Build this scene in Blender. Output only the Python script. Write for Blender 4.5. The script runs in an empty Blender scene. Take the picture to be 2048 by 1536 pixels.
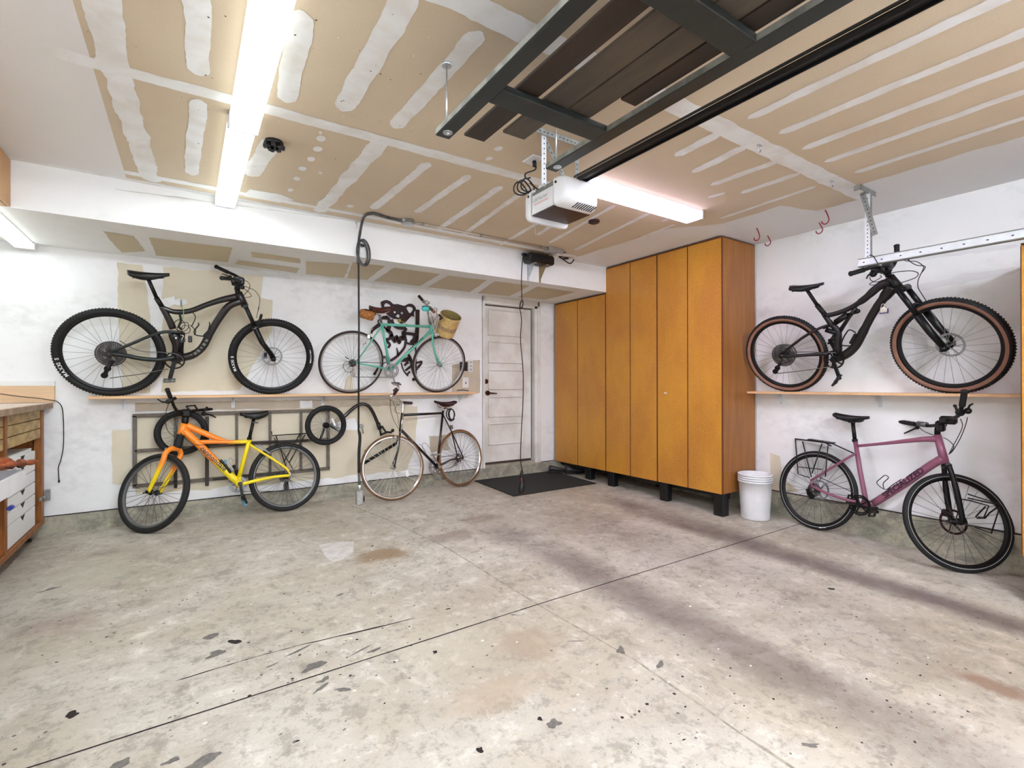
import bpy, math, random
from mathutils import Vector, Matrix, noise
from mathutils.geometry import tessellate_polygon
random.seed(7)
V = Vector
PI = math.pi
scene = bpy.context.scene
COL = scene.collection

# ------------------------------------------------------------------ camera (measured from the photograph, metres)
FPX, YAW, PITCH, ROLL, EYE = 978.428, .5875, .0015, -.0019, V((0, 0, 1.2))
FW = V((math.sin(YAW)*math.cos(PITCH), math.cos(YAW)*math.cos(PITCH), math.sin(PITCH)))
R0 = V((math.cos(YAW), -math.sin(YAW), 0)); U0 = R0.cross(FW)
RT = R0*math.cos(ROLL) + U0*math.sin(ROLL)
UP = -R0*math.sin(ROLL) + U0*math.cos(ROLL)
cam_d = bpy.data.cameras.new('camera'); cam = bpy.data.objects.new('camera', cam_d); COL.objects.link(cam)
cam_d.sensor_fit = 'HORIZONTAL'; cam_d.sensor_width = 36; cam_d.lens = 36*FPX/2048; cam_d.clip_start = .05
cam.matrix_world = Matrix(((RT.x, UP.x, -FW.x, EYE.x), (RT.y, UP.y, -FW.y, EYE.y), (RT.z, UP.z, -FW.z, EYE.z), (0, 0, 0, 1)))
scene.camera = cam

def ray(u, v): return FW + RT*((u-1024)/FPX) - UP*((v-768)/FPX)
def at(u, v, ax, val):            # the point of a room plane (x, y or z = val) measured at photo position u, v
    d = ray(u, v); i = 'xyz'.index(ax)
    return EYE + d*((val-EYE[i])/d[i])
def atp(u, v, p0, n):             # the same on any plane
    d = ray(u, v); return EYE + d*((p0-EYE).dot(n)/d.dot(n))

# ------------------------------------------------------------------ room measures
D, W, XL, YF = 5.32, 4.822, -1.55, -1.15      # back wall, right wall, left wall, door wall
HC, YS, ZS = 2.619, 4.29, 2.317               # ceiling, soffit face, soffit underside
ZC = .151                                     # top of the kerb
def fz(y): return .0293*(y-5.0)               # the floor falls gently towards the garage door

# ------------------------------------------------------------------ materials
def lin(c):
    def f(x):
        x /= 255.; return x/12.92 if x <= .04045 else ((x+.055)/1.055)**2.4
    return (f(c[0]), f(c[1]), f(c[2]), 1)
class NT:
    def __init__(s, name):
        s.m = bpy.data.materials.new(name); s.m.use_nodes = True; s.t = s.m.node_tree
        s.b = s.t.nodes['Principled BSDF']
    def n(s, typ, **k):
        nd = s.t.nodes.new(typ)
        for a, v in k.items():
            if a.startswith('i_'): nd.inputs[a[2:].replace('_', ' ')].default_value = v
            else: setattr(nd, a, v)
        return nd
    def l(s, a, b): s.t.links.new(a, b)
    def math(s, op, a, b=None, clamp=False):
        nd = s.n('ShaderNodeMath', operation=op); nd.use_clamp = clamp
        for i, x in enumerate((a, b)):
            if x is None: continue
            if isinstance(x, (int, float)): nd.inputs[i].default_value = x
            else: s.l(x, nd.inputs[i])
        return nd.outputs[0]
    def mix(s, fac, a, b, mode='MIX'):
        nd = s.n('ShaderNodeMix', data_type='RGBA', blend_type=mode)
        for sock, x in ((nd.inputs[0], fac), (nd.inputs[6], a), (nd.inputs[7], b)):
            if isinstance(x, (int, float)): sock.default_value = x
            elif isinstance(x, tuple): sock.default_value = x
            else: s.l(x, sock)
        return nd.outputs[2]
    def ramp(s, x, lo, hi, a=0., b=1.):
        nd = s.n('ShaderNodeMapRange'); nd.clamp = True; nd.interpolation_type = 'SMOOTHSTEP'
        for k, v in (('From Min', lo), ('From Max', hi), ('To Min', a), ('To Max', b)): nd.inputs[k].default_value = v
        s.l(x, nd.inputs['Value']); return nd.outputs[0]
    def noise(s, vec, scale, detail=4, rough=.55, dist=0.):
        nd = s.n('ShaderNodeTexNoise'); nd.inputs['Scale'].default_value = scale; nd.inputs['Detail'].default_value = detail
        nd.inputs['Roughness'].default_value = rough; nd.inputs['Distortion'].default_value = dist
        s.l(vec, nd.inputs['Vector']); return nd.outputs[0]
    def bump(s, h, strength=.3, dist=.01):
        nd = s.n('ShaderNodeBump'); nd.inputs['Strength'].default_value = strength; nd.inputs['Distance'].default_value = dist
        s.l(h, nd.inputs['Height']); s.l(nd.outputs[0], s.b.inputs['Normal'])
    def scale(s, vec, v):
        nd = s.n('ShaderNodeVectorMath', operation='MULTIPLY'); nd.inputs[1].default_value = v; s.l(vec, nd.inputs[0]); return nd.outputs[0]
def mat(name, c, rough=.5, metal=0., var=.0, vs=8., stretch=(1, 1, 1), c2=None, bump=0., bs=40., spec=.5, coat=0.):
    t = NT(name); b = t.b
    b.inputs['Roughness'].default_value = rough; b.inputs['Metallic'].default_value = metal
    b.inputs['Specular IOR Level'].default_value = spec; b.inputs['Coat Weight'].default_value = coat
    col = lin(c)
    if var or c2 or bump:
        tc = t.n('ShaderNodeNewGeometry').outputs['Position']
        if stretch != (1, 1, 1): tc = t.scale(tc, stretch)
        f = t.noise(tc, vs)
        if c2: t.l(t.mix(t.ramp(f, .35, .65), col, lin(c2)), b.inputs['Base Color'])
        else:
            lo = tuple(x*(1-var) for x in col[:3])+(1,); hi = tuple(min(1, x*(1+var)) for x in col[:3])+(1,)
            t.l(t.mix(t.ramp(f, .3, .7), lo, hi), b.inputs['Base Color'])
        if bump: t.bump(t.noise(tc, bs, 3), bump, .003)
    else: b.inputs['Base Color'].default_value = col
    return t.m
def emit(name, c, s):
    t = NT(name); t.b.inputs['Base Color'].default_value = lin((250, 250, 250))
    t.b.inputs['Emission Color'].default_value = lin(c); t.b.inputs['Emission Strength'].default_value = s
    return t.m

M = {}
def wallmat(name, base, dirty, dcol=(190, 188, 180), stud=None):
    t = NT(name); pos = t.n('ShaderNodeNewGeometry').outputs['Position']
    st = t.scale(pos, (1, 1, 1.4))
    n1 = t.noise(st, 1.6, 5, .6); n2 = t.noise(st, 9, 4, .65)
    f = t.math('MULTIPLY', t.ramp(n1, .42, .66), t.ramp(n2, .35, .7))
    c = t.mix(t.math('MULTIPLY', f, dirty), lin(base), lin(dcol))
    t.l(c, t.b.inputs['Base Color']); t.b.inputs['Roughness'].default_value = .75
    t.bump(t.noise(pos, 60, 3), .12, .002)
    return t.m
M['wall'] = wallmat('painted drywall', (246, 246, 245), .42, (206, 206, 206))
M['wallpaper'] = wallmat('bare drywall paper', (224, 214, 190), .45, (208, 197, 170))
M['mudwall'] = wallmat('wall joint compound', (226, 224, 218), .5)
M['soffit'] = wallmat('soffit paint', (238, 238, 236), .25, (216, 216, 210))
def ceilmat(name, a, b, c3):
    t = NT(name); pos = t.n('ShaderNodeNewGeometry').outputs['Position']
    n1 = t.noise(pos, .9, 4); n2 = t.noise(pos, 220, 2)
    c = t.mix(t.ramp(n1, .35, .68), lin(a), lin(b)); c = t.mix(t.ramp(n2, .35, .75, 0, .3), c, lin(c3))
    t.l(c, t.b.inputs['Base Color']); t.b.inputs['Roughness'].default_value = .8
    return t.m
M['ceiling'] = ceilmat('bare ceiling drywall', (212, 194, 168), (219, 203, 179), (190, 170, 142))
M['ceilpaint'] = ceilmat('primed ceiling', (234, 232, 231), (238, 237, 236), (222, 219, 217))
t = NT('joint compound'); pos = t.n('ShaderNodeNewGeometry').outputs['Position']
t.l(t.mix(t.ramp(t.noise(pos, 5, 5, .6, .5), .35, .7), lin((242, 243, 244)), lin((230, 227, 222))), t.b.inputs['Base Color'])
t.b.inputs['Roughness'].default_value = .8; t.bump(t.noise(pos, 30, 3), .2, .002); M['mud'] = t.m

def concrete():
    t = NT('garage floor concrete'); pos = t.n('ShaderNodeNewGeometry').outputs['Position']
    sep = t.n('ShaderNodeSeparateXYZ'); t.l(pos, sep.inputs[0]); X, Y = sep.outputs[0], sep.outputs[1]
    big = t.noise(pos, .7, 5, .6); mid = t.noise(t.scale(pos, (1.0, 1.25, 1)), 3.0, 8, .72, .3); fine = t.noise(pos, 21, 8, .72, .1); grit = t.noise(pos, 90, 4, .7)
    c = t.mix(t.ramp(big, .38, .62), lin((181, 172, 154)), lin((197, 191, 178)))
    bl = t.noise(pos, 1.15, 6, .62, .4); c = t.mix(t.ramp(bl, .50, .68, 0, .38), c, lin((150, 140, 122)))
    c = t.mix(t.ramp(mid, .50, .66, 0, .5), c, lin((164, 154, 140)))
    c = t.mix(t.ramp(fine, .52, .64, 0, .62), c, lin((146, 138, 126)))
    c = t.mix(t.ramp(grit, .56, .72, 0, .4), c, lin((120, 112, 102)))
    mott = t.noise(pos, 7.5, 10, .76, .15); c = t.mix(t.ramp(mott, .53, .62, 0, .6), c, lin((138, 130, 118)))
    c = t.mix(t.ramp(mott, .36, .46, .35, 0), c, lin((236, 231, 222)))
    c = t.mix(t.ramp(mid, .28, .44, .5, 0), c, lin((233, 226, 212)))
    # trowel swirls
    sw = t.noise(t.scale(pos, (1.6, 5.5, 1)), 1.5, 9, .74, .5)
    c = t.mix(t.ramp(sw, .53, .66, 0, .40), c, lin((160, 146, 128)))
    sw2 = t.noise(t.scale(pos, (4.5, 1.8, 1)), 1.8, 9, .74, .6)
    c = t.mix(t.ramp(sw2, .56, .64, 0, .25), c, lin((236, 230, 218)))
    # soft bands of tyre dust where cars are parked, and one painted shade over the right floor (they run front to back)
    wob = t.math('MULTIPLY', t.math('SUBTRACT', t.noise(pos, 1.3, 4, .6), .5), .30)
    patch = t.ramp(t.noise(t.scale(pos, (1, .8, 1)), 1.0, 4, .6), .32, .56, .55, 1)
    for x0, hw, y0, y1, strength, soft in BANDS:
        dx = t.math('ABSOLUTE', t.math('SUBTRACT', t.math('ADD', X, wob), x0))
        f = t.ramp(dx, hw*.25, hw+soft, 1, 0)
        f = t.math('MULTIPLY', f, t.ramp(Y, y1-.5, y1+.3, 1, 0))
        f = t.math('MULTIPLY', f, t.ramp(Y, y0-.2, y0+.6, 0, 1))
        f = t.math('MULTIPLY', t.math('MULTIPLY', f, patch), strength)
        c = t.mix(f, c, lin((88, 72, 72)))
    # stained patches
    for bx, by, rx, ry, col, s in BLOBS:
        ex = t.math('DIVIDE', t.math('SUBTRACT', X, bx), rx); ey = t.math('DIVIDE', t.math('SUBTRACT', Y, by), ry)
        d = t.math('SQRT', t.math('ADD', t.math('MULTIPLY', ex, ex), t.math('MULTIPLY', ey, ey)))
        d = t.math('ADD', d, t.math('MULTIPLY', t.math('SUBTRACT', t.noise(pos, 5, 5, .65), .5), 1.6))
        c = t.mix(t.ramp(d, .45, 1.05, s, 0), c, lin(col))
    # pits
    vor = t.n('ShaderNodeTexVoronoi'); vor.inputs['Scale'].default_value = 13; t.l(pos, vor.inputs['Vector'])
    sel = t.ramp(t.noise(pos, 1.1, 3), .44, .56)
    pit = t.math('MULTIPLY', t.ramp(vor.outputs['Distance'], .055, .11, 1, 0), sel)
    c = t.mix(t.math('MULTIPLY', pit, .85), c, lin((70, 62, 54)))
    t.l(c, t.b.inputs['Base Color'])
    t.l(t.ramp(mid, .3, .7, .5, .72), t.b.inputs['Roughness'])
    h = t.math('ADD', t.math('MULTIPLY', fine, .5), t.math('MULTIPLY', grit, .3))
    t.bump(h, .35, .004)
    return t.m
def floor_at(u, v):
    # intersect with the sloping floor
    n = V((0, -.0293, 1)); return atp(u, v, V((0, 5, 0)), n)
BANDS = []; BLOBS = []
# ------------------------------------------------------------------ mesh collector
class MB:
    def __init__(s): s.v = []; s.f = []; s.mi = []; s.sm = []
    def add(s, vs, fs, m=0, sm=False):
        o = len(s.v); s.v += [V(p) for p in vs]
        for f in fs: s.f.append(tuple(i+o for i in f)); s.mi.append(m); s.sm.append(sm)
        return s
    def box(s, c, size, rot=None, m=0, bev=0.):
        x, y, z = (q/2 for q in size); c = V(c)
        if bev <= 0:
            P = [V((a*x, b*y, d*z)) for d in (-1, 1) for b in (-1, 1) for a in (-1, 1)]
            F = [(0, 2, 3, 1), (4, 5, 7, 6), (0, 1, 5, 4), (2, 6, 7, 3), (0, 4, 6, 2), (1, 3, 7, 5)]
        else:
            b = min(bev, x*.9, y*.9, z*.9); P = []; idx = {}
            for ax in range(3):
                for sg in (-1, 1):
                    for q in ((-1, -1), (1, -1), (1, 1), (-1, 1)):
                        p = [0, 0, 0]; h = (x, y, z); p[ax] = sg*h[ax]
                        o = [i for i in range(3) if i != ax]
                        p[o[0]] = q[0]*(h[o[0]]-b); p[o[1]] = q[1]*(h[o[1]]-b)
                        idx[(ax, sg)+q] = len(P); P.append(V(p))
            F = []
            for ax in range(3):
                for sg in (-1, 1):
                    f = [idx[(ax, sg)+q] for q in ((-1, -1), (1, -1), (1, 1), (-1, 1))]
                    if (sg < 0) != (ax == 1): f = f[::-1]
                    F.append(tuple(f))
            def key(ax, signs):   # vertex on face ax at the corner given by signs
                o = [i for i in range(3) if i != ax]
                return idx[(ax, signs[ax], signs[o[0]], signs[o[1]])]
            for a in range(3):      # edges along axis a
                o = [i for i in range(3) if i != a]
                for s1 in (-1, 1):
                    for s2 in (-1, 1):
                        q = []
                        for (fx, sa) in ((o[0], -1), (o[0], 1), (o[1], 1), (o[1], -1)):
                            sg = [0, 0, 0]; sg[a] = sa; sg[o[0]] = s1; sg[o[1]] = s2; q.append(key(fx, sg))
                        F.append(tuple(q))
            for s0 in (-1, 1):
                for s1 in (-1, 1):
                    for s2 in (-1, 1): F.append(tuple(key(a, (s0, s1, s2)) for a in range(3)))
        if rot: P = [rot @ p for p in P]
        return s.add([p+c for p in P], F, m)
    def bb(s, a, b, m=0, bev=0.):
        a, b = V(a), V(b); return s.box((a+b)/2, [abs(q) for q in (b-a)], None, m, bev)
    def beam(s, a, b, w, h, up=(0, 0, 1), m=0, bev=0.):   # box from a to b, w across, h along up
        a, b = V(a), V(b); d = (b-a); L = d.length; d.normalize(); u = V(up); u = (u-d*u.dot(d)).normalized(); sd = d.cross(u)
        return s.box((a+b)/2, (L, w, h), Matrix((d, sd, u)).transposed(), m, bev)
    def ring_tube(s, rings, closed=False, caps=True, m=0, sm=True):
        o = len(s.v); n = len(rings[0]); k = len(rings)
        for r in rings: s.v += r
        for i in range(k if closed else k-1):
            j = (i+1) % k
            for q in range(n):
                s.f.append((o+i*n+q, o+i*n+(q+1) % n, o+j*n+(q+1) % n, o+j*n+q)); s.mi.append(m); s.sm.append(sm)
        if caps and not closed:
            s.f.append(tuple(o+q for q in range(n))[::-1]); s.mi.append(m); s.sm.append(False)
            s.f.append(tuple(o+(k-1)*n+q for q in range(n))); s.mi.append(m); s.sm.append(False)
        return s
    def tube(s, pts, r, seg=10, closed=False, caps=True, m=0, flat=None):
        pts = [V(p) for p in pts]; k = len(pts)
        rs = list(r) if isinstance(r, (list, tuple)) else [r]*k
        T = []
        for i in range(k):
            a = pts[(i-1) % k] if (closed or i > 0) else pts[i]; b = pts[(i+1) % k] if (closed or i < k-1) else pts[i]
            t = b-a; T.append(t.normalized() if t.length > 1e-9 else V((0, 0, 1)))
        if flat is not None: nrm = V(flat)
        else: nrm = V((0, 0, 1)) if abs(T[0].z) < .9 else V((1, 0, 0))
        rings = []
        for i in range(k):
            nrm = (nrm-T[i]*nrm.dot(T[i])).normalized(); bi = T[i].cross(nrm)
            rings.append([pts[i]+(nrm*math.cos(2*PI*q/seg)+bi*math.sin(2*PI*q/seg))*rs[i] for q in range(seg)])
        return s.ring_tube(rings, closed, caps, m)
    def cyl(s, a, b, r, seg=16, m=0, r2=None): return s.tube([a, b], [r, r if r2 is None else r2], seg, m=m)
    def lathe(s, c, ax, prof, seg=32, m=0, mf=None, sm=True, e=None):   # prof: (radius, height along ax)
        c = V(c); ax = V(ax).normalized()
        e1 = V(e) if e is not None else (V((0, 0, 1)) if abs(ax.z) < .9 else V((1, 0, 0)))
        e1 = (e1-ax*e1.dot(ax)).normalized(); e2 = ax.cross(e1)
        o = len(s.v); k = len(prof)
        for q in range(seg):
            a = 2*PI*q/seg; d = e1*math.cos(a)+e2*math.sin(a)
            for (r, h) in prof: s.v.append(c+d*r+ax*h)
        for q in range(seg):
            p = (q+1) % seg
            for i in range(k-1):
                s.f.append((o+q*k+i, o+p*k+i, o+p*k+i+1, o+q*k+i+1)); s.mi.append(mf(i) if mf else m); s.sm.append(sm)
        return s
    def sphere(s, c, r, seg=12, m=0, sc=(1, 1, 1)):
        c = V(c); n = seg//2
        prof = [(max(1e-5, math.sin(PI*i/n))*r, -math.cos(PI*i/n)*r) for i in range(n+1)]
        o = len(s.v); s.lathe((0, 0, 0), (0, 0, 1), prof, seg, m)
        for i in range(o, len(s.v)): p = s.v[i]; s.v[i] = c+V((p.x*sc[0], p.y*sc[1], p.z*sc[2]))
        return s
    def poly(s, pts, m=0, thick=None, n=None):     # flat polygon (any outline), optionally pushed out by thick along n
        pts = [V(p) for p in pts]; tris = tessellate_polygon([pts]); k = len(pts)
        if thick is None: return s.add(pts, [tuple(t) for t in tris], m)
        n = V(n)*thick; vs = pts+[p+n for p in pts]
        fs = [tuple(t)[::-1] for t in tris]+[tuple(i+k for i in t) for t in tris]+[(i, (i+1) % k, (i+1) % k+k, i+k) for i in range(k)]
        return s.add(vs, fs, m)
    def build(s, name, mats, parent=None, recalc=True, **props):
        me = bpy.data.meshes.new(name); org = V((0, 0, 0))
        p = parent
        while p is not None: org = org+p.location; p = p.parent
        me.from_pydata([tuple(q-org) for q in s.v], [], s.f)
        for m_ in (mats if isinstance(mats, (list, tuple)) else [mats]): me.materials.append(M[m_] if isinstance(m_, str) else m_)
        me.polygons.foreach_set('material_index', s.mi); me.polygons.foreach_set('use_smooth', s.sm)
        me.update()
        if recalc:
            import bmesh
            bm = bmesh.new(); bm.from_mesh(me); bmesh.ops.recalc_face_normals(bm, faces=bm.faces[:]); bm.to_mesh(me); bm.free()
        o = bpy.data.objects.new(name, me); COL.objects.link(o); o.parent = parent
        for a, b in props.items(): o[a] = b
        return o
def thing(name, label, cat, loc, group=None):
    o = bpy.data.objects.new(name, None); COL.objects.link(o); o.location = loc; o.empty_display_size = .1
    o['label'] = label; o['category'] = cat
    if group: o['group'] = group
    return o
def solo(mb, name, mats, label, cat, origin, group=None):      # a thing that is one mesh, its origin at its base
    o = mb.build(name, mats); origin = V(origin)
    for v_ in o.data.vertices: v_.co -= origin
    o.location = origin; o['label'] = label; o['category'] = cat
    if group: o['group'] = group
    return o
def setting(mb, name, mats, parent=None, **k):
    o = mb.build(name, mats, parent, **k)
    if parent is None: o['kind'] = 'structure'
    return o
def text(name, s, p, xdir, ydir, size, mat_, parent, depth=.0006, width=None, shear=0., bold=.0):
    cu = bpy.data.curves.new(name, 'FONT'); cu.body = s; cu.size = size; cu.extrude = depth; cu.offset = bold; cu.shear = shear
    cu.resolution_u = 3
    ob = bpy.data.objects.new(name+'_tmp', cu); COL.objects.link(ob); bpy.context.view_layer.update()
    me = bpy.data.meshes.new_from_object(ob.evaluated_get(bpy.context.evaluated_depsgraph_get()))
    bpy.data.objects.remove(ob); bpy.data.curves.remove(cu)
    xs = [v_.co.x for v_ in me.vertices]; w0 = max(xs)-min(xs); sx = (width/w0) if width else 1.; mn = min(xs)
    xd, yd = V(xdir).normalized(), V(ydir); yd = (yd-xd*yd.dot(xd)).normalized(); zd = xd.cross(yd)
    org = V((0, 0, 0)); q = parent
    while q is not None: org = org+q.location; q = q.parent
    for v_ in me.vertices:
        c = v_.co.copy(); v_.co = V(p)+xd*(c.x-mn)*sx+yd*c.y+zd*c.z-org
    me.materials.append(M[mat_]); o = bpy.data.objects.new(name, me); COL.objects.link(o); o.parent = parent
    return o
def smooth_pts(pts, n=6, closed=False):       # Catmull-Rom through the points
    pts = [V(p) for p in pts]; k = len(pts); out = []
    for i in range(k if closed else k-1):
        if closed: a, b, c, d = pts[i-1], pts[i], pts[(i+1) % k], pts[(i+2) % k]
        else: a, b, c, d = pts[max(i-1, 0)], pts[i], pts[i+1], pts[min(i+2, k-1)]
        for j in range(n):
            t_ = j/n; out.append(.5*((2*b)+(c-a)*t_+(2*a-5*b+4*c-d)*t_*t_+(3*b-a-3*c+d)*t_**3))
    if not closed: out.append(pts[-1])
    return out
def wavy_band(mb, pts, hw, n, off, m, amp=.012, step=.03, rnd=True):
    """an irregular trowelled stripe along pts, half width hw, lifted by off along n"""
    pts = [V(p) for p in pts]; L = []
    for a, b in zip(pts, pts[1:]):
        k = max(1, int((b-a).length/step)); L += [a.lerp(b, i/k) for i in range(k)]
    L.append(pts[-1]); n = V(n); sd = random.random()*50; k = len(L); tot = 0; left = []; right = []
    Ltot = sum((L[i+1]-L[i]).length for i in range(k-1))
    for i in range(k):
        d = (L[min(i+1, k-1)]-L[max(i-1, 0)]).normalized(); s_ = d.cross(n).normalized()
        if i: tot += (L[i]-L[i-1]).length
        w = hw
        if rnd:
            e = min(tot, Ltot-tot); q = min(1, (e+.001)/(hw*1.4)); w = hw*math.sqrt(max(.02, 1-(1-q)**2))
        a1 = noise.noise(V((tot*7, sd, 0)))*amp+noise.noise(V((tot*30, sd, 3)))*amp*.5
        a2 = noise.noise(V((tot*7, sd+9, 0)))*amp+noise.noise(V((tot*30, sd+9, 3)))*amp*.5
        left.append(L[i]+s_*(w+a1)+n*off); right.append(L[i]-s_*(w+a2)+n*off)
    o = len(mb.v); mb.v += left+right
    for i in range(k-1): mb.f.append((o+i, o+i+1, o+k+i+1, o+k+i)); mb.mi.append(m); mb.sm.append(False)
def wavy_poly(mb, pts, n, off, m, amp=.01, step=.03):
    pts = [V(p) for p in pts]; n = V(n); out = []; sd = random.random()*50; t_ = 0
    for i in range(len(pts)):
        a, b = pts[i], pts[(i+1) % len(pts)]; k = max(1, int((b-a).length/step)); d = (b-a).normalized(); s_ = d.cross(n)
        for j in range(k):
            t_ += step; out.append(a.lerp(b, j/k)+s_*(noise.noise(V((t_*6, sd, 0)))*amp+noise.noise(V((t_*25, sd, 5)))*amp*.5)+n*off)
    mb.poly(out, m)
def ellipse(c, a, b, ex, ey, k=20): return [V(c)+V(ex)*a*math.cos(2*PI*i/k)+V(ey)*b*math.sin(2*PI*i/k) for i in range(k)]

# ------------------------------------------------------------------ more materials
M['steel'] = mat('galvanised steel', (196, 200, 202), .35, .85, .12, 30)
M['steel_dull'] = mat('dull zinc', (150, 152, 148), .5, .7, .15, 30)
M['zinc_white'] = mat('bright zinc plate', (226, 230, 234), .4, .35, .05, 20)
M['hole'] = mat('dark hole', (30, 30, 30), .8)
M['black'] = mat('black plastic', (12, 12, 13), .42)
M['black_gloss'] = mat('gloss black paint', (9, 9, 10), .25, coat=.4)
M['rubber'] = mat('black rubber', (17, 17, 18), .7, var=.2, vs=60)
M['rubber_dusty'] = mat('dusty rubber', (27, 26, 25), .75, var=.25, vs=30)
M['cord'] = mat('black cord', (22, 20, 19), .6)
M['cordgrey'] = mat('grey rubber cord', (88, 88, 86), .5, c2=(46, 45, 44), vs=14)
M['pine'] = mat('pine board', (222, 180, 130), .55, var=.12, vs=6, stretch=(1, 14, 30))
M['pine_x'] = mat('pine shelf board', (226, 184, 138), .55, var=.12, vs=5, stretch=(1, 30, 30))
M['ply'] = mat('peach plywood', (224, 190, 152), .6, var=.07, vs=5, stretch=(1, 1, 10))
M['white'] = mat('white enamel', (236, 236, 234), .4)
M['white_dirty'] = mat('grubby white paint', (240, 238, 233), .4, c2=(222, 217, 208), vs=3.5)
M['panel_line'] = mat('moulding shade line', (176, 168, 158), .6)
M['plastic_white'] = mat('white plastic', (240, 239, 241), .35, c2=(230, 230, 232), vs=6)
M['reveal'] = mat('door shadow gap', (70, 52, 44), .8)

def amber():
    t = NT('amber stained birch'); pos = t.n('ShaderNodeNewGeometry').outputs['Position']
    g = t.noise(t.scale(pos, (14, 14, 1.1)), 3, 6, .65, .4); b = t.noise(t.scale(pos, (1, 1, .6)), 2.2, 5, .6); f = t.noise(pos, 75, 5, .75)
    c = t.mix(t.ramp(b, .36, .66), lin((204, 142, 46)), lin((188, 124, 46)))
    c = t.mix(t.ramp(g, .45, .75, 0, .16), c, lin((176, 112, 22))); c = t.mix(t.ramp(f, .5, .68, 0, .5), c, lin((226, 170, 84))); c = t.mix(t.ramp(f, .32, .46, .4, 0), c, lin((160, 98, 20)))
    t.l(c, t.b.inputs['Base Color']); t.b.inputs['Roughness'].default_value = .38; t.b.inputs['Coat Weight'].default_value = .15
    return t.m
M['amber'] = amber()
M['amber_side'] = mat('brown stained side panel', (160, 104, 44), .45, c2=(146, 92, 42), vs=2, stretch=(8, 8, 1))
M['amber_edge'] = mat('dark edge and seam shade', (112, 58, 20), .5)

# ================================================================== ROOM
BANDS += [(2.28, .12, -1.2, 3.75, .66, .22), (3.78, .09, -1.2, 3.85, .80, .18), (3.05, .30, -1.2, 3.7, .30, .45), (-.85, .12, 2.6, 5.3, .0, .1)]  # the broad faint band paints the over-bright right floor darker
BLOBS += [(.97, 3.78, .10, .20, (226, 224, 222), .9), (1.2, 3.52, .2, .16, (140, 112, 80), .75), (1.42, 1.97, .22, .2, (164, 146, 126), .75),
          (1.1, 1.75, .35, .12, (170, 152, 130), .6), (2.95, .63, .09, .16, (132, 104, 84), .8), (1.8, 3.6, .28, .16, (118, 98, 88), .5),
          (.6, 1.2, .4, .25, (196, 186, 168), .6), (-.55, 3.45, .2, .2, (150, 128, 116), .4), (1.1, 2.2, .25, .3, (188, 180, 160), .5),
          (-.5, 4.2, .3, .4, (190, 186, 166), .5), (2.25, 3.9, .3, .14, (130, 108, 96), .5)]
# floor: a slab that falls towards the garage door, its crisp stains and cracks laid into the same mesh
m = MB(); n = 24
x0, x1 = XL-.12, W+.12; y0, y1 = YF-.12, D+.12
vs = [V((x0, y0, fz(y0))), V((x1, y0, fz(y0))), V((x1, y1, fz(y1))), V((x0, y1, fz(y1)))]
m.add(vs+[v_-V((0, 0, .12)) for v_ in vs], [(0, 1, 2, 3), (7, 6, 5, 4), (0, 4, 5, 1), (1, 5, 6, 2), (2, 6, 7, 3), (3, 7, 4, 0)])
FN = V((0, -.0293, 1)).normalized()
def F(x, y, up_=0.): return V((x, y, fz(y)+up_))
wavy_band(m, [F(-.60, 2.263), F(1.7, 2.29), F(4.76, 2.27)], .0042, FN, .0008, 1, .0012, .05, False)
joint = [F(1.36, 4.98), F(1.52, 4.3), F(1.66, 3.4), F(1.70, 2.3), F(1.76, 1.6), F(1.74, 1.1), F(1.72, -1)]
wavy_band(m, joint, .006, FN, .0006, 2, .004, .04, False)
crack = [F(-.04, 2.555), F(.2, 2.57), F(.46, 2.57), F(.75, 2.54), F(1.04, 2.52)]
wavy_band(m, crack, .004, FN, .0007, 1, .006, .03)
for (u, v_, a, b, th) in [(430, 1305, .035, .018, .3), (470, 1283, .02, .03, .8), (628, 1332, .05, .028, .2), (648, 1360, .03, .015, .1), (432, 1310, .05, .015, .2),
                         (424, 1272, .03, .02, .4), (1107, 1449, .030, .022, -.1), (400, 1528, .07, .03, .2), (240, 1527, .03, .02, .3), (345, 1522, .025, .012, .1),
                         (148, 1428, .02, .022, .2), (680, 1190, .03, .008, .2), (1240, 1300, .028, .02, .5), (1320, 1330, .03, .012, .4), (600, 1300, .05, .007, .35),
                         (545, 1330, .04, .005, .3), (745, 1092, .012, .01, .2), (896, 1218, .018, .007, 0), (690, 1380, .03, .012, -.5), (960, 1500, .01, .012, 0),
                         (1663, 1178, .02, .016, .3), (95, 1180, .05, .015, .5), (750, 1300, .03, .01, .3), (870, 1305, .016, .01, .9), (640, 1377, .03, .012, .6),
                         (1030, 1230, .03, .006, -.7), (720, 1302, .06, .006, .33), (1150, 1282, .05, .004, -.5), (1620, 1490, .03, .01, -.6), (1080, 1438, .01, .012, .1)]:
    c = floor_at(u, v_); ex = V((math.cos(th), math.sin(th), math.sin(th)*.0293)); ey = FN.cross(ex)
    sd_ = random.random()*90; wavy_poly(m, [c+(ex*a*math.cos(q)+ey*b*math.sin(q))*(1+.9*noise.noise(V((math.cos(q)*1.1, math.sin(q)*1.1, sd_)))) for q in [i*PI/9 for i in range(18)]], FN, .0005+random.random()*.0003, 3 if a > .02 else 1, .25*b, .006)
rr = random.Random(3)
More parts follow.
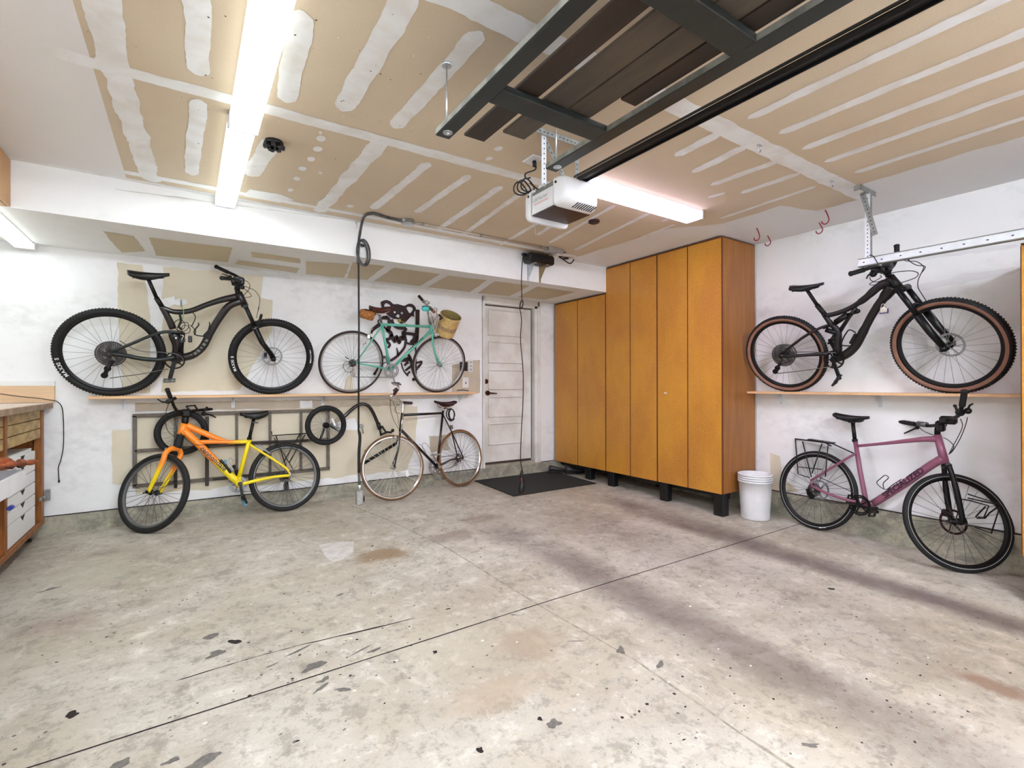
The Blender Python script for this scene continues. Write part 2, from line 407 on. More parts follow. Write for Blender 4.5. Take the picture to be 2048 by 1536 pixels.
for i in range(900):     # small dark chips
    x, y = rr.uniform(-.6, 3.2), rr.uniform(.6, 4.3)
    if noise.noise(V((x*.8, y*.8, 3))) < .02: continue
    a = rr.uniform(.0025, .0085); b = a*rr.uniform(.4, .9); th = rr.gauss(.2, .5); ex = V((math.cos(th), math.sin(th), 0)); ey = FN.cross(ex)
    m.poly([F(x, y, .0005)+ex*a*math.cos(q)*rr.uniform(.7, 1.2)+ey*b*math.sin(q)*rr.uniform(.7, 1.2) for q in [j*PI/4 for j in range(8)]], 1 if rr.random() < .6 else 3)
for i in range(60):
    x, y = rr.uniform(-.6, 3.2), rr.uniform(.8, 4.3); a = rr.uniform(.003, .009)
    m.poly([F(x, y, .0005)+V((a*math.cos(q), a*.7*math.sin(q), 0)) for q in [j*PI/4 for j in range(8)]], 4)
m.poly([floor_at(*q)+FN*.0006 for q in [(638, 1090), (660, 1086), (708, 1083), (706, 1104), (684, 1120), (664, 1124), (650, 1112)]], 5)
M['concrete'] = concrete()
M['joint'] = mat('open slab joint', (38, 28, 26), .9)
M['filler'] = mat('filled slab joint', (158, 150, 134), .85, var=.25, vs=25)
M['oil'] = mat('old oil spots', (120, 114, 106), .6, c2=(98, 94, 90), vs=60)
M['chip'] = mat('pale paint flecks', (238, 234, 218), .7)
M['spill'] = mat('pale spilled paint', (214, 210, 208), .6, c2=(200, 192, 182), vs=18)
setting(m, 'floor', ['concrete', 'joint', 'filler', 'oil', 'chip', 'spill'], recalc=False)

# walls (solid panels)
TH = .12
m = MB(); m.bb((XL-TH, D, ZC), (3.09, D+TH, HC+TH)); m.bb((3.98, D, ZC), (W+TH, D+TH, HC+TH)); m.bb((3.09, D, 2.26), (3.98, D+TH, HC+TH))
WN = V((0, -1, 0))
def wp(u, v_): return at(u, v_, 'y', D)
def wpatch(pts, mi, off=.0012, amp=.012): wavy_poly(m, [wp(*q) for q in pts], WN, off, mi, amp)
wpatch([(234, 524), (284, 530), (300, 620), (305, 700), (300, 786), (245, 786), (236, 640)], 1)
wpatch([(326, 533), (470, 547), (526, 552), (522, 596), (545, 600), (545, 660), (480, 780), (324, 784)], 1)
wpatch([(224, 860), (262, 858), (262, 970), (224, 968)], 1, .0012)
wpatch([(270, 830), (600, 815), (835, 812), (830, 895), (815, 940), (600, 962), (270, 990)], 1, .0010, .02)
wpatch([(270, 806), (800, 797), (800, 812), (270, 824)], 2, .0016)
wpatch([(600, 800), (625, 800), (625, 815), (600, 816)], 0, .002)
wpatch([(660, 845), (710, 835), (715, 860), (665, 862)], 0, .002, .02)
wpatch([(690, 762), (703, 745), (708, 782), (686, 783)], 1, .0014)
wpatch([(904, 730), (930, 722), (960, 720), (960, 786), (940, 790), (904, 786)], 2, .0014, .006)
wpatch([(858, 872), (890, 869), (900, 900), (862, 905)], 2, .0014)
wpatch([(310, 600), (350, 592), (352, 608), (330, 618), (312, 614)], 0, .0020, .01)
wavy_band(m, [wp(308, 531), wp(312, 786)], .035, WN, .0018, 0, .006)
wpatch([(347, 603), (356, 597), (371, 598), (376, 606), (364, 611), (352, 610)], 0, .0022, .004)
wpatch([(545, 705), (555, 640), (600, 655), (620, 720), (560, 780), (540, 780)], 0, .0016, .03)
M['patch_tan'] = mat('tan drywall paper', (206, 192, 170), .8, c2=(196, 184, 164), vs=6)
setting(m, 'wall_back', ['wall', 'wallpaper', 'patch_tan'], recalc=False)
m = MB(); m.bb((W, YF-TH, ZC), (W+TH, D, HC+TH))
def rp(u, v_): return at(u, v_, 'x', W)
RN = V((-1, 0, 0))
for P in ([(1540, 905), (1560, 912), (1566, 955), (1600, 985), (1543, 982)], [(1820, 640), (1850, 632), (1855, 700), (1835, 740)]):
    wavy_poly(m, [rp(*q) for q in P], RN, .0012, 1 if P[0][0] < 1600 else 2, .012)
for (u0, v0, u1, v1, w_) in ((1800, 520, 2040, 490, .02), (1830, 575, 2040, 540, .03), (1640, 620, 1740, 600, .02), (1640, 740, 1660, 738, .01)):
    wavy_band(m, [rp(u0, v0), rp(u1, v1)], w_, RN, .0010, 2, .02)
M['scuff'] = wallmat('scuffed wall', (234, 234, 234), .5, (212, 212, 213))
setting(m, 'wall_right', ['wall', 'wallpaper', 'scuff'], recalc=False)
m = MB(); m.bb((XL-TH, YF-TH, ZC), (XL, D, HC+TH)); setting(m, 'wall_left', 'wall')
m = MB(); m.bb((XL, YF-TH, fz(YF)), (-1.1, YF, HC)); m.bb((4.3, YF-TH, fz(YF)), (W, YF, HC)); m.bb((-1.1, YF-TH, 2.16), (4.3, YF, HC)); setting(m, 'wall_front', 'wall')
# kerb: the low concrete footing under the walls
def kerbmat():
    t = NT('kerb concrete'); pos = t.n('ShaderNodeNewGeometry').outputs['Position']
    a = t.noise(t.scale(pos, (1, 1, 1.6)), 5, 6, .7, .5); b = t.noise(pos, 45, 5, .7)
    c = t.mix(t.ramp(a, .36, .66), lin((186, 180, 160)), lin((136, 134, 122))); c = t.mix(t.ramp(b, .45, .7, 0, .45), c, lin((116, 112, 100)))
    c = t.mix(t.ramp(a, .62, .72, 0, .5), c, lin((214, 208, 196)))
    t.l(c, t.b.inputs['Base Color']); t.b.inputs['Roughness'].default_value = .85; t.bump(b, .5, .006); return t.m
M['kerb'] = kerbmat()
def strip(a, b, o, th, name):     # prism from a to b (floor line), thickness vector o
    m = MB(); a, b, o = V(a), V(b), V(o)
    lo = [V((p.x, p.y, fz(p.y)-.02)) for p in (a, b, b+o, a+o)]; hi = [V((p.x, p.y, ZC)) for p in (a, b, b+o, a+o)]
    m.add(lo+hi, [(3, 2, 1, 0), (4, 5, 6, 7), (0, 1, 5, 4), (1, 2, 6, 5), (2, 3, 7, 6), (3, 0, 4, 7)])
    return setting(m, name, 'kerb')
strip((XL-TH, D-.03, 0), (W-.03, D-.03, 0), (0, .03+TH, 0), .15, 'baseboard_back')
strip((W-.03, YF-TH, 0), (W-.03, D+TH, 0), (.03+TH, 0, 0), .15, 'baseboard_right')
strip((XL+.03, YF-TH, 0), (XL+.03, D-.03, 0), (-.03-TH, 0, 0), .15, 'baseboard_left')
m = MB(); m.bb((XL, D-.012, ZC), (3.06, D-.0005, ZC+.006)); m.bb((3.96, D-.012, ZC), (W-.04, D-.0005, ZC+.006)); setting(m, 'trim_1', 'joint')
m = MB(); m.bb((W-.012, YF, ZC), (W-.0005, 2.74, ZC+.007)); setting(m, 'trim_2', 'joint')

# soffit under the joists along the back wall
m = MB(); m.bb((XL, YS, ZS), (W, D, HC))
SN = V((0, 0, -1)); SF = V((0, -1, 0))
def sp(u, v_): return at(u, v_, 'z', ZS)
for P in ([(205, 462), (268, 472), (290, 502), (242, 505)], [(298, 475), (465, 495), (456, 524), (312, 511)], [(502, 503), (600, 517), (602, 527), (505, 514)], [(476, 520), (600, 536), (592, 546), (470, 528)],
          [(612, 522), (700, 528), (688, 556), (612, 548)], [(705, 524), (770, 532), (735, 560), (694, 556)], [(788, 535), (880, 548), (840, 572), (748, 562)], [(896, 551), (975, 560), (940, 584), (855, 574)], [(990, 562), (1060, 571), (1020, 592), (955, 586)], [(1075, 573), (1150, 584), (1120, 592), (1090, 599), (1035, 594)]):
    wavy_poly(m, [sp(*q) for q in P], SN, .0012, 1, .01)
wavy_band(m, [at(230, 378, 'y', YS), at(480, 412, 'y', YS), at(700, 440, 'y', YS), at(1060, 490, 'y', YS)], .002, SF, .0012, 2, .006, .05, False)
M['crackline'] = mat('paint crack line', (206, 204, 198), .8)
M['paper2'] = ceilmat('bare soffit drywall', (202, 188, 160), (210, 197, 168), (184, 168, 138))
setting(m, 'ceiling', ['soffit', 'paper2', 'crackline'], recalc=False)

# ceiling with its taped joints
m = MB(); m.bb((XL, YF, HC), (W, YS, HC+TH))
def C(x, y): return V((x, y, HC))
def cp(u, v_): return at(u, v_, 'z', HC)
CN = V((0, 0, -1))
m.add([p+CN*.0006 for p in (C(XL, YF), C(-.36, YF), C(-.34, YS), C(XL, YS))], [(3, 2, 1, 0)], 2)
wavy_poly(m, [C(3.99, YF), C(W, YF), C(W, YS), C(3.60, YS), C(3.66, 2.9), C(3.95, 2.55), C(3.93, 2.05), C(4.3, 1.95), C(4.3, 1.62), C(3.99, 1.5)], CN, .0007, 2, .02, .05)
def cband(pts, hw, amp=.012, lvl=.0012, rnd=True): wavy_band(m, pts, hw, CN, lvl, 1, amp, .03, rnd)
cband([C(-.5, 2.81), C(2.5, 2.73)], .048, .010, .0012); cband([C(-.36, 4.13), C(1.2, 4.10), C(3.6, 4.12)], .035, .008, .0014)
cband([C(XL, YS-.02), C(W, YS-.02)], .035, .008, .0016, False)
cband([C(.5, 1.605), C(4.35, 1.60)], .062, .012, .0012); cband([C(-.34, .5), C(-.26, 2.3), C(-.27, 2.9)], .06, .012, .0014); cband([C(-.27, 2.7), C(-.20, YS-.07)], .055, .02, .0016)
cband([C(.95, 2.76), C(.90, YS-.07)], .05, .014, .0016)
for (a, b, hw) in (((822, -20), (684, 222), .052), ((962, 62), (788, 256), .042), ((395, -20), (396, 150), .045), ((398, 198), (383, 350), .04), ((604, 20), (572, 205), .05), ((548, 278), (500, 352), .05),
                   ((858, 325), (745, 418), .035), ((940, 350), (832, 425), .03), ((1003, 372), (872, 462), .03), ((1062, 372), (925, 470), .025), ((1085, 440), (1000, 490), .022), ((1150, 420), (1075, 470), .022), ((1230, 410), (1098, 486), .022), ((1300, 425), (1150, 500), .022),
                   ((1440, 265), (1350, 312), .035), ((1492, 292), (1385, 345), .035), ((1555, 322), (1422, 370), .032), ((1600, 346), (1482, 386), .03), ((1632, 372), (1440, 437), .022), ((1350, 448), (1220, 500), .02), ((1415, 395), (1450, 385), .02),
                   ((1495, 237), (2060, -30), .034), ((1558, 267), (2080, 50), .034), ((1604, 298), (2090, 112), .034), ((1650, 324), (2090, 168), .032), ((1710, 345), (2090, 222), .03),
                   ((700, 345), (700, 346), .03), ((640, 262), (642, 268), .03)):
    cband([cp(*a), cp(*b)], hw, .010, .0015)
for (u, v_, a, b) in ((642, 277, .035, .02), (635, 298, .035, .02), (622, 318, .035, .018), (605, 337, .03, .018), (594, 357, .03, .016), (581, 380, .03, .012), (997, 297, .03, .018), (978, 317, .025, .015), (640, 345, .02, .01), (700, 412, .03, .02), (1330, 440, .03, .015)):
    c = cp(u, v_); wavy_poly(m, ellipse(c, b*1.3, a*1.1, (1, 0, 0), (0, 1, 0), 14), CN, .0015, 1, .008, .02)
wavy_poly(m, [cp(*q) for q in [(488, 392), (560, 405), (590, 400), (560, 388), (500, 378)]], CN, .0018, 1, .01)
for i in range(70):      # nail pops and anchor holes
    u, v_ = rr.uniform(300, 900), rr.uniform(20, 420); c = cp(u, v_)
    if c.x > 3.2 or c.y > YS-.1: continue
    a = rr.uniform(.002, .005); m.poly([c+CN*.0022+V((a*math.cos(q), a*math.sin(q), 0)) for q in [j*PI/3 for j in range(6)]], 3 if i % 3 else 1)
for (u, v_) in ((272, 92), (175, 62), (705, 232), (822, 262), (760, 242), (890, 127)):
    c = cp(u, v_)
    for th in (0.3, 1.9): m.add([c+CN*.003+V((math.cos(th+e)*r_, math.sin(th+e)*r_, 0)) for e, r_ in ((0, .022), (.12, .003), (PI, .022), (PI+.12, .003))], [(0, 1, 2, 3)], 3)
M['grime'] = mat('dirty marks', (96, 88, 78), .9)
setting(m, 'ceiling', ['ceiling', 'mud', 'ceilpaint', 'grime'], recalc=False)

# sectional garage door behind the camera
r = MB()
for i in range(4): r.bb((-1.1, YF-.06, fz(YF)+i*.575+.002), (4.3, YF-.02, fz(YF)+(i+1)*.575-.004), bev=.004)
o = setting(r, 'door_2', 'white')
# back door: slab, five raised panels, casing, hardware
dx0, dx1, dz0, dz1 = 3.13, 3.90, .205, 2.215
r = MB(); r.bb((dx0, D+.075, dz0), (dx1, D+.115, dz1))
door = setting(r, 'door_1', 'white_dirty')
pz = [(618, 669), (683, 724.5), (740, 778), (794, 833.5), (848, 889)]
for a, b in pz:
    z1_, z0_ = at(980, a, 'y', D+.075).z, at(980, b, 'y', D+.075).z
    q = MB(); xa, xb = dx0+.10, dx1-.13
    q.box(((xa+xb)/2, D+.073, (z0_+z1_)/2), (xb-xa, .012, z1_-z0_), bev=.006)
    for s_ in (-1, 1):
        q.bb(((xa+xb)/2-(xb-xa)/2, D+.058, (z0_+z1_)/2+s_*(z1_-z0_)/2-.009), ((xa+xb)/2+(xb-xa)/2, D+.072, (z0_+z1_)/2+s_*(z1_-z0_)/2+.009), bev=.004)
        q.bb(((xa+xb)/2+s_*(xb-xa)/2-.009, D+.058, z0_), ((xa+xb)/2+s_*(xb-xa)/2+.009, D+.072, z1_), bev=.004)
    q.bb((xa+.009, D+.0662, z1_-.014), (xb-.009, D+.0668, z1_-.008), m=1); q.bb((xa-.012, D+.0742, z0_-.013), (xb+.012, D+.0748, z0_-.007), m=1)  # darker lines paint the shade below each moulding
    q.build('door_panel', ['white_dirty', 'panel_line'], door)
q = MB(); q.bb((dx0, D+.074, dz0-.03), (dx1, D+.115, dz0-.002)); q.build('door_gap', 'reveal', door)
q = MB(); q.bb((dx1, D+.076, dz0), (dx1+.012, D+.11, dz1)); q.bb((dx0, D+.076, dz1), (dx1+.012, D+.11, dz1+.012)); q.build('weather_strip', 'reveal', door)
q = MB(); h = at(975, 786, 'y', D+.07)
q.cyl(h+V((0, -.012, 0)), h+V((0, .01, 0)), .032, 20); q.cyl(h+V((0, -.05, 0)), h, .011, 12); q.tube([h+V((0, -.05, 0)), h+V((.05, -.055, -.004)), h+V((.11, -.05, -.006))], [.012, .010, .008], 10)
M['bronze'] = mat('dark bronze', (74, 40, 34), .4, .6); q.build('door_handle', 'bronze', door)
q = MB(); h = at(971, 763, 'y', D+.07); q.cyl(h+V((0, -.022, 0)), h+V((0, .01, 0)), .03, 20); q.build('deadbolt', 'bronze', door)
q = MB(); z_ = 2.335
q.bb((3.095, D-.018, ZC), (dx0-.005, D, z_)); q.bb((dx1+.055, D-.018, ZC), (3.995, D, z_)); q.bb((3.095, D-.018, 2.255), (3.995, D, z_-.02))
q.bb((dx0-.035, D, ZC), (dx0, D+TH, 2.26)); q.bb((dx1+.012, D, ZC), (dx1+.078, D+TH, 2.26)); q.bb((dx0-.03, D, 2.228), (dx1+.07, D+TH, 2.262))
q.bb((dx1+.012, D+.02, ZC), (dx1+.016, D+.07, 2.2)); q.bb((3.10, D-.026, ZC), (3.112, D-.018, z_)); q.bb((3.978, D-.026, ZC), (3.99, D-.018, z_))
setting(q, 'trim_4', 'white_dirty')
q = MB(); q.bb((dx0, D-.0, ZC), (dx1+.012, D+TH, dz0-.03)); setting(q, 'trim_5', 'kerb')
r = MB(); r.bb((3.0, D+TH+.001, ZC), (4.1, D+TH+.03, 2.4)); setting(r, 'wall_outer', 'wall')
# ================================================================== LIGHT FITTINGS
M['lamp'] = emit('lit diffuser', (226, 240, 244), 9.)
M['lamp_pink'] = emit('lit diffuser violet white', (240, 222, 255), 10.)
M['lamp_fill'] = emit('added fill diffuser', (224, 234, 250), 24.); M['lamp_fill_side'] = emit('added fill diffuser side', (224, 234, 250), 48.)  # strong emission for the two added fill lights out of view
M['lamp_bench'] = emit('lit diffuser bench', (232, 244, 240), 2.6)
M['lamp_side'] = emit('lit diffuser side', (236, 244, 240), .62); M['lamp_side_pink'] = emit('lit diffuser violet side', (240, 216, 255), .95)
M['fitting'] = mat('white fitting metal', (228, 226, 228), .4)
def strip_light(c, along, L, w, zt, h, lampm, label, group=None):
    """surface fluorescent wrap fitting: metal pan and end caps, translucent box diffuser; c = centre (x, y), top at zt"""
    cx, cy = c; t_ = thing('strip_light', label, 'ceiling light', (cx, cy, zt-h), group)
    def B(mb, l0, l1, a0, a1, z0, z1, **k):
        if along == 'y': mb.bb((cx+a0, cy+l0, z0), (cx+a1, cy+l1, z1), **k)
        else: mb.bb((cx+l0, cy+a0, z0), (cx+l1, cy+a1, z1), **k)
    q = MB(); B(q, -L/2, L/2, -w/2+.008, w/2-.008, zt-.014, zt-.0005); q.build('housing', 'fitting', t_)
    for s_ in (-1, 1):
        q = MB(); l0, l1 = (-L/2-.004, -L/2+.012) if s_ < 0 else (L/2-.012, L/2+.004)
        B(q, l0, l1, -w/2-.002, w/2+.002, zt-h-.002, zt-.001, bev=.003); q.build('end_cap', 'fitting', t_)
    q = MB(); B(q, -L/2+.012, L/2-.012, -w/2, w/2, zt-h, zt-.015, bev=.006); df = q.build('diffuser', [lampm, {'lamp_pink': 'lamp_side_pink', 'lamp_fill': 'lamp_fill_side'}.get(lampm, 'lamp_side')], t_)
    for pl in df.data.polygons: pl.material_index = 0 if pl.normal.z < -.6 else 1
    return t_
GL = 'fluorescent strip lights'
strip_light((.252, 2.29), 'y', 1.24, .130, HC, .095, 'lamp', 'nearer of the two long ceiling lights placed end to end above the bikes')
strip_light((.245, 3.60), 'y', 1.32, .128, HC-.004, .070, 'lamp', 'farther of the two end-to-end ceiling lights, its tip touching the soffit')
strip_light((2.875, 2.525), 'x', 1.25, .155, HC, .070, 'lamp_pink', 'violet-white ceiling light beside the garage door opener')
strip_light((-1.04, 4.63), 'y', 1.22, .115, ZS, .055, 'lamp_bench', 'ceiling light under the soffit above the workbench')
strip_light((-.1, -.6), 'x', 1.25, .155, HC, .070, 'lamp_fill', 'added unseen fill light near the garage door, on the workbench side')  # added behind the camera to brighten the far walls

strip_light((2.5, -.55), 'x', 1.25, .155, HC, .070, 'lamp_fill', 'added unseen fill light near the garage door, on the right hand side')  # second added fill light, also out of view

# ================================================================== GARAGE DOOR OPENER
def perforated(mb, a, b, w, th, up, m0=0, m1=1, pitch=.028, r=.005):
    a, b = V(a), V(b); mb.beam(a, b, w, th, up, m=m0); d = (b-a).normalized(); u = V(up); u = (u-d*u.dot(d)).normalized(); s_ = d.cross(u)
    k = int((b-a).length/pitch)
    for i in range(k):
        c = a+d*(pitch*(i+.5))
        for sg in (-1, 1): mb.poly([c+u*sg*(th/2+.0006)+d*r*math.cos(q)+s_*r*.8*math.sin(q) for q in [j*PI/3+.5 for j in range(6)]], m1)
ox0, ox1, oy0, oy1, oz0, oz1 = 1.652, 1.918, 2.068, 2.275, 2.167, 2.300
t_ = thing('garage_door_opener', 'white garage door opener head hanging from perforated steel straps', 'garage door opener', ((ox0+ox1)/2, (oy0+oy1)/2, oz0))
q = MB(); q.bb((ox0+.004, oy0, oz0+.012), (ox1-.004, oy1, oz1), bev=.006); q.bb((ox0+.02, oy0+.01, oz1), (ox1-.02, oy1-.01, oz1+.018), bev=.004)
M['opener_grey'] = mat('grey sheet metal', (124, 126, 118), .5, .5); q.build('chassis', 'opener_grey', t_)
q = MB(); q.bb((ox0-.002, oy0+.006, oz0+.016), (ox0+.004, oy1-.006, oz1-.022), bev=.002); fp = q.build('side_panel', 'fitting', t_)
M['red_print'] = mat('pale red print', (232, 170, 168), .5); M['grey_print'] = mat('grey print', (176, 180, 184), .5)
text('lettering', 'LiftMaster', (ox0-.0028, oy1-.02, oz0+.070), (0, -1, 0), (0, 0, 1), .030, 'grey_print', fp, width=.135)
text('lettering', 'PROFESSIONAL', (ox0-.0028, oy1-.03, oz0+.050), (0, -1, 0), (0, 0, 1), .014, 'red_print', fp, width=.13)
q = MB(); q.bb((ox0-.003, oy0+.004, oz0+.004), (ox1, oy1-.004, oz0+.0155)); q.build('base_rim', 'fitting', t_)
q = MB(); q.bb((ox0+.002, oy0+.006, oz0-.001), (ox1-.002, oy1-.006, oz0+.003)); M['opener_dark'] = mat('dark brown base plate', (52, 28, 24), .35); q.build('base_plate', 'opener_dark', t_)
def lens(y0, sgn, deep):
    q = MB(); xs0, xs1, za, zb = ox0-.006, ox1+.006, oz0-(.002 if sgn < 0 else .028), oz1+.022; k = 14; rings = []
    for i in range(k+1):       # rounded shell swept along x-z rectangle, bulging along y
        a = i/k*PI/2; dy = deep*math.sin(a); ins = .055*(1-math.cos(a))
        cs = []; X0, X1, Z0, Z1 = xs0+ins*.4, xs1-ins, za+ins*.8, zb-ins*.55; rad = .028
        for (cx, cz, a0) in ((X1-rad, Z1-rad, 0), (X0+rad, Z1-rad, 90), (X0+rad, Z0+rad, 180), (X1-rad, Z0+rad, 270)):
            for j in range(5):
                th = math.radians(a0+j*22.5); cs.append(V((cx+rad*math.cos(th), y0+sgn*dy, cz+rad*math.sin(th))))
        rings.append(cs)
    q.ring_tube(rings); lo = q.build('light_lens', 'plastic_white', t_)
    s_ = MB()
    for i in range(9):
        x = ox0+.098+i*.0162
        if sgn < 0: s_.beam((x, y0-deep*.40, za-.0004), (x+.010, y0-deep*.88, za+.0170), .0032, .004)
    if sgn < 0: s_.build('vent_slot', 'hole', lo)
    c = V((xs0-.001, y0+sgn*.022, oz1-.015)); q = MB(); q.cyl(c+V((.004, 0, 0)), c-V((.002, 0, 0)), .007, 12); q.build('screw', 'hole', lo)
lens(oy0, -1, .085); lens(oy1, 1, .075)
for x in (1.662, 1.905):
    q = MB(); perforated(q, (x, 2.17, oz1+.006), (x, 2.17, HC-.001), .032 if x < 1.7 else .03, .003, (0, 1, 0)); q.bb((x-.016, 2.17, oz1), (x+.016, 2.20, oz1+.012)); q.build('strap', ['zinc_white' if x < 1.7 else 'steel_dull', 'hole'], t_)
q = MB(); perforated(q, (1.662, 2.176, HC-.03), (1.86, 2.176, oz1+.03), .03, .003, (0, 1, 0)); q.build('strap', ['steel_dull', 'hole'], t_)
q = MB(); q.bb((1.60, 2.155, HC-.004), (1.96, 2.19, HC-.0005)); q.bb((1.60, 2.155, HC-.034), (1.96, 2.158, HC-.004)); perforated(q, (1.61, 2.1545, HC-.018), (1.95, 2.1545, HC-.018), .026, .001, (0, 1, 0)); q.build('ceiling_bracket', ['steel_dull', 'hole'], t_)
q = MB(); ra, rb = V((1.785, 2.03, 2.312)), V((1.785, YF+.08, 2.312))
q.beam(ra, rb, .050, .006, m=0); q.beam(ra+V((0, 0, .012)), rb+V((0, 0, .012)), .010, .022); q.beam(ra+V((-.022, 0, -.006)), rb+V((-.022, 0, -.006)), .005, .014); q.beam(ra+V((.022, 0, -.006)), rb+V((.022, 0, -.006)), .005, .014)
rail = q.build('drive_rail', 'black', t_)
q = MB()
for s_ in (-.024, .024):
    q.beam(ra+V((s_, 0, .020)), rb+V((s_, 0, .020)), .006, .010)
M['chain'] = mat('oily chain', (58, 56, 54), .4, .7); ch = q.build('drive_chain', 'chain', rail)
for i in range(90):
    y = 1.9-i*.033; q = None
q = MB()
for i in range(88): q.bb((1.785-.0280, 1.95-i*.034, 2.330), (1.785-.0268, 1.960-i*.034, 2.334), m=0)
o = q.build('chain_link', 'chain', rail); o['kind'] = 'stuff'
# power cord of the opener: down from the ceiling outlet, coiled at its top corner
oc = cp(1066, 318)
q = MB(); pts = smooth_pts([oc+V((.01, -.0, -.012)), oc+V((.005, -.02, -.07)), (1.70, 2.40, 2.47), (1.675, 2.36, 2.42), (1.66, 2.30, 2.40)], 6); q.tube(pts, .0045, 8)
for i in range(3):
    c = V((1.612+i*.012, 2.33-.02*i, 2.335+.006*i)); q.tube([c+V((.045*math.cos(a), .01*math.sin(2*a), .036*math.sin(a))) for a in [j*PI/12 for j in range(24)]], .0042, 8, closed=True)
q.tube([(1.66, 2.30, 2.37), (1.69, 2.27, 2.33), (1.70, 2.24, 2.31)], .0042, 8); q.cyl(oc+V((.01, 0, -.014)), oc+V((.008, -.006, -.045)), .013, 12)
q.build('power_cord', 'cord', t_)
q = MB(); q.cyl((1.70, 2.305, 2.15), (1.70, 2.305, 2.06), .0012, 6); q.build('pull_wire', 'steel_dull', t_)
# ceiling outlet
q = MB(); q.box(oc+V((.0, 0, -.0045)), (.085, .125, .009), bev=.004); solo(q, 'ceiling_outlet', 'white', 'white ceiling outlet with a black plug above the opener', 'outlet', oc+V((0, 0, -.009)))

# ================================================================== OVERHEAD STORAGE RACK
M['rack_paint'] = mat('dark green grey painted steel', (40, 45, 43), .4, .1, .18, 6); M['rack_side'] = mat('pale grey painted steel', (150, 150, 140), .5, c2=(112, 112, 104), vs=12)
M['rack_board'] = mat('dark brown board', (50, 37, 26), .5, c2=(38, 30, 24), vs=3, stretch=(6, 1, 1)); M['rack_board2'] = mat('grey brown board', (84, 74, 62), .45, c2=(66, 60, 54), vs=3, stretch=(6, 1, 1))
tz0, tz1 = 2.310, 2.340
t_ = thing('ceiling_rack', 'dark steel overhead storage rack with loose boards, hung below the ceiling on rods', 'storage rack', (1.27, 1.2, tz0))
for xa, xb in ((.924, .993), (1.542, 1.611)):
    q = MB(); q.bb((xa, -.35, tz0), (xb, 2.0, tz1), bev=.003); rl = q.build('rail', 'rack_paint', t_)
    q = MB(); q.bb((xa-.0012, -.345, tz0+.004), (xa-.0002, 1.997, tz1-.003)); q.build('rail_side', 'rack_side', rl)  # paler strip on one side of each rail
    q = MB(); c = V(((xa+xb)/2, 1.945, tz0)); q.cyl(c+V((0, 0, .004)), c-V((0, 0, .0035)), .021, 20); q.sphere(c-V((0, 0, .003)), .009, 10); q.build('bolt', 'steel', rl)
    q = MB(); q.cyl(((xa+xb)/2, 1.955, tz1), ((xa+xb)/2, 1.955, HC-.001), .0042, 10); q.cyl(((xa+xb)/2, 1.955, HC-.012), ((xa+xb)/2, 1.955, HC-.001), .022, 16); q.build('hanger_rod', 'steel', t_)
for ya, yb in ((1.555, 1.655), (.878, .972), (.18, .27)):
    q = MB(); q.bb((.9935, ya, tz0+.002), (1.5415, yb, tz1), bev=.003); q.build('crossbar', 'rack_paint', t_)
bz = tz1+.001
for (xa, xb, y_, mm) in ((1.060, 1.167, 1.985, 'rack_board'), (1.194, 1.313, 1.865, 'rack_board2'), (1.322, 1.441, 1.60, 'rack_board2'), (1.452, 1.536, 1.39, 'rack_board')):
    q = MB(); q.bb((xa, -.30, bz), (xb, y_, bz+.014), bev=.002)
    o = q.build('shelf_board', mm, t_)

# ================================================================== GARAGE DOOR TRACK (right)
t_ = thing('garage_door_track', 'galvanised horizontal track of the garage door above the right hand bikes', 'door track', (4.1, .6, 2.06))
e0 = at(1716, 519, 'x', 4.095); e1 = at(1716, 533, 'x', 4.095); ty = e0.y; tz = e0.z
q = MB(); zt, zb = tz, e1.z-.004
q.bb((4.10, YF+.1, zb), (4.103, ty, zt)); q.bb((4.093, YF+.1, zt-.002), (4.135, ty, zt+.003), m=2); q.bb((4.088, YF+.1, zb-.002), (4.135, ty, zb+.004), m=2); q.bb((4.088, YF+.1, zb), (4.091, ty, zb+.012))
for i in range(24):
    c = V((4.0995, ty-.035-i*.11, (zt+zb)/2)); q.poly([c+V((-.0006, .007*math.cos(a), .004*math.sin(a))) for a in [j*PI/4 for j in range(8)]], 1)
q.build('track_rail', ['zinc_white', 'hole', 'steel_dull'], t_)
hp = at(1728, 380, 'z', HC); hx, hy = 4.13, hp.y
q = MB(); ya = ty-.05
perforated(q, (4.125, ya, zt+.002), (4.125, ya, HC-.03), .032, .003, (1, 0, 0)); q.bb((4.125, ya-.018, zt), (4.155, ya-.015, HC-.03), m=2); q.build('hanger_strap', ['zinc_white', 'hole', 'steel_dull'], t_)
q = MB(); perforated(q, (4.118, ya+.03, HC-.02), (4.118, ya-.05, 2.27), .034, .003, (1, 0, 0), pitch=.03); q.build('hanger_strap', ['steel_dull', 'hole'], t_)
q = MB(); q.bb((3.98, ya-.01, HC-.004), (4.24, ya+.03, HC-.001)); q.bb((3.98, ya-.012, HC-.038), (4.24, ya-.009, HC-.001)); q.bb((3.975, ya-.012, HC-.036), (3.99, ya+.03, HC-.001)); q.build('ceiling_bracket', 'steel_dull', t_)
for i, (u, v_) in enumerate(((1519, 290), (1664, 362))):
    c = cp(u, v_); q = MB(); q.bb(c+V((-.02, -.008, -.003)), c+V((.02, .008, 0))); q.tube([c+V((-.012, 0, -.002)), c+V((-.012, 0, -.035)), c+V((.0, 0, -.045)), c+V((.012, 0, -.03))], .004, 8)
    solo(q, 'ceiling_clip', 'steel', ('small bright metal clip on the ceiling joint between opener light and door track', 'small bright metal clip on the ceiling right beside the track bracket')[i], 'clip', c+V((0, 0, -.045)))
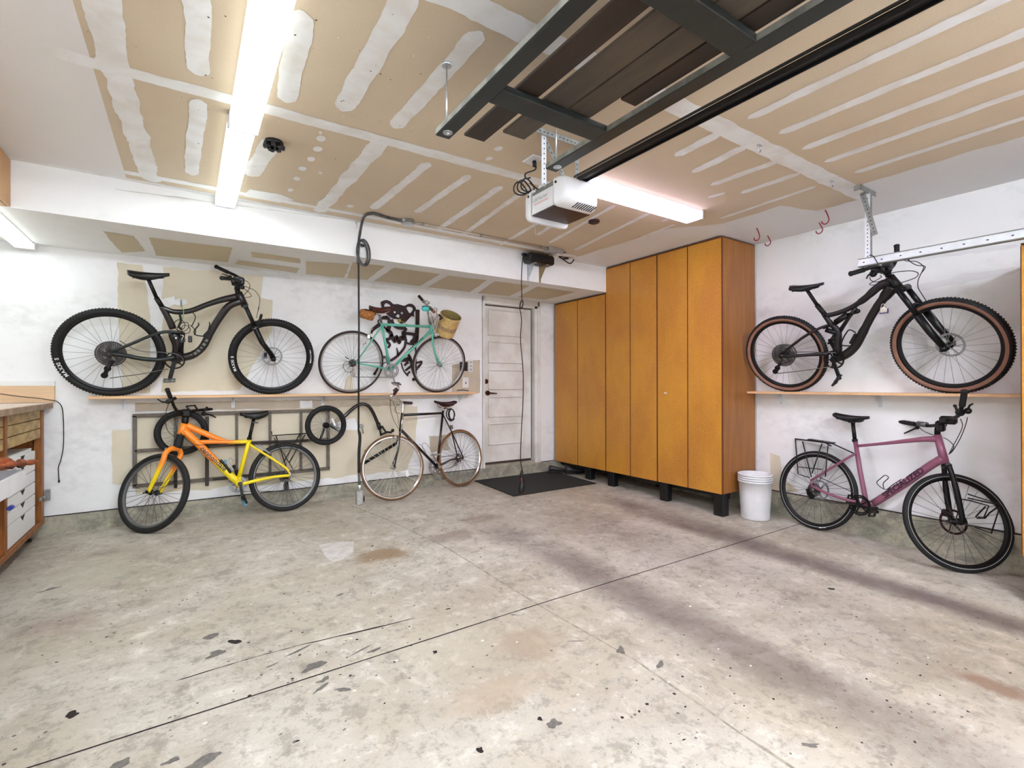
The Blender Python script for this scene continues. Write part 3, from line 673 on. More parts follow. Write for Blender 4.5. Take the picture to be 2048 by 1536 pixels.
# red hooks
M['red'] = mat('red vinyl', (150, 36, 48), .4)
HK = ['red bicycle hook nearest the amber cabinets, farther from the wall', 'red bicycle hook nearest the amber cabinets, close to the wall', 'red bicycle hook nearer the door track, farther from the wall', 'red bicycle hook nearer the door track, close to the wall']
for i, (u, v_) in enumerate(((1513, 456), (1535, 471), (1650, 420), (1638, 445))):
    c = cp(u, v_); R_ = .030; q = MB(); s_ = 1 if i % 2 == 0 else .8
    pts = [c, c+V((0, -.014, -.03)), c+V((0, -.028, -.075*s_))]+[c+V((0, -.002-R_*math.cos(a)*.9, -.085*s_-R_*math.sin(a))) for a in [j*PI/8 for j in range(9)]]
    pts = smooth_pts(pts, 2); q.tube(pts, .0046, 8); solo(q, 'bicycle_hook', 'red', HK[i], 'hook', c+V((0, 0, -.125)), 'red ceiling hooks')
c = cp(1188, 441); q = MB(); q.cyl(c, c+V((0, 0, -.018)), .048, 24); q.cyl(c+V((0, 0, -.018)), c+V((0, 0, -.026)), .034, 24)
M['brownblack'] = mat('dark brown plastic', (60, 36, 32), .5); solo(q, 'ceiling_disc', 'brownblack', 'small dark round disc on the ceiling beside the opener', 'ceiling fitting', c+V((0, 0, -.026)))
# torn black cable box near the strip lights
c = cp(548, 283); q = MB(); q.cyl(c, c+V((0, 0, -.02)), .05, 14)
for a in range(7):
    th = a*.9; q.box(c+V((.042*math.cos(th), .042*math.sin(th), -.028)), (.03, .022, .02), Matrix.Rotation(th, 3, 'Z'))
q.tube(smooth_pts([c+V((.01, 0, -.02)), c+V((.0, .02, -.05)), c+V((-.03, .01, -.045)), c+V((-.045, -.02, -.02))], 4), .005, 7)
solo(q, 'ceiling_box', 'black', 'black round electrical box with loose parts beside the two strip lights', 'electrical box', c+V((0, 0, -.05)))

# ================================================================== CONDUIT, DROP CORD, CORD REEL
b0 = cp(816, 440)+V((0, 0, 0)); b1 = cp(1108, 497)
t_ = thing('conduit_run', 'thin metal conduit with steel junction boxes on the ceiling along the soffit', 'conduit', (2.4, 3.98, HC-.05))
q = MB(); q.cyl((b0.x+.04, b0.y, HC-.012), (b1.x-.06, b1.y, HC-.012), .009, 10); M['conduit'] = mat('dull conduit', (186, 172, 158), .45, .3)
cdt = q.build('conduit_pipe', 'conduit', t_)
for x in (b0.x+.12, 2.3, 3.0):
    q = MB(); q.cyl((x, b0.y+(b1.y-b0.y)*(x-b0.x)/(b1.x-b0.x), HC-.012), (x+.025, b0.y+(b1.y-b0.y)*(x-b0.x)/(b1.x-b0.x), HC-.012), .013, 10); q.build('coupling', 'steel_dull', cdt)
q = MB(); q.lathe((b0.x, b0.y, HC-.0), (0, 0, -1), [(.001, 0), (.055, 0), (.055, .035), (.06, .036), (.06, .04), (.001, .041)], 8); q.bb((b0.x-.06, b0.y-.03, HC-.03), (b0.x-.04, b0.y+.03, HC-.008)); q.build('junction_box', 'steel', t_)
q = MB(); q.bb((b1.x-.09, b1.y-.05, HC-.045), (b1.x+.02, b1.y+.05, HC), bev=.006); q.bb((b1.x+.02, b1.y-.04, HC-.055), (b1.x+.10, b1.y+.03, HC), bev=.005); q.build('junction_box', 'steel', t_)
# drop cord
hk = cp(711, 444); c0 = cp(743, 424); cy = hk.y-.02; cx = at(717, 700, 'y', cy).x
t_ = thing('drop_cord', 'thick grey drop cord with a tied coil and metal outlet box, hanging from the ceiling', 'power cord', (cx, cy, .16))
q = MB(); q.tube(smooth_pts([(b0.x-.05, b0.y, HC-.02), (b0.x-.16, b0.y+.01, HC-.012), c0+V((.05, 0, -.012)), c0+V((0, 0, -.012)), c0+V((-.04, .08, -.03)), (cx+.01, cy, HC-.12), (cx, cy, HC-.22), (cx-.004, cy, 2.25)], 8), .0115, 10)
q.build('cord', 'cordgrey', t_)
q = MB()
for (dx, rx, rz, dz) in ((.045, .052, .118, 2.355), (.03, .045, .110, 2.35)):
    q.tube([V((cx+dx+rx*math.cos(a), cy-.012+.02*math.sin(a), dz+rz*math.sin(a))) for a in [j*PI/18 for j in range(36)]], .0085, 10, closed=True)
q.build('coil', 'cordgrey', t_)
q = MB(); q.tube([(cx-.012, cy, 2.43), (cx+.03, cy-.015, 2.425), (cx+.06, cy-.01, 2.42)], .004, 8); q.box((cx+.03, cy-.02, 2.41), (.035, .006, .02)); q.build('cable_tie', 'black', t_)
pa = at(717, 520, 'y', cy); pb = at(717, 860, 'y', cy); pc = at(718, 905, 'y', cy); pe = at(719, 975, 'y', cy)
q = MB(); q.tube([(cx, cy, 2.30), pa, V((cx+.004, cy, 1.7)), pb], .0082, 10); q.build('cord', 'cord', t_)
q = MB(); q.tube(smooth_pts([pb, at(720, 875, 'y', cy), at(718, 905, 'y', cy), at(718, 945, 'y', cy)], 4), [.010]*2+[.013]*11, 12); q.build('strain_relief', 'cord', t_)
q = MB(); q.tube([at(718, 945, 'y', cy), pe], .0115, 10); q.build('cord', 'cordgrey', t_)
bb_ = at(719, 996, 'y', cy)
q = MB(); q.box(bb_, (.060, .055, .125), bev=.01); q.cyl(pe+V((0, 0, .025)), pe-V((0, 0, .02)), .016, 12); q.box(bb_+V((-.006, -.029, 0)), (.045, .005, .10), bev=.002); q.build('outlet_box', 'steel', t_)
q = MB(); q.cyl(bb_+V((.03, 0, -.01)), bb_+V((.038, 0, -.01)), .026, 16); q.build('socket', 'hole', t_)
q = MB(); q.cyl(hk+V((0, -.02, 0)), hk+V((0, -.02, -.02)), .007, 8); q.tube([hk+V((0, -.02, -.02)), hk+V((.012, -.02, -.04)), hk+V((.0, -.02, -.06))], .003, 6); q.build('hook', 'steel', t_)
# reel on two shelf brackets
ry0, ry1 = YS-.15, YS-.005
ra_, rb_ = at(1060, 510, 'y', ry0), at(1108, 532, 'y', ry0)
t_ = thing('cord_reel', 'black cord reel on soffit brackets, its work light hanging down to the mat', 'cord reel', ((ra_.x+rb_.x)/2, YS-.08, rb_.z))
q = MB(); q.bb((ra_.x, ry0, rb_.z+.01), (rb_.x+.02, ry1, HC-.03), bev=.02); q.bb((ra_.x-.05, ry0+.05, HC-.06), (ra_.x, ry0+.09, HC-.035), bev=.006); q.build('reel_housing', 'black', t_)
for u in (1069, 1093):
    x = at(u, 540, 'y', ry0+.03).x; q = MB(); zt_ = rb_.z+.008
    q.bb((x-.012, ry0+.0, zt_-.003), (x+.012, YS-.001, zt_)); q.bb((x-.012, YS-.005, zt_-.17), (x+.012, YS-.001, zt_)); q.add([(x, ry0+.03, zt_-.003), (x, YS-.004, zt_-.003), (x, YS-.004, zt_-.15), (x+.003, ry0+.03, zt_-.003), (x+.003, YS-.004, zt_-.003), (x+.003, YS-.004, zt_-.15)], [(0, 1, 2), (3, 5, 4), (0, 2, 5, 3)])
    q.build('shelf_bracket', 'steel' if u < 1080 else mat('yellowed zinc', (170, 150, 110), .5, .6), t_)
py = ry0+.07
def cpt(u, v_): return at(u, v_, 'y', py)
q = MB(); q.tube(smooth_pts([cpt(1063, 508), cpt(1050, 510), cpt(1045, 520), cpt(1043, 560), cpt(1044, 600)], 5), .0048, 8)
q.tube([cpt(1043, 609)+V((.026*math.cos(a), .01*math.cos(a), .036*math.sin(a)+.02*math.cos(a))) for a in [j*PI/10 for j in range(20)]], .0062, 8, closed=True)
q.tube(smooth_pts([cpt(1039, 615), cpt(1043, 640), cpt(1041, 680), cpt(1046, 740), cpt(1046, 800), cpt(1043, 860), cpt(1041, 915), cpt(1044, 940)], 4), .0048, 8); q.build('cord', 'cord', t_)
q = MB(); q.tube(smooth_pts([cpt(1108, 508), cpt(1125, 518), cpt(1140, 527), cpt(1148, 518), cpt(1146, 508), V((b1.x+.08, b1.y-.02, HC-.03))], 5), .007, 8); q.tube(smooth_pts([V((b1.x-.09, b1.y, HC-.03)), cpt(1093, 502), cpt(1095, 510)], 4), .006, 8); q.build('power_cord', 'black', t_)
pq = cpt(1132, 513); q = MB(); q.bb(pq+V((-.02, -.02, -.03)), pq+V((.03, .03, .035)), bev=.008); q.tube([pq, cpt(1118, 513)], .011, 10); q.build('plug', 'black', t_)
q = MB(); q.tube([cpt(1105, 512), cpt(1116, 512)], .012, 10); q.build('plug_collar', 'white', t_)
w0, w1 = cpt(1044, 945), cpt(1042, 982)
q = MB(); q.tube(smooth_pts([cpt(1044, 940), cpt(1043, 952), cpt(1044, 966), cpt(1042, 980), cpt(1043, 988)], 4), [.010, .012, .016, .020, .020, .019, .020, .024, .028, .032, .034, .036, .036, .034, .030, .02, .012], 12); q.build('work_light', 'black', t_)
q = MB(); q.tube([cpt(1041, 955)+V((-.004, -.022, 0)), cpt(1041, 965)+V((-.004, -.024, 0))], .006, 8); q.build('switch', 'red', t_)

# ================================================================== AMBER CABINETS (right wall)
XC = 4.225; ys = [5.285, 4.808, 4.299, 3.906, 3.522, 3.136, 2.753]; zb0, zt0 = ZC+.004, HC-.022
def cabinet(y0, y1, ztop, splits, label, end=False, xb=W-.032, group='amber cabinets along the right wall'):
    t_ = thing('tall_cabinet', label, 'cabinet', ((XC+xb)/2, (y0+y1)/2, zb0), group)
    q = MB(); q.bb((XC+.021, y0+.001, zb0+.001), (xb, y1-.001, ztop), m=0); q.build('body', 'amber_side', t_)
    q = MB(); q.bb((XC+.004, y0+.001, ztop+.0005), (xb, y1-.001, ztop+.010)); q.build('top_trim', 'amber_edge', t_)
    e = [y0]+splits+[y1]
    for a, b in zip(e, e[1:]):
        q = MB(); q.bb((XC, a+.0045, zb0), (XC+.0195, b-.0045, ztop-.004), bev=.001); d_ = q.build('door', ['amber', 'amber_edge'], t_)
        for pl in d_.data.polygons: pl.material_index = 1 if abs(pl.normal.y) > .7 else 0  # door edges coloured darker to deepen the shade in the seams
    q = MB(); q.bb((XC+.008, y0-.001, zb0+.004), (XC+.0205, y1+.001, ztop-.005)); q.build('face_frame', 'amber_edge', t_)  # dark sheet standing in for the shade between the doors
    return t_
ca = cabinet(ys[2]+.002, ys[0], ZS-.02, [ys[1]], 'shorter amber cabinet pair of doors fitted under the soffit beside the back door')
cb = cabinet(ys[4]+.002, ys[2]-.002, zt0, [ys[3]], 'ceiling-height amber cabinet between the shorter one and the one at the open end')
cc = cabinet(ys[6]+.002, ys[4]-.002, zt0, [ys[5]], 'ceiling-height amber cabinet at the open end, beside the stacked buckets')
q = MB(); h = at(1331, 786, 'x', XC); q.box(h+V((-.001, 0, 0)), (.002, .035, .012)); q.build('label_sticker', 'white', cc)
for (px, py_, lab) in ((1221, 955, cb), (1326, 990, cc)):
    y = min(at(px, 900, 'x', XC+.05).y, 4.24 if lab is cb else 3.46); q = MB(); q.bb((XC+.02, y-.05, fz(y)), (XC+.10, y+.05, zb0), bev=.004); q.build('leg', 'black', lab)
y = ys[6]+.06; q = MB(); q.bb((XC+.02, y-.05, fz(y)), (XC+.12, y+.05, zb0), bev=.004); q.build('leg', 'black', cc)
q = MB(); q.bb((XC+.03, ys[2]+.3, fz(4.9)), (XC+.11, ys[2]+.4, zb0), bev=.004); q.build('leg', 'black', ca)
for lab, a, b in ((ca, 2, 0), (cb, 4, 2), (cc, 6, 4)):
    q = MB(); q.bb((XC+.10, ys[a]+.01, zb0-.055), (XC+.14, ys[b]-.01, zb0)); q.build('base_rail', 'black', lab)
    q = MB(); y = (ys[a]+ys[b])/2; q.bb((W-.11, y-.05, fz(y)), (W-.035, y+.05, zb0), bev=.004); q.build('leg', 'black', lab)
# second cabinet at the right edge of the view
t_ = cabinet(-.55, .762, 2.045, [.10], 'low-topped amber cabinet at the right edge, below the door track', group='amber cabinets along the right wall')
for y in (.70, -.5):
    q = MB(); q.bb((XC+.01, y-.05, fz(y)), (XC+.11, y+.05, zb0), bev=.004); q.build('leg', 'black', t_)
    q = MB(); q.bb((W-.11, y-.05, fz(y)), (W-.035, y+.05, zb0), bev=.004); q.build('leg', 'black', t_)

# buckets, nested
bc = floor_at(1509, 1023); bx, by = 4.505, 2.594
def bucket_mb(x, y, z):
    q = MB(); q.lathe((x, y, z), (0, 0, 1), [(.001, 0), (.121, 0), (.124, .005), (.135, .20), (.1445, .345), (.1515, .347), (.1525, .352), (.1525, .3585), (.150, .3605), (.1452, .3605), (.1447, .359), (.1338, .20), (.1225, .004), (.001, .003)], 48)
    return q
BL = ['white plastic bucket standing on the floor, outermost of the nested stack', 'white plastic bucket, second from the bottom of the nested stack', 'white plastic bucket, second from the top of the nested stack', 'open white plastic bucket on top of the nested stack beside the cabinet']
q = bucket_mb(bx, by, fz(by)+.001); b0_ = solo(q, 'bucket', 'plastic_white', BL[0], 'bucket', (bx, by, fz(by)+.001), 'nested white buckets')
for i in range(1, 4):
    o = b0_.copy(); COL.objects.link(o); o.location = b0_.location+V((0, 0, .0205*i)); o['label'] = BL[i]

# mat and shoes
q = MB(); P = [floor_at(*p) for p in ((950, 962), (1101, 944), (1194, 967.5), (1026, 993.3))]
x0_, x1_, y0_, y1_ = 2.96, 4.18, 4.42, 5.285
vs = [V((x0_, y0_, fz(y0_))), V((x1_, y0_, fz(y0_))), V((x1_, y1_, fz(y1_))), V((x0_, y1_, fz(y1_)))]
q.add([v_+FN*.001 for v_ in vs]+[v_+FN*.011 for v_ in vs], [(3, 2, 1, 0), (4, 5, 6, 7), (0, 1, 5, 4), (1, 2, 6, 5), (2, 3, 7, 6), (3, 0, 4, 7)])
M['mat'] = mat('charcoal rubber mat', (33, 36, 33), .85, var=.3, vs=60, bump=.6, bs=150); solo(q, 'doormat', 'mat', 'dark rectangular rubber mat on the floor below the back door', 'mat', ((x0_+x1_)/2, (y0_+y1_)/2, fz(4.85)))
def shoe(x, y, ang, label):
    z = fz(y)+.012; Rz = Matrix.Rotation(ang, 3, 'Z'); t_ = thing('shoe', label, 'shoe', (x, y, z), 'shoes under the cabinet')
    def rings(prof):
        o = []
        for (l, w, z0, z1, sk) in prof:
            o.append([V((x, y, z))+Rz @ V((l, sk+w*math.cos(a), (z0+z1)/2+(z1-z0)/2*math.sin(a))) for a in [j*PI/8 for j in range(16)]])
        return o
    q = MB(); q.ring_tube(rings([(-.135, .015, .0, .02, 0), (-.13, .032, 0, .026, 0), (-.06, .036, 0, .024, 0), (.03, .045, 0, .02, .004), (.10, .042, 0, .02, .006), (.14, .02, .002, .018, .004)])); q.build('sole', 'rubber_dusty', t_)
    q = MB(); q.ring_tube(rings([(-.125, .022, .018, .085, 0), (-.10, .030, .018, .10, 0), (-.04, .032, .018, .085, 0), (.02, .038, .018, .065, .004), (.08, .038, .016, .048, .006), (.125, .018, .014, .03, .004)])); q.build('upper', M['shoe'], t_)
M['shoe'] = mat('dark leather', (40, 36, 38), .5, var=.3, vs=40)
shoe(4.17, 5.15, -.5, 'left one of the dark shoes tucked beneath the cabinet corner'); shoe(4.33, 4.99, -.35, 'right one of the dark shoes tucked beneath the cabinet corner')

# ================================================================== SHELVES
def bracket(mb_parent, a, d, z, L=.15, H=.10, mm='zinc_white'):   # a wall point, d direction away from the wall
    a, d = V(a), V(d); s_ = d.cross(V((0, 0, 1))); q = MB()
    q.beam(a+V((0, 0, -.0015))+d*.001, a+d*L+V((0, 0, -.0015)), .026, .003); q.beam(a+d*.0025+V((0, 0, -H)), a+d*.0025, .026, .003, up=d)
    p = [a+d*.004+V((0, 0, -.003)), a+d*(L*.85)+V((0, 0, -.003)), a+d*.004+V((0, 0, -H*.9))]; q.add([x+s_*.002 for x in p]+[x-s_*.002 for x in p], [(0, 1, 2), (5, 4, 3), (0, 3, 4, 1), (1, 4, 5, 2), (2, 5, 3, 0)])
    q.build('shelf_bracket', mm, mb_parent)
sz = 1.112
t_ = thing('wall_shelf', 'long narrow pine shelf on the back wall carrying two bikes', 'shelf', (1.1, D, sz-.022))
q = MB(); xl_, xr_ = at(176, 796, 'y', 5.12).x, at(953, 786, 'y', 5.12).x
q.bb((xl_, 5.115, sz-.022), (xr_, D-.002, sz), bev=.002); q.build('board', 'pine_x', t_)
for u in (247, 466, 645, 918): bracket(t_, (at(u, 800, 'y', D).x, D-.002, sz-.022), (0, -1, 0), sz)
q = MB(); q.tube(smooth_pts([at(914, 781.5, 'y', 5.16), at(922, 780.5, 'y', 5.16), at(930, 781, 'y', 5.17), at(937, 782, 'y', 5.16)], 4), .005, 8); o = solo(q, 'hand_tool', 'cord', 'small dark tool lying at the right end of the back shelf', 'tool', (at(925, 783, 'y', 5.16).x, 5.16, sz))
o.location.z += .003
SR = at(1494, 783.5, 'x', 4.637); SRz = at(1800, 786, 'x', 4.637).z
t_ = thing('wall_shelf', 'long narrow pine shelf on the right wall carrying the tan-tyred mountain bike', 'shelf', (W, 1.8, SRz-.022))
q = MB(); q.bb((4.637, .775, SRz-.022), (W-.002, SR.y, SRz), bev=.002); q.build('board', 'pine_x', t_)
for u in (1563, 1761): bracket(t_, (W-.002, at(u, 805, 'x', W).y, SRz-.022), (-1, 0, 0), SRz)

# wall plates beside the door
c = at(941, 732, 'y', D); q = MB(); q.box(c+V((0, -.006, 0)), (.055, .010, .15), bev=.003)
t_ = q.build('button_panel', 'white'); 
t_['label'] = 'narrow white button plate on the wall left of the back door'; t_['category'] = 'wall switch'
for v_ in t_.data.vertices: v_.co -= c
t_.location = c
for dz in (.045, 0, -.045):
    q = MB(); q.box(c+V((0, -.0125, dz)), (.03, .003, .028), bev=.002); q.build('button', 'grey_print', t_)
c = at(931, 765, 'y', D); q = MB(); q.box(c+V((0, -.004, 0)), (.085, .007, .125), bev=.003); q.box(c+V((.0, -.010, -.005)), (.011, .008, .022), bev=.002, m=1)
solo(q, 'light_switch', ['white', 'hole'], 'white light switch plate above the right end of the back shelf', 'light switch', c+V((0, 0, -.06)))
q = MB(); c = at(931, 733, 'y', D); q.bb(c+V((-.08, -.012, -.055)), c+V((.025, -.001, .055)), bev=.003); o = solo(q, 'door_sensor', 'black', 'black wall box partly hidden behind the teal bike front wheel', 'wall box', c+V((0, 0, -.05)))

# ================================================================== WORKBENCH (left wall)
XB = -.93
t_ = thing('workbench', 'long wooden workbench along the left wall with open drawers and brown posts', 'workbench', (-1.24, 4.0, 0))
bl = XL+.036
M['bench_top'] = mat('worn laminate bench top', (232, 214, 200), .5, c2=(208, 186, 168), vs=5); M['bench_edge'] = mat('scuffed bench edge', (172, 148, 122), .7, c2=(146, 124, 102), vs=14)
M['post'] = mat('brown stained post', (150, 92, 34), .5, c2=(124, 70, 24), vs=6, stretch=(6, 6, 1)); M['drawer_front'] = mat('yellowed pine drawer', (196, 166, 104), .6, c2=(158, 132, 88), vs=5, stretch=(1, 2, 5))
q = MB(); q.bb((bl, .9, 1.020), (XB+.045, D-.034, 1.062), bev=.003); tp = q.build('bench_top', 'bench_edge', t_)
q = MB(); q.bb((bl+.001, .902, 1.0622), (XB+.040, D-.036, 1.0645)); q.build('laminate', 'bench_top', tp)
ez = .142
q = MB(); q.bb((bl, .95, ez-.03), (XB, D-.06, ez+.012), bev=.003); q.build('bottom_shelf', 'post', t_)
for y in (5.20, 4.27, 3.3, 2.3, 1.1):
    w_ = .075 if y > 5 else .05
    q = MB(); q.bb((XB-.045, y-w_/2-.005, ez+.012), (XB, y+w_/2, 1.020), bev=.003); q.build('post', 'post', t_)
    q = MB(); q.bb((bl, y-.02, ez+.012), (XB-.046, y+.0, 1.019)); q.build('divider', 'post', t_)
for (ya, yb) in ((4.302, 5.155), (3.335, 4.238), (2.335, 3.265), (1.135, 2.265)):
    for k in range(3):
        z0_ = .800+k*.074; q = MB(); q.bb((XB-.40, ya+.004, z0_), (XB-.006, yb-.004, z0_+.068), bev=.003); q.build('drawer', 'drawer_front', t_)
q = MB(); z_ = .130
q.bb((bl, D-.0545, ez), (XB-.05, D-.05, 1.015)); q.build('end_panel', 'post', t_)
for y in (5.18, 4.16, 2.6, 1.1):
    q = MB(); q.cyl((XB-.10, y, ez-.03), (XB-.10, y, fz(y)+.012), .03, 16); q.cyl((XB-.10, y, fz(y)+.012), (XB-.10, y, fz(y)), .042, 16); q.build('leg', 'black', t_)
q = MB(); c = V((XB+.004, 5.17, .335)); q.bb(c+V((-.002, -.10, -.012)), c+V((.004, .05, .012))); q.bb(c+V((.0, .05, -.04)), c+V((.03, .09, .045))); q.cyl(c+V((0, .0, 0)), c+V((.014, .0, 0)), .014, 12); q.build('hasp', 'steel_dull', t_)
# splash board on the back wall
q = MB(); q.bb((bl, D-.0325, 1.066), (XB+.052, D-.001, 1.198)); sb = solo(q, 'splash_board', 'ply', 'peach plywood splash board on the back wall behind the workbench end', 'board', (-1.2, D-.02, 1.066))
q = MB(); q.bb((bl, D-.020, 1.199), (XB+.052, D-.001, 1.235)); solo(q, 'ledger_strip', 'white', 'white painted strip on the wall just above the plywood splash board', 'wall strip', (-1.2, D-.01, 1.199))
# white drawer unit inside the bench
ux0, ux1, uy0, uy1, uz0, uz1 = -1.42, XB-.012, 4.318, 5.03, ez+.0125, .735
t_ = thing('drawer_unit', 'white six-drawer unit standing inside the workbench', 'drawer unit', ((ux0+ux1)/2, (uy0+uy1)/2, uz0))
q = MB(); q.bb((ux0, uy0, uz0), (ux1-.02, uy1, uz1), bev=.002); q.build('carcass', 'white', t_)
hs = [.095, .095, .095, .095, .095, .105]; z_ = uz0+.004
for k, h in enumerate([.150, .088, .088, .088, .078, .070]):
    q = MB(); q.bb((ux1-.0195, uy0+.004, z_), (ux1, uy1-.004, z_+h-.006), bev=.002); dr = q.build('drawer', 'white', t_)
    yc_ = (uy0+uy1)/2+.02; q = MB(); zt_ = z_+h-.006; q.add([(ux1+.0008, yc_-.055, zt_), (ux1+.0008, yc_+.055, zt_), (ux1+.0008, yc_, zt_-.036), (ux1-.001, yc_-.055, zt_), (ux1-.001, yc_+.055, zt_), (ux1-.001, yc_, zt_-.036)], [(0, 1, 2), (5, 4, 3), (0, 3, 4, 1), (1, 4, 5, 2), (2, 5, 3, 0)])
    q.build('notch', 'hole', dr); z_ += h
# tray with gloves pulled out beside it
q = MB(); ty0, ty1, tx0, tx1, tz0_, tz1_ = 3.55, 4.06, -1.35, -.80, .600, .700
q.bb((tx0, ty0, tz0_), (tx1, ty1, tz0_+.012)); q.bb((tx0, ty0, tz0_+.012), (tx0+.012, ty1, tz1_)); q.bb((tx1-.012, ty0, tz0_+.012), (tx1, ty1, tz1_)); q.bb((tx0+.012, ty0, tz0_+.012), (tx1-.012, ty0+.012, tz1_)); q.bb((tx0+.012, ty1-.012, tz0_+.012), (tx1-.012, ty1, tz1_))
solo(q, 'tray', 'plastic_white', 'white tray pulled out of the workbench at the left edge', 'tray', (-1.07, 3.9, tz0_))
q = MB(); pts = smooth_pts([(-1.0, 3.62, .735), (-.93, 3.74, .745), (-.87, 3.85, .750), (-.83, 3.96, .745), (-.80, 4.07, .735), (-.775, 4.20, .725)], 4)
q.tube(pts, [.020+.009*math.sin(i*1.9) for i in range(len(pts)-4)]+[.018, .016, .012, .006], 9); q.tube(smooth_pts([(-.97, 3.66, .745), (-.90, 3.80, .775), (-.86, 3.93, .77), (-.85, 4.02, .745)], 3), [.03, .024, .032, .026, .030, .022, .024, .018, .014, .008], 9); q.tube(smooth_pts([(-1.0, 3.72, .73), (-.93, 3.9, .74), (-.90, 4.02, .73)], 3), [.026, .02, .028, .02, .024, .018, .010], 8)
M['glove'] = mat('rust orange leather', (176, 92, 50), .7, c2=(50, 32, 26), vs=12, bump=.5, bs=30); solo(q, 'work_gloves', 'glove', 'crumpled orange work gloves lying on the pulled-out tray', 'gloves', (-.9, 3.9, .702))
q = MB(); c = at(19, 1017, 'x', -.915); q.cyl(c, c+V((0, .05, 0)), .014, 14); q.sphere(c+V((0, .05, 0)), .014, 12); M['blue'] = mat('blue plastic', (74, 84, 186), .4)
solo(q, 'blue_handle', 'blue', 'blue rounded handle poking out beside the white drawer unit', 'handle', c+V((0, .04, -.02)))
# cord over the bench end
q = MB(); P = [at(-10, 786, 'y', 5.24), at(40, 793, 'y', 5.24), at(80, 797, 'y', 5.25), at(105, 801, 'y', 5.26)]
P = [V((p.x, p.y, max(p.z, 1.070))) for p in P]+[at(114, 803, 'y', 5.285), at(124, 815, 'y', 5.30), at(127, 845, 'y', 5.31), at(127, 890, 'y', 5.312), at(122, 920, 'y', 5.312), at(117, 935, 'y', 5.312), at(118, 960, 'y', 5.312)]
q.tube(smooth_pts(P, 5), .0032, 7); q.tube([P[-1], P[-1]+V((0, 0, -.02))], .006, 8)
solo(q, 'loose_cord', 'cord', 'thin dark cord trailing over the workbench end and down the wall', 'cord', (P[-1].x, 5.31, P[-1].z-.02))
# wall cabinet over the bench
t_ = thing('wall_cabinet', 'tan wooden wall cabinet above the workbench at the left edge', 'cabinet', (-1.22, 3.4, ZS))
q = MB(); q.bb((XL+.001, 2.0, ZS+.001), (-.935, YS-.002, HC-.004)); M['tan_cab'] = mat('tan wood panel', (202, 158, 106), .5, c2=(188, 140, 92), vs=3, stretch=(4, 1, 1)); q.build('body', 'tan_cab', t_)
for a, b in ((2.0, 2.76), (2.764, 3.524), (3.528, YS-.003)):
    q = MB(); q.bb((-.934, a, ZS+.003), (-.914, b, HC-.006), bev=.002); q.build('door', 'tan_cab', t_)
BASKET_Z = (-9, -8)
M['swing'] = mat('grey green black alloy', (44, 48, 46), .35, .4)
M['gate_d'] = mat('dark grey steel tube', (56, 50, 46), .55, .2)
# ================================================================== BICYCLES
M['carbon'] = mat('dark bronze black carbon', (21, 18, 18), .32, .1, coat=.35, c2=(32, 25, 26), vs=4)
M['carbon2'] = mat('matt charcoal carbon', (24, 20, 20), .45, .05, c2=(17, 15, 15), vs=5)
M['alu_black'] = mat('black anodised alloy', (13, 13, 14), .4, .3)
M['alu'] = mat('brushed alloy', (176, 178, 180), .35, .8)
M['alu_grey'] = mat('grey alloy', (120, 122, 122), .4, .7)
M['chrome'] = mat('chrome', (214, 212, 208), .18, .95)
M['spoke_l'] = mat('steel spokes', (160, 162, 164), .35, .6)
M['spoke_d'] = mat('dark spokes', (92, 90, 90), .4, .5)
M['spoke_w'] = mat('bright spokes', (206, 204, 190), .35, .4)
M['teal'] = mat('teal enamel', (96, 184, 160), .3, coat=.4); M['teal_l'] = mat('turquoise cloth', (96, 222, 214), .6)
M['brownblk'] = mat('black brown enamel', (22, 12, 15), .25, coat=.4)
M['mauve'] = mat('satin mauve paint', (142, 84, 106), .38, coat=.3, c2=(132, 76, 97), vs=3); M['plum'] = mat('dark plum lettering', (52, 22, 44), .4)
M['tan_tire'] = mat('tan sidewall rubber', (142, 100, 80), .6, var=.1, vs=12); M['tan_tire2'] = mat('gum rubber', (124, 88, 54), .6, c2=(100, 70, 44), vs=10)
M['brown_tire'] = mat('brown rubber', (50, 34, 30), .6, c2=(40, 27, 24), vs=10)
M['leather'] = mat('red brown leather', (92, 34, 20), .4, c2=(56, 20, 16), vs=16); M['leather_d'] = mat('dark maroon leather', (44, 15, 18), .4)
M['wicker'] = mat('orange brown wicker', (186, 124, 62), .6, c2=(150, 92, 42), vs=40, bump=.6, bs=160)
M['straw'] = None
t = NT('woven straw basket'); pos = t.n('ShaderNodeNewGeometry').outputs['Position']; sep = t.n('ShaderNodeSeparateXYZ'); t.l(pos, sep.inputs[0])
wv = t.n('ShaderNodeTexWave', wave_type='BANDS', bands_direction='DIAGONAL'); wv.inputs['Scale'].default_value = 26; wv.inputs['Distortion'].default_value = 1; t.l(pos, wv.inputs['Vector'])
base = t.mix(t.ramp(t.noise(pos, 30, 3), .35, .7), lin((226, 196, 132)), lin((206, 168, 104)))
bandm = t.math('MULTIPLY', t.ramp(sep.outputs[2], BASKET_Z[0], BASKET_Z[0]+.01, 0, 1), t.ramp(sep.outputs[2], BASKET_Z[1]-.01, BASKET_Z[1], 1, 0))
base = t.mix(t.math('MULTIPLY', bandm, t.ramp(wv.outputs[0], .35, .6, .35, .9)), base, lin((124, 96, 84)))
t.l(base, t.b.inputs['Base Color']); t.b.inputs['Roughness'].default_value = .75; t.bump(wv.outputs[0], .4, .003); M['straw'] = t.m
M['label_w'] = mat('white print', (232, 232, 228), .5)
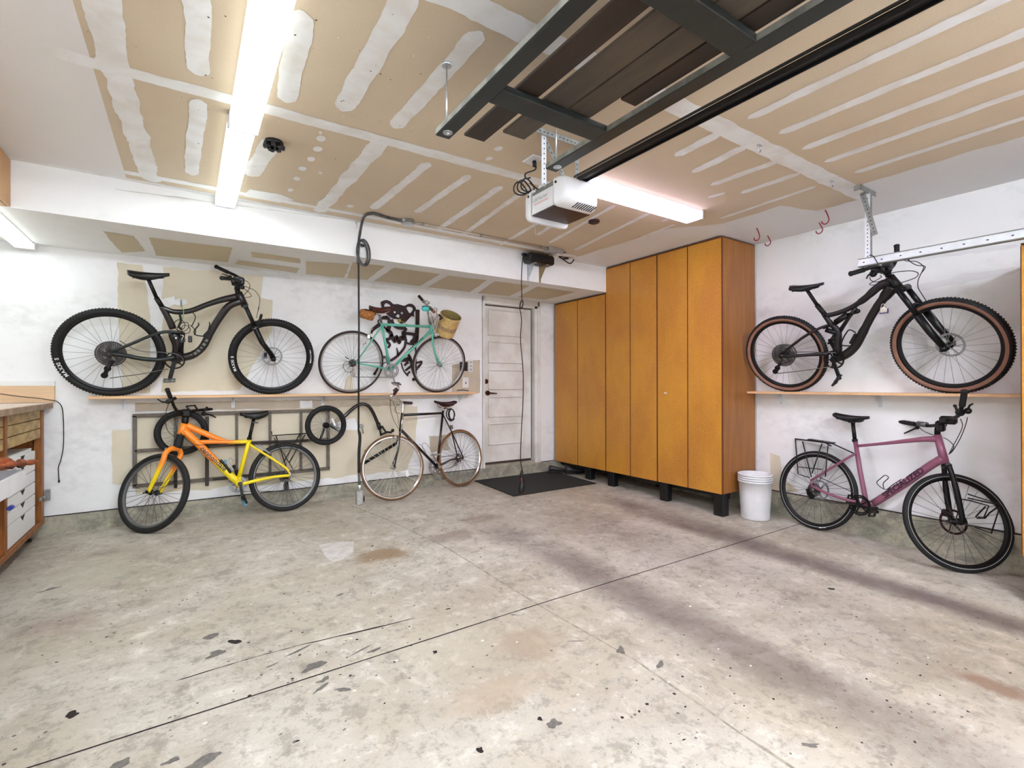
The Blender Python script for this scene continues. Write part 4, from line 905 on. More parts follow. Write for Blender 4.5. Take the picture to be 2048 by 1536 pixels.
def sunset(p0, r0, r1):
    t = NT('orange to yellow fade paint'); pos = t.n('ShaderNodeTexCoord').outputs['Object']
    d = t.n('ShaderNodeVectorMath', operation='DISTANCE'); t.l(pos, d.inputs[0]); d.inputs[1].default_value = p0
    c = t.mix(t.ramp(d.outputs[1], r0, r1), lin((255, 146, 40)), lin((250, 222, 16)))
    t.l(c, t.b.inputs['Base Color']); t.b.inputs['Roughness'].default_value = .35; t.b.inputs['Coat Weight'].default_value = .4; return t.m

def wheel(par, name, c, ax, R, tw, tire='rubber', side=None, rim='alu_black', rimd=.022, rimw=.026, nsp=28, spm='spoke_l', spr=.0015, rotor=0, rmat='alu', knobs=False, hubm='alu_black', hubr=.014, flange=.028, cassette=None, cas_side=1, marks=None, stripe=None):
    c, ax = V(c), V(ax).normalized(); e1 = V((0, 0, 1)); e1 = (e1-ax*e1.dot(ax)).normalized(); e2 = ax.cross(e1)
    th = tw*.92; Rr = R-th*.86
    q = MB(); Ri = Rr-rimd
    q.lathe(c, ax, [(Rr+.003, -rimw/2), (Rr+.003, -rimw/2+.003), (Rr-.004, -rimw/2+.005), (Rr-.004, rimw/2-.005), (Rr+.003, rimw/2-.003), (Rr+.003, rimw/2), (Rr-.007, rimw/2), (Ri, rimw*.2), (Ri, -rimw*.2), (Rr-.007, -rimw/2), (Rr+.003, -rimw/2)], 64, sm=False)
    w = q.build(name, rim, par)
    q = MB(); n = 14; prof = []; Rc = R-th/2
    for j in range(n+1):
        a = math.radians(-140+280*j/n); kk = 1-.10*math.cos(a)**2 if not knobs else .93
        prof.append((Rc+th/2*math.cos(a)*(1 if not knobs else .94), tw/2*math.sin(a)*kk))
    mf = (lambda i: 0 if 3 <= i <= 10 else 1) if side else None
    q.lathe(c, ax, prof, 72, mf=mf)
    if knobs:
        N = int(2*PI*R/.022)
        for k in range(N):
            a = 2*PI*k/N; dd = e1*math.cos(a)+e2*math.sin(a); tt = ax.cross(dd)
            for (h, rr_, s_) in ((-.009 if k % 2 else -.006, R-.0035, .010), (.009 if k % 2 else .006, R-.0035, .010), (-tw*.38, R-.013, .011), (tw*.38, R-.013, .011)):
                if abs(h) > .012 and k % 2: continue
                q.box(c+dd*rr_+ax*h, (.009, s_, .008), Matrix((tt, ax, dd)).transposed())
    tr = q.build('tire', [tire, side] if side else tire, w)
    if stripe:
        q = MB(); q.lathe(c, ax, [(Rc-th*.22, sg*(tw/2*.905)) for sg in (stripe,)]+[(Rc-th*.22+.006, stripe*(tw/2*.93))], 72, sm=False); q.build('reflective_stripe', 'label_w', w)
    if marks:
        sg, L = marks
        for (a0, s_, hgt) in L:      # words on the sidewall; '#' and '=' are worn, unreadable marks
            r0 = Rc-th*.10; k = len(s_); q = None
            for i, chh in enumerate(s_):
                a = a0-sg*i*(hgt*.85/r0); dd = e1*math.cos(a)+e2*math.sin(a); tt = ax.cross(dd)*(-sg)
                if s_[0] == '#':
                    q = q or MB(); L_ = hgt*(.30 if chh == '#' else .62); q.box(c+dd*r0+ax*sg*(tw/2-.0004), (L_*2*.62, hgt*.5, .0012), Matrix((tt, dd, tt.cross(dd))).transposed()); continue
                text('lettering', chh, c+dd*(r0-hgt*.35)+ax*sg*(tw/2+.0006)-tt*hgt*.3, tt, dd, hgt, 'label_w', w, .0004, bold=.001)
            if s_[0] == '#': q.build('lettering', 'label_w', w)
    q = MB(); q.lathe(c, ax, [(.004, -.050), (hubr*.7, -.046), (hubr*.8, -flange-.003), (hubr+.010, -flange-.002), (hubr+.010, -flange+.002), (hubr, -flange+.004), (hubr, flange-.004), (hubr+.010, flange-.002), (hubr+.010, flange+.002), (hubr*.8, flange+.003), (hubr*.7, .046), (.004, .050)], 20)
    q.build('hub', hubm, w)
    q = MB(); hr = hubr+.007
    for k in range(nsp):
        sd = -1 if k % 2 else 1; a = 2*PI*k/nsp; off = (5.2 if (k//2) % 2 else -5.2)*PI/nsp*(28/nsp)**0
        p0 = c+ax*sd*flange+(e1*math.cos(a+off)+e2*math.sin(a+off))*hr; p1 = c+(e1*math.cos(a)+e2*math.sin(a))*Ri+ax*sd*.002
        q.tube([p0, p1], spr, 4, caps=False)
    q.build('spokes', spm, w)
    if rotor:
        q = MB(); z = rotor*(flange+.010); rr_ = .090
        q.lathe(c+ax*z, ax, [(rr_-.016, -.001), (rr_, -.001), (rr_, .001), (rr_-.016, .001), (rr_-.016, -.001)], 48, sm=False)
        for k in range(6):
            a = k*PI/3; p0 = c+ax*z+(e1*math.cos(a)+e2*math.sin(a))*.018; p1 = c+ax*z+(e1*math.cos(a+.5)+e2*math.sin(a+.5))*(rr_-.010); q.beam(p0, p1, .007, .0016, up=ax)
        q.build('brake_rotor', rmat, w)
    if cassette:
        q = MB(); rb, rs, nn = cassette
        for k in range(nn):
            r_ = rb+(rs-rb)*(k/(nn-1))**.8; z = cas_side*(flange+.004+k*.0040); N = max(12, int(r_*2*PI/.0127))
            pts = []
            for j in range(N*2):
                a = 2*PI*j/(N*2); r1 = r_+(.0025 if j % 2 else -.0025); pts.append(c+ax*z+(e1*math.cos(a)+e2*math.sin(a))*r1)
            inn = [c+ax*z+(p-c-ax*z)*.885 for p in pts]; o = len(q.v)
            q.v += pts+inn; N2 = N*2
            for j in range(N2): q.f.append((o+j, o+(j+1) % N2, o+N2+(j+1) % N2, o+N2+j)); q.mi.append(0); q.sm.append(False)
            for j in range(5):
                a = j*2*PI/5+k*.12; q.beam(c+ax*z, c+ax*z+(e1*math.cos(a)+e2*math.sin(a))*r_*.9, .006, .0015, up=ax)
        q.lathe(c, ax, [(.020, cas_side*flange), (.020, cas_side*(flange+.045)), (.001, cas_side*(flange+.046))], 16)
        q.build('cassette', 'cass', w)
    return w
M['cass'] = mat('cassette steel', (84, 82, 82), .4, .7)
def saddle(par, T, N, n, wid=.07, th=.03, m_='black', rise=.012, rails='alu_black', clamp=None, name='saddle'):
    T, N, n = V(T), V(N), V(n); d = (N-T); L = d.length; d.normalize(); up_ = n.cross(d); up_ = up_ if up_.z > 0 else -up_
    q = MB(); rings = []; k = 14
    for i in range(k+1):
        s = i/k; w = wid*(1-.0*s) if s < .0 else wid*(.30+.70*(1-min(1, max(0, (s-.08)/.55)))**1.6)*(math.sqrt(max(0, 1-((.12-s)/.12)**2)) if s < .12 else 1)
        if s > .92: w *= math.sqrt(max(.05, 1-((s-.92)/.09)**2))
        h = th*(.50+.85*math.sin(PI*min(1, .12+s*.9))**1.2*(1-.35*s)); zc = rise*((abs(s-.55)/.55)**2)-rise*.3
        c = T+d*(L*s)+up_*(zc-h/2); w = max(w, .006)
        rings.append([c+n*(w*(abs(math.cos(a))**.8)*(1 if math.cos(a) > 0 else -1))+up_*(h/2*(math.sin(a) if math.sin(a) > 0 else math.sin(a)*.9)) for a in [j*PI/9 for j in range(18)]])
    q.ring_tube(rings); sd = q.build(name, m_, par)
    q = MB(); base = T+d*L*.42-up_*(th+.024) if clamp is None else V(clamp)
    for sg in (-1, 1): q.tube(smooth_pts([T+d*L*.12-up_*th*.9+n*sg*.035, base-d*.035+n*sg*.022, base+d*.045+n*sg*.022, T+d*L*.85-up_*th*.7+n*sg*.008], 4), .0038, 7)
    q.box(base-up_*.004, (.04, .05, .022), Matrix((d, n, up_)).transposed(), bev=.004)
    q.build('saddle_rails', rails, sd); return sd
class Bike:
    def __init__(s, label, P0, n, loc, cat='bicycle', name='bicycle'):
        s.P0, s.n = V(P0), V(n).normalized(); s.t = thing(name, label, cat, loc)
    def K(s, u, v, off=0.): return atp(u, v, s.P0+s.n*off, s.n)
def plane(pa, pb, lean):     # contact points rear/front on the ground, lean = top leaning to the wall side (radians); returns P0, n (towards camera), up
    a, b = V(pa), V(pb); d = (b-a).normalized(); side = V((-d.y, d.x, 0))   # horizontal normal
    mid = (a+b)/2
    if side.dot(EYE-mid) < 0: side = -side
    side.z = 0; side.normalize(); up_ = V((0, 0, 1))*math.cos(lean)-side*math.sin(lean); n = side*math.cos(lean)+V((0, 0, 1))*math.sin(lean)
    return a, n, up_
def rot_about(v_, axis, ang): return Matrix.Rotation(ang, 3, V(axis).normalized()) @ V(v_)
def tubes(par, name, m_, *specs, seg=12):
    q = MB()
    for (pts, r) in specs: q.tube(pts, r, seg)
    return q.build(name, m_, par)
def crankset(B, bb, arm_end, ringr, ring_side, m_='alu_black', ringm=None, pedal_len=.09, other=True, armw=.020, pedm='black', pedal_dir=None, arm_off=.075, guard=False, pedal_o=True, ringc=None):
    n = B.n; q = MB(); q.cyl(bb-n*.06, bb+n*.06, .013, 14)
    a1 = arm_end; b1 = bb+n*arm_off*.75; q.beam(b1, a1, armw, .013, up=n, bev=.003); q.cyl(b1-n*.01, b1+n*.008, .019, 16); q.cyl(a1-n*.008, a1+n*.008, .013, 14)
    v_ = a1-b1; b2 = bb-n*arm_off*.75; a2 = b2-v_+n*(v_.dot(n)*2)
    if other: q.beam(b2, a2, armw, .013, up=n, bev=.003); q.cyl(a2-n*.008, a2+n*.008, .013, 14)
    cs = q.build('crankset', m_, B.t)
    q = MB(); rc = bb+n*ring_side*.044; N = 36; e1 = (V((0, 0, 1))-n*n.z).normalized(); e2 = n.cross(e1)
    for k in range(2 if guard else 1):
        rr_ = ringr*(1-.2*k); cc_ = rc-n*ring_side*.008*k; o = len(q.v)
        outer = [cc_+(e1*math.cos(2*PI*j/(2*N))+e2*math.sin(2*PI*j/(2*N)))*(rr_+(.003 if j % 2 else -.001)) for j in range(2*N)]; inner = [cc_+(p-cc_)*.84 for p in outer]
        for dz in (-.0015, .0015):
            o = len(q.v); q.v += [p+n*dz for p in outer]+[p+n*dz for p in inner]
            for j in range(2*N): q.f.append((o+j, o+(j+1) % (2*N), o+2*N+(j+1) % (2*N), o+2*N+j)); q.mi.append(0); q.sm.append(False)
    for j in range(5): q.beam(rc, rc+(e1*math.cos(j*1.2566+.3)+e2*math.sin(j*1.2566+.3))*ringr*.86, .011, .004, up=n)
    q.build('chainring', ringm or m_, cs)
    for (a, sg) in (((a1, 1),)+(((a2, -1),) if other else ())):
        q = MB(); fw = pedal_dir or V((n.y, -n.x, 0)); fw = V(fw).normalized(); c = a+n*sg*.055; q.cyl(a, c+n*sg*.035, .006, 8)
        upv = n.cross(fw).normalized()
        for s2 in (-1, 1): q.box(c+fw*s2*.036, (.012, .085, .016), Matrix((fw, n, upv)).transposed(), bev=.002)
        for s2 in (-1, 1): q.box(c+n*s2*.038, (.075, .010, .014), Matrix((fw, n, upv)).transposed(), bev=.002)
        q.cyl(c-n*.035, c+n*.035, .011, 10)
        q.build('pedal', pedm, cs)
    return cs
def grip(par, a, b, r=.0155, m_='rubber'):
    a, b = V(a), V(b); q = MB(); d = (b-a); L = d.length; k = 10; pts = [a+d*i/k for i in range(k+1)]
    q.tube(pts, [r*1.0 if i % 2 else r*.94 for i in range(k+1)], 12); q.cyl(b-d.normalized()*.006, b+d.normalized()*.003, r*1.08, 12); return q.build('grip', m_, par)
def lever(par, p, tip, m_='alu_black', body=None, bulk=.016, mid=None):
    p, tip = V(p), V(tip); q = MB(); mp = V(mid) if mid is not None else (p+tip)/2+V((0, 0, .004))
    q.sphere(p, bulk, 10); q.tube(smooth_pts([p, mp, tip], 4), [bulk*.6]*2+[.0065]*4+[.005]*3, 8); return q.build('brake_lever', m_, par)
def derailleur(B, p, drop, off, m_='alu_black', silver=None):
    q = MB(); n = B.n; p, d2 = V(p), V(drop); q.beam(p, p.lerp(d2, .45)+n*.012, .022, .016, up=n, bev=.004); q.beam(p.lerp(d2, .35), d2, .030, .009, up=n, bev=.003); q.beam(p+V((.02,.0,.01)), p.lerp(d2, .6), .02, .012, up=n, bev=.003)
    for c in (p.lerp(d2, .5), d2): q.cyl(c-n*.006, c+n*.006, .024, 14)
    q.sphere(p, .016, 10); return q.build('rear_derailleur', silver or m_, B.t)
def chain(B, top_r, top_f, ring_c, ring_r, bot_f, bot_r, off, dirf):
    n = B.n; q = MB(); q.tube([top_r, top_f], .0034, 6); q.tube([bot_f, bot_r], .0034, 6)
    return q.build('chain', 'chain_s', B.t)
M['chain_s'] = mat('dull chain', (112, 108, 102), .5, .6)

def worn_marks(par, a, b, n_, up2, k, h, m_, mid=None):      # lettering too worn and small to read: a row of short dashes
    q = MB(); d0 = (b-a).normalized()
    for i in range(k):
        s = (i+.5)/k; p = a.lerp(b, s)
        if mid is not None: p = a*(1-s)**2+mid*2*s*(1-s)+b*s*s
        y_ = n_.cross(d0).normalized(); q.box(p, ((b-a).length/k*(.62 if i % 3 else .42), h*(.8 if i % 2 else 1), .0016), Matrix((d0, y_, d0.cross(y_))).transposed())
    o = q.build('lettering', m_, par); return o

# ---------------------------------------------------------------- A: dark carbon mountain bike on the back shelf
def A(x, y): return (80+x/3.531, 500+y/3.531)
def A3(x, y): return (390+x/13.65, 510+y/13.65)
def A9(x, y): return (290+x/9.03, 620+y/9.03)
pr, pf = V((-.505, 5.232, sz)), V((.683, 5.208, sz)); P0, n, up_ = plane(pr, pf, math.radians(-16))
B = Bike('dark carbon full-suspension mountain bike with black tyres on the back wall shelf', P0, n, (.1, 5.22, sz)); K = B.K
R = .367; cr_ = pr+up_*R; cf_ = pf+up_*R
wheel(B.t, 'rear_wheel', cr_, n, R, .058, 'rubber', knobs=True, rotor=-1, cassette=(.104, .024, 10), marks=(1, [(2.15, 'MAXXIS', .034)]), hubm='alu_black')
wheel(B.t, 'front_wheel', cf_, n, R, .060, 'rubber', knobs=True, rotor=-1, marks=(1, [(1.95, 'MAXXIS', .030), (-1.32, '#=####==', .020)]))
ht, hb = K(*A(1400, 298)), K(*A(1448, 398)); bbp = K(*A9(540, 890))
fr = MB()
fr.tube([ht, hb], [.030, .032], 14)
fr.tube(smooth_pts([K(*A(1390, 330)), K(*A(1290, 350)), K(*A(1180, 385)), K(*A(1060, 430)), K(*A(950, 436)), K(*A(862, 408))], 4), [.032, .030, .028, .027, .026, .025, .024, .023, .022, .022, .022, .022, .022, .022, .022, .022, .021, .021, .021, .021, .020], 14)
fr.tube(smooth_pts([K(*A(1425, 360)), K(*A(1335, 395)), K(*A(1260, 490)), K(*A(1200, 590)), K(*A(1145, 690)), K(*A(1070, 745)), K(*A(980, 762))], 4), [.030]+[.031]*6+[.030]*6+[.032]*6+[.034]*6, 14)
fr.tube(smooth_pts([K(*A(858, 398)), K(*A(900, 470)), K(*A(940, 555))], 4), [.021, .022, .023, .024, .025, .026, .027, .028, .028], 14)
fr.tube(smooth_pts([K(*A(935, 580)), K(*A(965, 640)), K(*A(975, 700)), K(*A(965, 765)), bbp], 3), [.032, .040, .044, .044, .042, .042, .042, .044, .046, .046, .046, .044, .042], 14)
fr.tube([bbp-n*.045, bbp+n*.045], .027, 18)
f_ = fr.build('frame', 'carbon', B.t)
# lettering on the down tube
worn_marks(f_, K(*A(1062, 752), .030), K(*A(1185, 625), .031), n, up_, 6, .026, 'opener_grey', K(*A(1135, 715), .037))
q = MB()
for o in (-.062, .062):
    q.tube(smooth_pts([K(*A(492, 722), o), K(*A(640, 665), o), K(*A(770, 610), o*.9), K(*A(880, 578), o*.75), K(*A(1005, 583), o*.6)], 3), .0125, 10)
    q.tube(smooth_pts([K(*A(492, 730), o), K(*A(600, 745), o), K(*A(720, 768), o), K(*A(850, 775), o*.9), K(*A(955, 755), o*.7)], 3), [.016]*4+[.018]*5+[.020]*4, 10)
q.tube([K(*A(820, 600), -.06), K(*A(820, 600), .06)], .011, 8); q.tube([K(*A(870, 770), -.05), K(*A(870, 770), .05)], .014, 8)
q.build('rear_triangle', M['swing'] if 'swing' in M else 'carbon2', B.t)
q = MB(); q.tube([K(*A(1005, 583), .02), K(*A(985, 720), .02)], [.022, .026], 12); q.cyl(K(*A(960, 622), .02), K(*A(960, 622), .048), .012, 12); q.cyl(K(*A(1000, 640), .02), K(*A(1000, 640), .046), .017, 14)
sk = q.build('rear_shock', 'alu_black', B.t)
q = MB(); q.tube(smooth_pts([K(*A(990, 600), .045), K(*A(1012, 605), .048), K(*A(1005, 625), .048), K(*A(996, 640), .046)], 3), .0045, 8); q.cyl(K(*A(960, 622), .046), K(*A(960, 622), .052), .007, 10); q.build('pivot_link', 'chrome', sk)
tubes(B.t, 'seatpost', 'alu_black', ([K(*A(762, 200)), K(*A(825, 342))], .0145), ([K(*A(820, 335)), K(*A(862, 402))], .0195))
saddle(B.t, K(*A(615, 146)), K(*A(915, 166)), n, .072, .056, 'black', .010, clamp=K(*A(760, 196)))
q = MB()
for o in (-.066, .066):
    q.tube([K(*A(1455, 405), o), K(*A(1520, 548), o)], .0175, 12)
q.tube([K(*A(1452, 402), -.07), K(*A(1452, 402), .07)], .022, 12)
fk = q.build('fork', 'alu_black', B.t)
q = MB()
for o in (-.066, .066):
    q.tube([K(*A(1512, 535), o), K(*A(1570, 655), o), cf_+n*o+up_*.01], [.025, .023, .020], 12); q.tube([cf_+n*o+up_*.015, cf_+n*o-up_*.02], .021, 12)
q.tube(smooth_pts([K(*A(1535, 560), -.066), K(*A(1560, 470), -.05), K(*A(1560, 470), .05), K(*A(1535, 560), .066)], 4), .012, 8)
q.build('fork_lowers', 'alu_black', fk)
q = MB(); q.tube([K(*A(1517, 545), .066)-up_*.002, K(*A(1521, 553), .066)], .027, 14); q.build('fork_seal', 'alu_grey', fk)
q = MB(); q.box(K(*A(1590, 745), -.05), (.03, .03, .06), bev=.006); q.build('brake_caliper', 'alu_black', fk)
q = MB(); sc = K(*A3(1150, 960)); sb_ = K(*A3(1180, 720)); q.tube([ht-up_*.01, sc], .021, 14); q.tube([sc, sb_], .024, 12); q.box(K(*A3(1180, 700)), (.07, .05, .05), bev=.01); st = q.build('stem', 'alu_black', B.t)
gL = K(*A3(580, 320), -.30); gR = K(*A3(735, 630), .33)
q = MB(); bp = smooth_pts([K(*A3(900, 470), -.18), K(*A3(1120, 570), -.11), K(*A3(1240, 680), -.03), K(*A3(1260, 740), .02), K(*A3(1150, 690), .11), K(*A3(960, 640), .20)], 5); q.tube([gL]+bp+[gR], .0135, 10)
hb_ = q.build('handlebar', 'alu_black', B.t); grip(hb_, K(*A3(900, 475), -.18), gL, .017); grip(hb_, K(*A3(960, 645), .19), gR, .017)
lever(hb_, K(*A3(960, 600), -.13), K(*A3(740, 515), -.26)); lever(hb_, K(*A3(1050, 790), .15), K(*A3(1000, 740), .30), mid=K(*A3(1000, 700), .2))
q = MB(); q.box(K(*A3(1260, 720), .03), (.05, .05, .07), bev=.012); q.box(K(*A3(1160, 640), .02), (.06, .05, .035), bev=.01); q.sphere(K(*A3(1290, 880), .06), .02, 10); q.build('light_mount', 'black', hb_)
q = MB()
for P in ([(1300, 700, .05), (1420, 720, .05), (1500, 830, .04), (1450, 970, .03), (1310, 1120, .02)], [(1330, 920, .06), (1440, 990, .06), (1540, 1110, .05), (1470, 1150, .03), (1340, 1160, .02)], [(1300, 830, .03), (1480, 900, .03), (1650, 990, .02), (1770, 1200, .02), (1720, 1500, .04)]):
    q.tube(smooth_pts([K(*A3(a, b), o) for a, b, o in P], 5), .0026, 6)
q.tube(smooth_pts([K(*A(1548, 400), .04), K(*A(1535, 450), .05), K(*A(1530, 480), .05)], 4), .0026, 6); q.build('brake_hose', 'cord', B.t)
crankset(B, bbp, K(*A9(450, 1240), .085), .074, 1, pedm='alu_grey', arm_off=.08, armw=.032, other=True, pedal_dir=V((1, 0, .05)))
derailleur(B, K(*A(500, 790), .05), K(*A(455, 885), .05), .05)
q = MB(); q.tube(smooth_pts([K(*A(560, 640), .05), K(*A(700, 712), .05), K(*A(860, 722), .05), K(*A(960, 735), .05), K(*A(1008, 765), .05), K(*A(1012, 790), .05)], 4), .0036, 6); q.tube([K(*A(495, 905), .05), K(*A(700, 878), .05), K(*A(905, 840), .05)], .0036, 6); q.build('chain', 'chain_s', B.t)
q = MB(); q.beam(K(*A(1210, 560), .02), K(*A(1160, 610), .02), .03, .02, up=n, bev=.005); q.tube(smooth_pts([K(*A(1160, 610), .03), K(*A(1100, 600), .035), K(*A(1090, 570), .04), K(*A(1120, 530), .035), K(*A(1115, 515), .03)], 4), .0055, 7); q.tube(smooth_pts([K(*A(1190, 560), .02), K(*A(1198, 530), .02), K(*A(1196, 510), .02)], 3), .005, 7); q.build('bottle_cage', 'black', B.t)
q = MB(); q.box(K(*A(1060, 630), .04), (.03, .03, .055), bev=.006); q.build('clip', 'black', B.t)
# green strap and the coil of cord tied to it
q = MB()
wl = at(362, 600, 'y', D)
for (P, o) in (([(1008, 418), (1015, 430), (1012, 452)], .026), ([(1012, 452), (1010, 480), (990, 520)], .02)):
    q.tube(smooth_pts([K(*A(a, b), o) for a, b in P], 4), .0030, 6)
q.tube([K(*A(1008, 418), .02), K(*A(1006, 416), -.03), wl+V((0, -.01, -.0))], .0026, 6)
M['green'] = mat('pale green cord', (150, 190, 130), .6)
solo(q, 'tie_cord', 'green', 'pale green cord looped round the dark bike top tube and tied to the wall', 'cord', K(*A(1008, 440)))
q = MB(); q.cyl(wl, wl+V((0, -.012, 0)), .004, 8); q.tube([wl+V((0, -.012, 0)), wl+V((0, -.014, -.035)), wl+V((0, -.010, -.06))], .003, 6); solo(q, 'wall_nail', 'steel_dull', 'small nail with a hook in the white plaster spot above the dark bike', 'nail', wl)
q = MB()
for (cx_, cy_, ra, rb, tl) in ((985, 530, 38, 38, .2), (1030, 560, 32, 28, .6), (1010, 545, 45, 30, -.5)):
    q.tube([K(*A(cx_+ra*math.cos(a)*math.cos(tl)-rb*math.sin(a)*math.sin(tl), cy_+ra*math.cos(a)*math.sin(tl)+rb*math.sin(a)*math.cos(tl)), .055+.01*math.sin(2*a)) for a in [j*PI/9 for j in range(18)]], .0028, 6, closed=True)
q.tube(smooth_pts([K(*A(1075, 440), .02), K(*A(1098, 475), .03), K(*A(1070, 540), .05)], 5), .0035, 6); q.tube(smooth_pts([K(*A(985, 445), .02), K(*A(995, 500), .04), K(*A(980, 540), .05), K(*A(1000, 560), .05)], 5), .009, 8)
q.tube(smooth_pts([K(*A(1060, 530), .05), K(*A(1100, 570), .05), K(*A(1090, 600), .04)], 5), .0035, 6)
solo(q, 'cord_bundle', 'cord', 'tangle of thin dark cord hanging inside the dark bike frame', 'cord', K(*A(1000, 600), .05))

# ---------------------------------------------------------------- B: orange-to-yellow rigid mountain bike on the floor
def Bc(x, y): return (220+x/4.267, 770+y/4.267)
def Bd(x, y): return (240+x/7.877, 770+y/7.877)
R = .325; pr, pf = V((.805, 5.07, 0)), V((-.215, 4.955, 0)); pr.z = fz(pr.y); pf.z = fz(pf.y)
P0, n, up_ = plane(pr, pf, math.radians(11)); B = Bike('orange and yellow mountain bike leaning on the back wall, front wheel turned', P0, n, (.3, 5.0, 0)); K = B.K
cr_ = pr+up_*R
wheel(B.t, 'rear_wheel', cr_, n, R, .050, 'rubber_dusty', rim='alu_grey', rimd=.02, nsp=32, spm='spoke_d', hubm='alu_black', cassette=(.055, .022, 7), cas_side=-1)
yw = math.radians(-43); e_ = V((math.cos(yw), math.sin(yw), 0)); nh = V((-math.sin(yw), math.cos(yw), 0)); le = math.radians(16.8)
upf = V((0, 0, 1))*math.cos(le)+nh*math.sin(le); axf = e_.cross(upf); axf = axf if axf.y < 0 else -axf
cf_ = V((-.215, 4.965, 0))+upf*R; cf_.z = fz(4.96)+R*math.cos(le)
_q = at(308, 983, 'y', cf_.y); cf_ = V((_q.x, cf_.y, cf_.z))
wheel(B.t, 'front_wheel', cf_, axf, R, .050, 'rubber_dusty', rim='alu_grey', rimd=.02, nsp=32, spm='spoke_d', hubm='alu_black')
ht, hb = K(*Bc(640, 335)), K(*Bc(603, 425)); bbp = K(*Bc(1100, 845))
M['sunset'] = sunset(tuple(ht-V((.3, 5.0, 0))), .36, .50)
fr = MB(); fr.tube([ht, hb], [.034, .030], 16)
fr.tube(smooth_pts([K(*Bc(650, 345)), K(*Bc(790, 405)), K(*Bc(900, 450)), K(*Bc(1000, 487))], 4), [.030, .029, .028, .027, .026, .025, .024, .023, .022, .021, .020, .018, .016], 14)
fr.tube(smooth_pts([K(*Bc(730, 487)), K(*Bc(850, 486)), K(*Bc(1000, 488)), K(*Bc(1190, 482))], 4), .019, 14)
fr.tube(smooth_pts([K(*Bc(625, 385)), K(*Bc(740, 490)), K(*Bc(900, 650)), K(*Bc(1095, 835))], 4), [.030, .030, .031]+[.031]*9+[.030], 14)
fr.tube([K(*Bc(1193, 468)), K(*Bc(1175, 520)), K(*Bc(1100, 790))], [.019, .019, .019], 14); fr.tube([bbp-n*.036, bbp+n*.036], .026, 16); fr.tube([K(*Bc(1105, 780)), bbp], .019, 12)
for o in (-.055, .055):
    fr.tube(smooth_pts([K(*Bc(1195, 508), o*.3), K(*Bc(1240, 540), o*.9), K(*Bc(1370, 620), o), K(*Bc(1505, 712), o), K(*Bc(1535, 765), o)], 3), .0115, 10)
    fr.tube(smooth_pts([K(*Bc(1115, 850), o*.6), K(*Bc(1250, 815), o*.8), K(*Bc(1400, 785), o), K(*Bc(1530, 772), o)], 3), [.016]*4+[.014]*6, 10)
f_ = fr.build('frame', 'sunset', B.t)
la, lb = K(*Bc(765, 545), .031), K(*Bc(975, 738), .031)
text('lettering', 'cannondale', la, lb-la, up_, .056, 'black', f_, .0008, width=(lb-la).length, bold=.0014)
q = MB(); q.tube([K(*Bc(1530, 735), .062), K(*Bc(1545, 790), .064)], .010, 8); q.build('dropout', 'chrome', B.t)
crown = K(*Bc(545, 548))
q = MB()
tipL, tipR = cf_+axf*.055, cf_-axf*.055
rb_ = [K(*Bc(605, 428)), K(*Bc(590, 470)), K(*Bc(570, 535))]
q2 = MB(); kk = 9; pts = [rb_[0].lerp(rb_[2], i/kk) for i in range(kk+1)]; q2.tube(pts, [.034 if i % 2 else .028 for i in range(kk+1)], 14)
nL = [crown+axf*.0, K(*Bc(505, 555), .06), K(*Bc(465, 610), .10), K(*Bc(445, 660), .11)]
q.tube(smooth_pts([K(*Bc(560, 545), -.01), K(*Bc(520, 545), .05), K(*Bc(475, 580), .09), K(*Bc(455, 640), .095), K(*Bc(400, 760), .075), tipL], 5), [.021]*16+[.020, .020, .019, .019, .018, .018, .017, .016, .015, .015], 12)
q.tube(smooth_pts([K(*Bc(540, 545), .02), K(*Bc(585, 548), -.03), K(*Bc(603, 590), -.05), K(*Bc(575, 660), -.04), K(*Bc(500, 790), -.01), tipR], 5), [.021]*16+[.020, .020, .019, .019, .018, .018, .017, .016, .015, .015], 12)
fk = q.build('fork', 'sunset', B.t); q2.build('fork_boot', 'rubber', fk)
q = MB(); q.cyl(tipL-axf*.02, tipL+axf*.018, .013, 12); q.cyl(tipR-axf*.018, tipR+axf*.02, .013, 12); q.tube([tipL+axf*.02, tipL+axf*.024+V((-.02, 0, -.01))], .005, 6); q.build('axle_nut', 'alu_black', fk)
q = MB(); q.tube([K(*Bc(478, 535), .07), K(*Bc(455, 600), .09)], .006, 8); q.build('brake_arm', 'alu', fk)
tubes(B.t, 'seatpost', 'alu_black', ([K(*Bc(1228, 285)), K(*Bc(1188, 462))], .0145), ([K(*Bc(1192, 445)), K(*Bc(1186, 470))], .020))
q = MB(); q.tube([K(*Bc(1215, 318), .01), K(*Bc(1265, 322), .03)], .007, 8); q.build('rear_reflector', 'alu_grey', B.t)
sd = saddle(B.t, K(*Bc(1350, 224)), K(*Bc(1108, 240)), n, .075, .060, 'black', .014, clamp=K(*Bc(1235, 275)))
q = MB(); q.box(K(*Bc(1330, 240), .045), (.028, .002, .010), Matrix.Rotation(.1, 3, 'Y')); q.build('saddle_patch', 'label_w', sd)
q = MB(); s0 = K(*Bc(640, 300)); s1 = K(*Bc(655, 215)); q.tube([ht+V((0, 0, -.01)), s0, s1], .027, 14); q.box(K(*Bc(650, 240), .02), (.075, .06, .07), bev=.014); q.build('stem', 'alu_black', B.t)
gR, gW = K(*Bc(488, 38), .30), K(*Bc(985, 200), -.22)
q = MB(); q.tube([gR]+smooth_pts([K(*Bc(520, 110), .24), K(*Bc(550, 190), .14), K(*Bc(605, 245), .05), K(*Bc(690, 225), -.01), K(*Bc(760, 215), -.06), K(*Bc(850, 207), -.12)], 4)+[gW], .0125, 10)
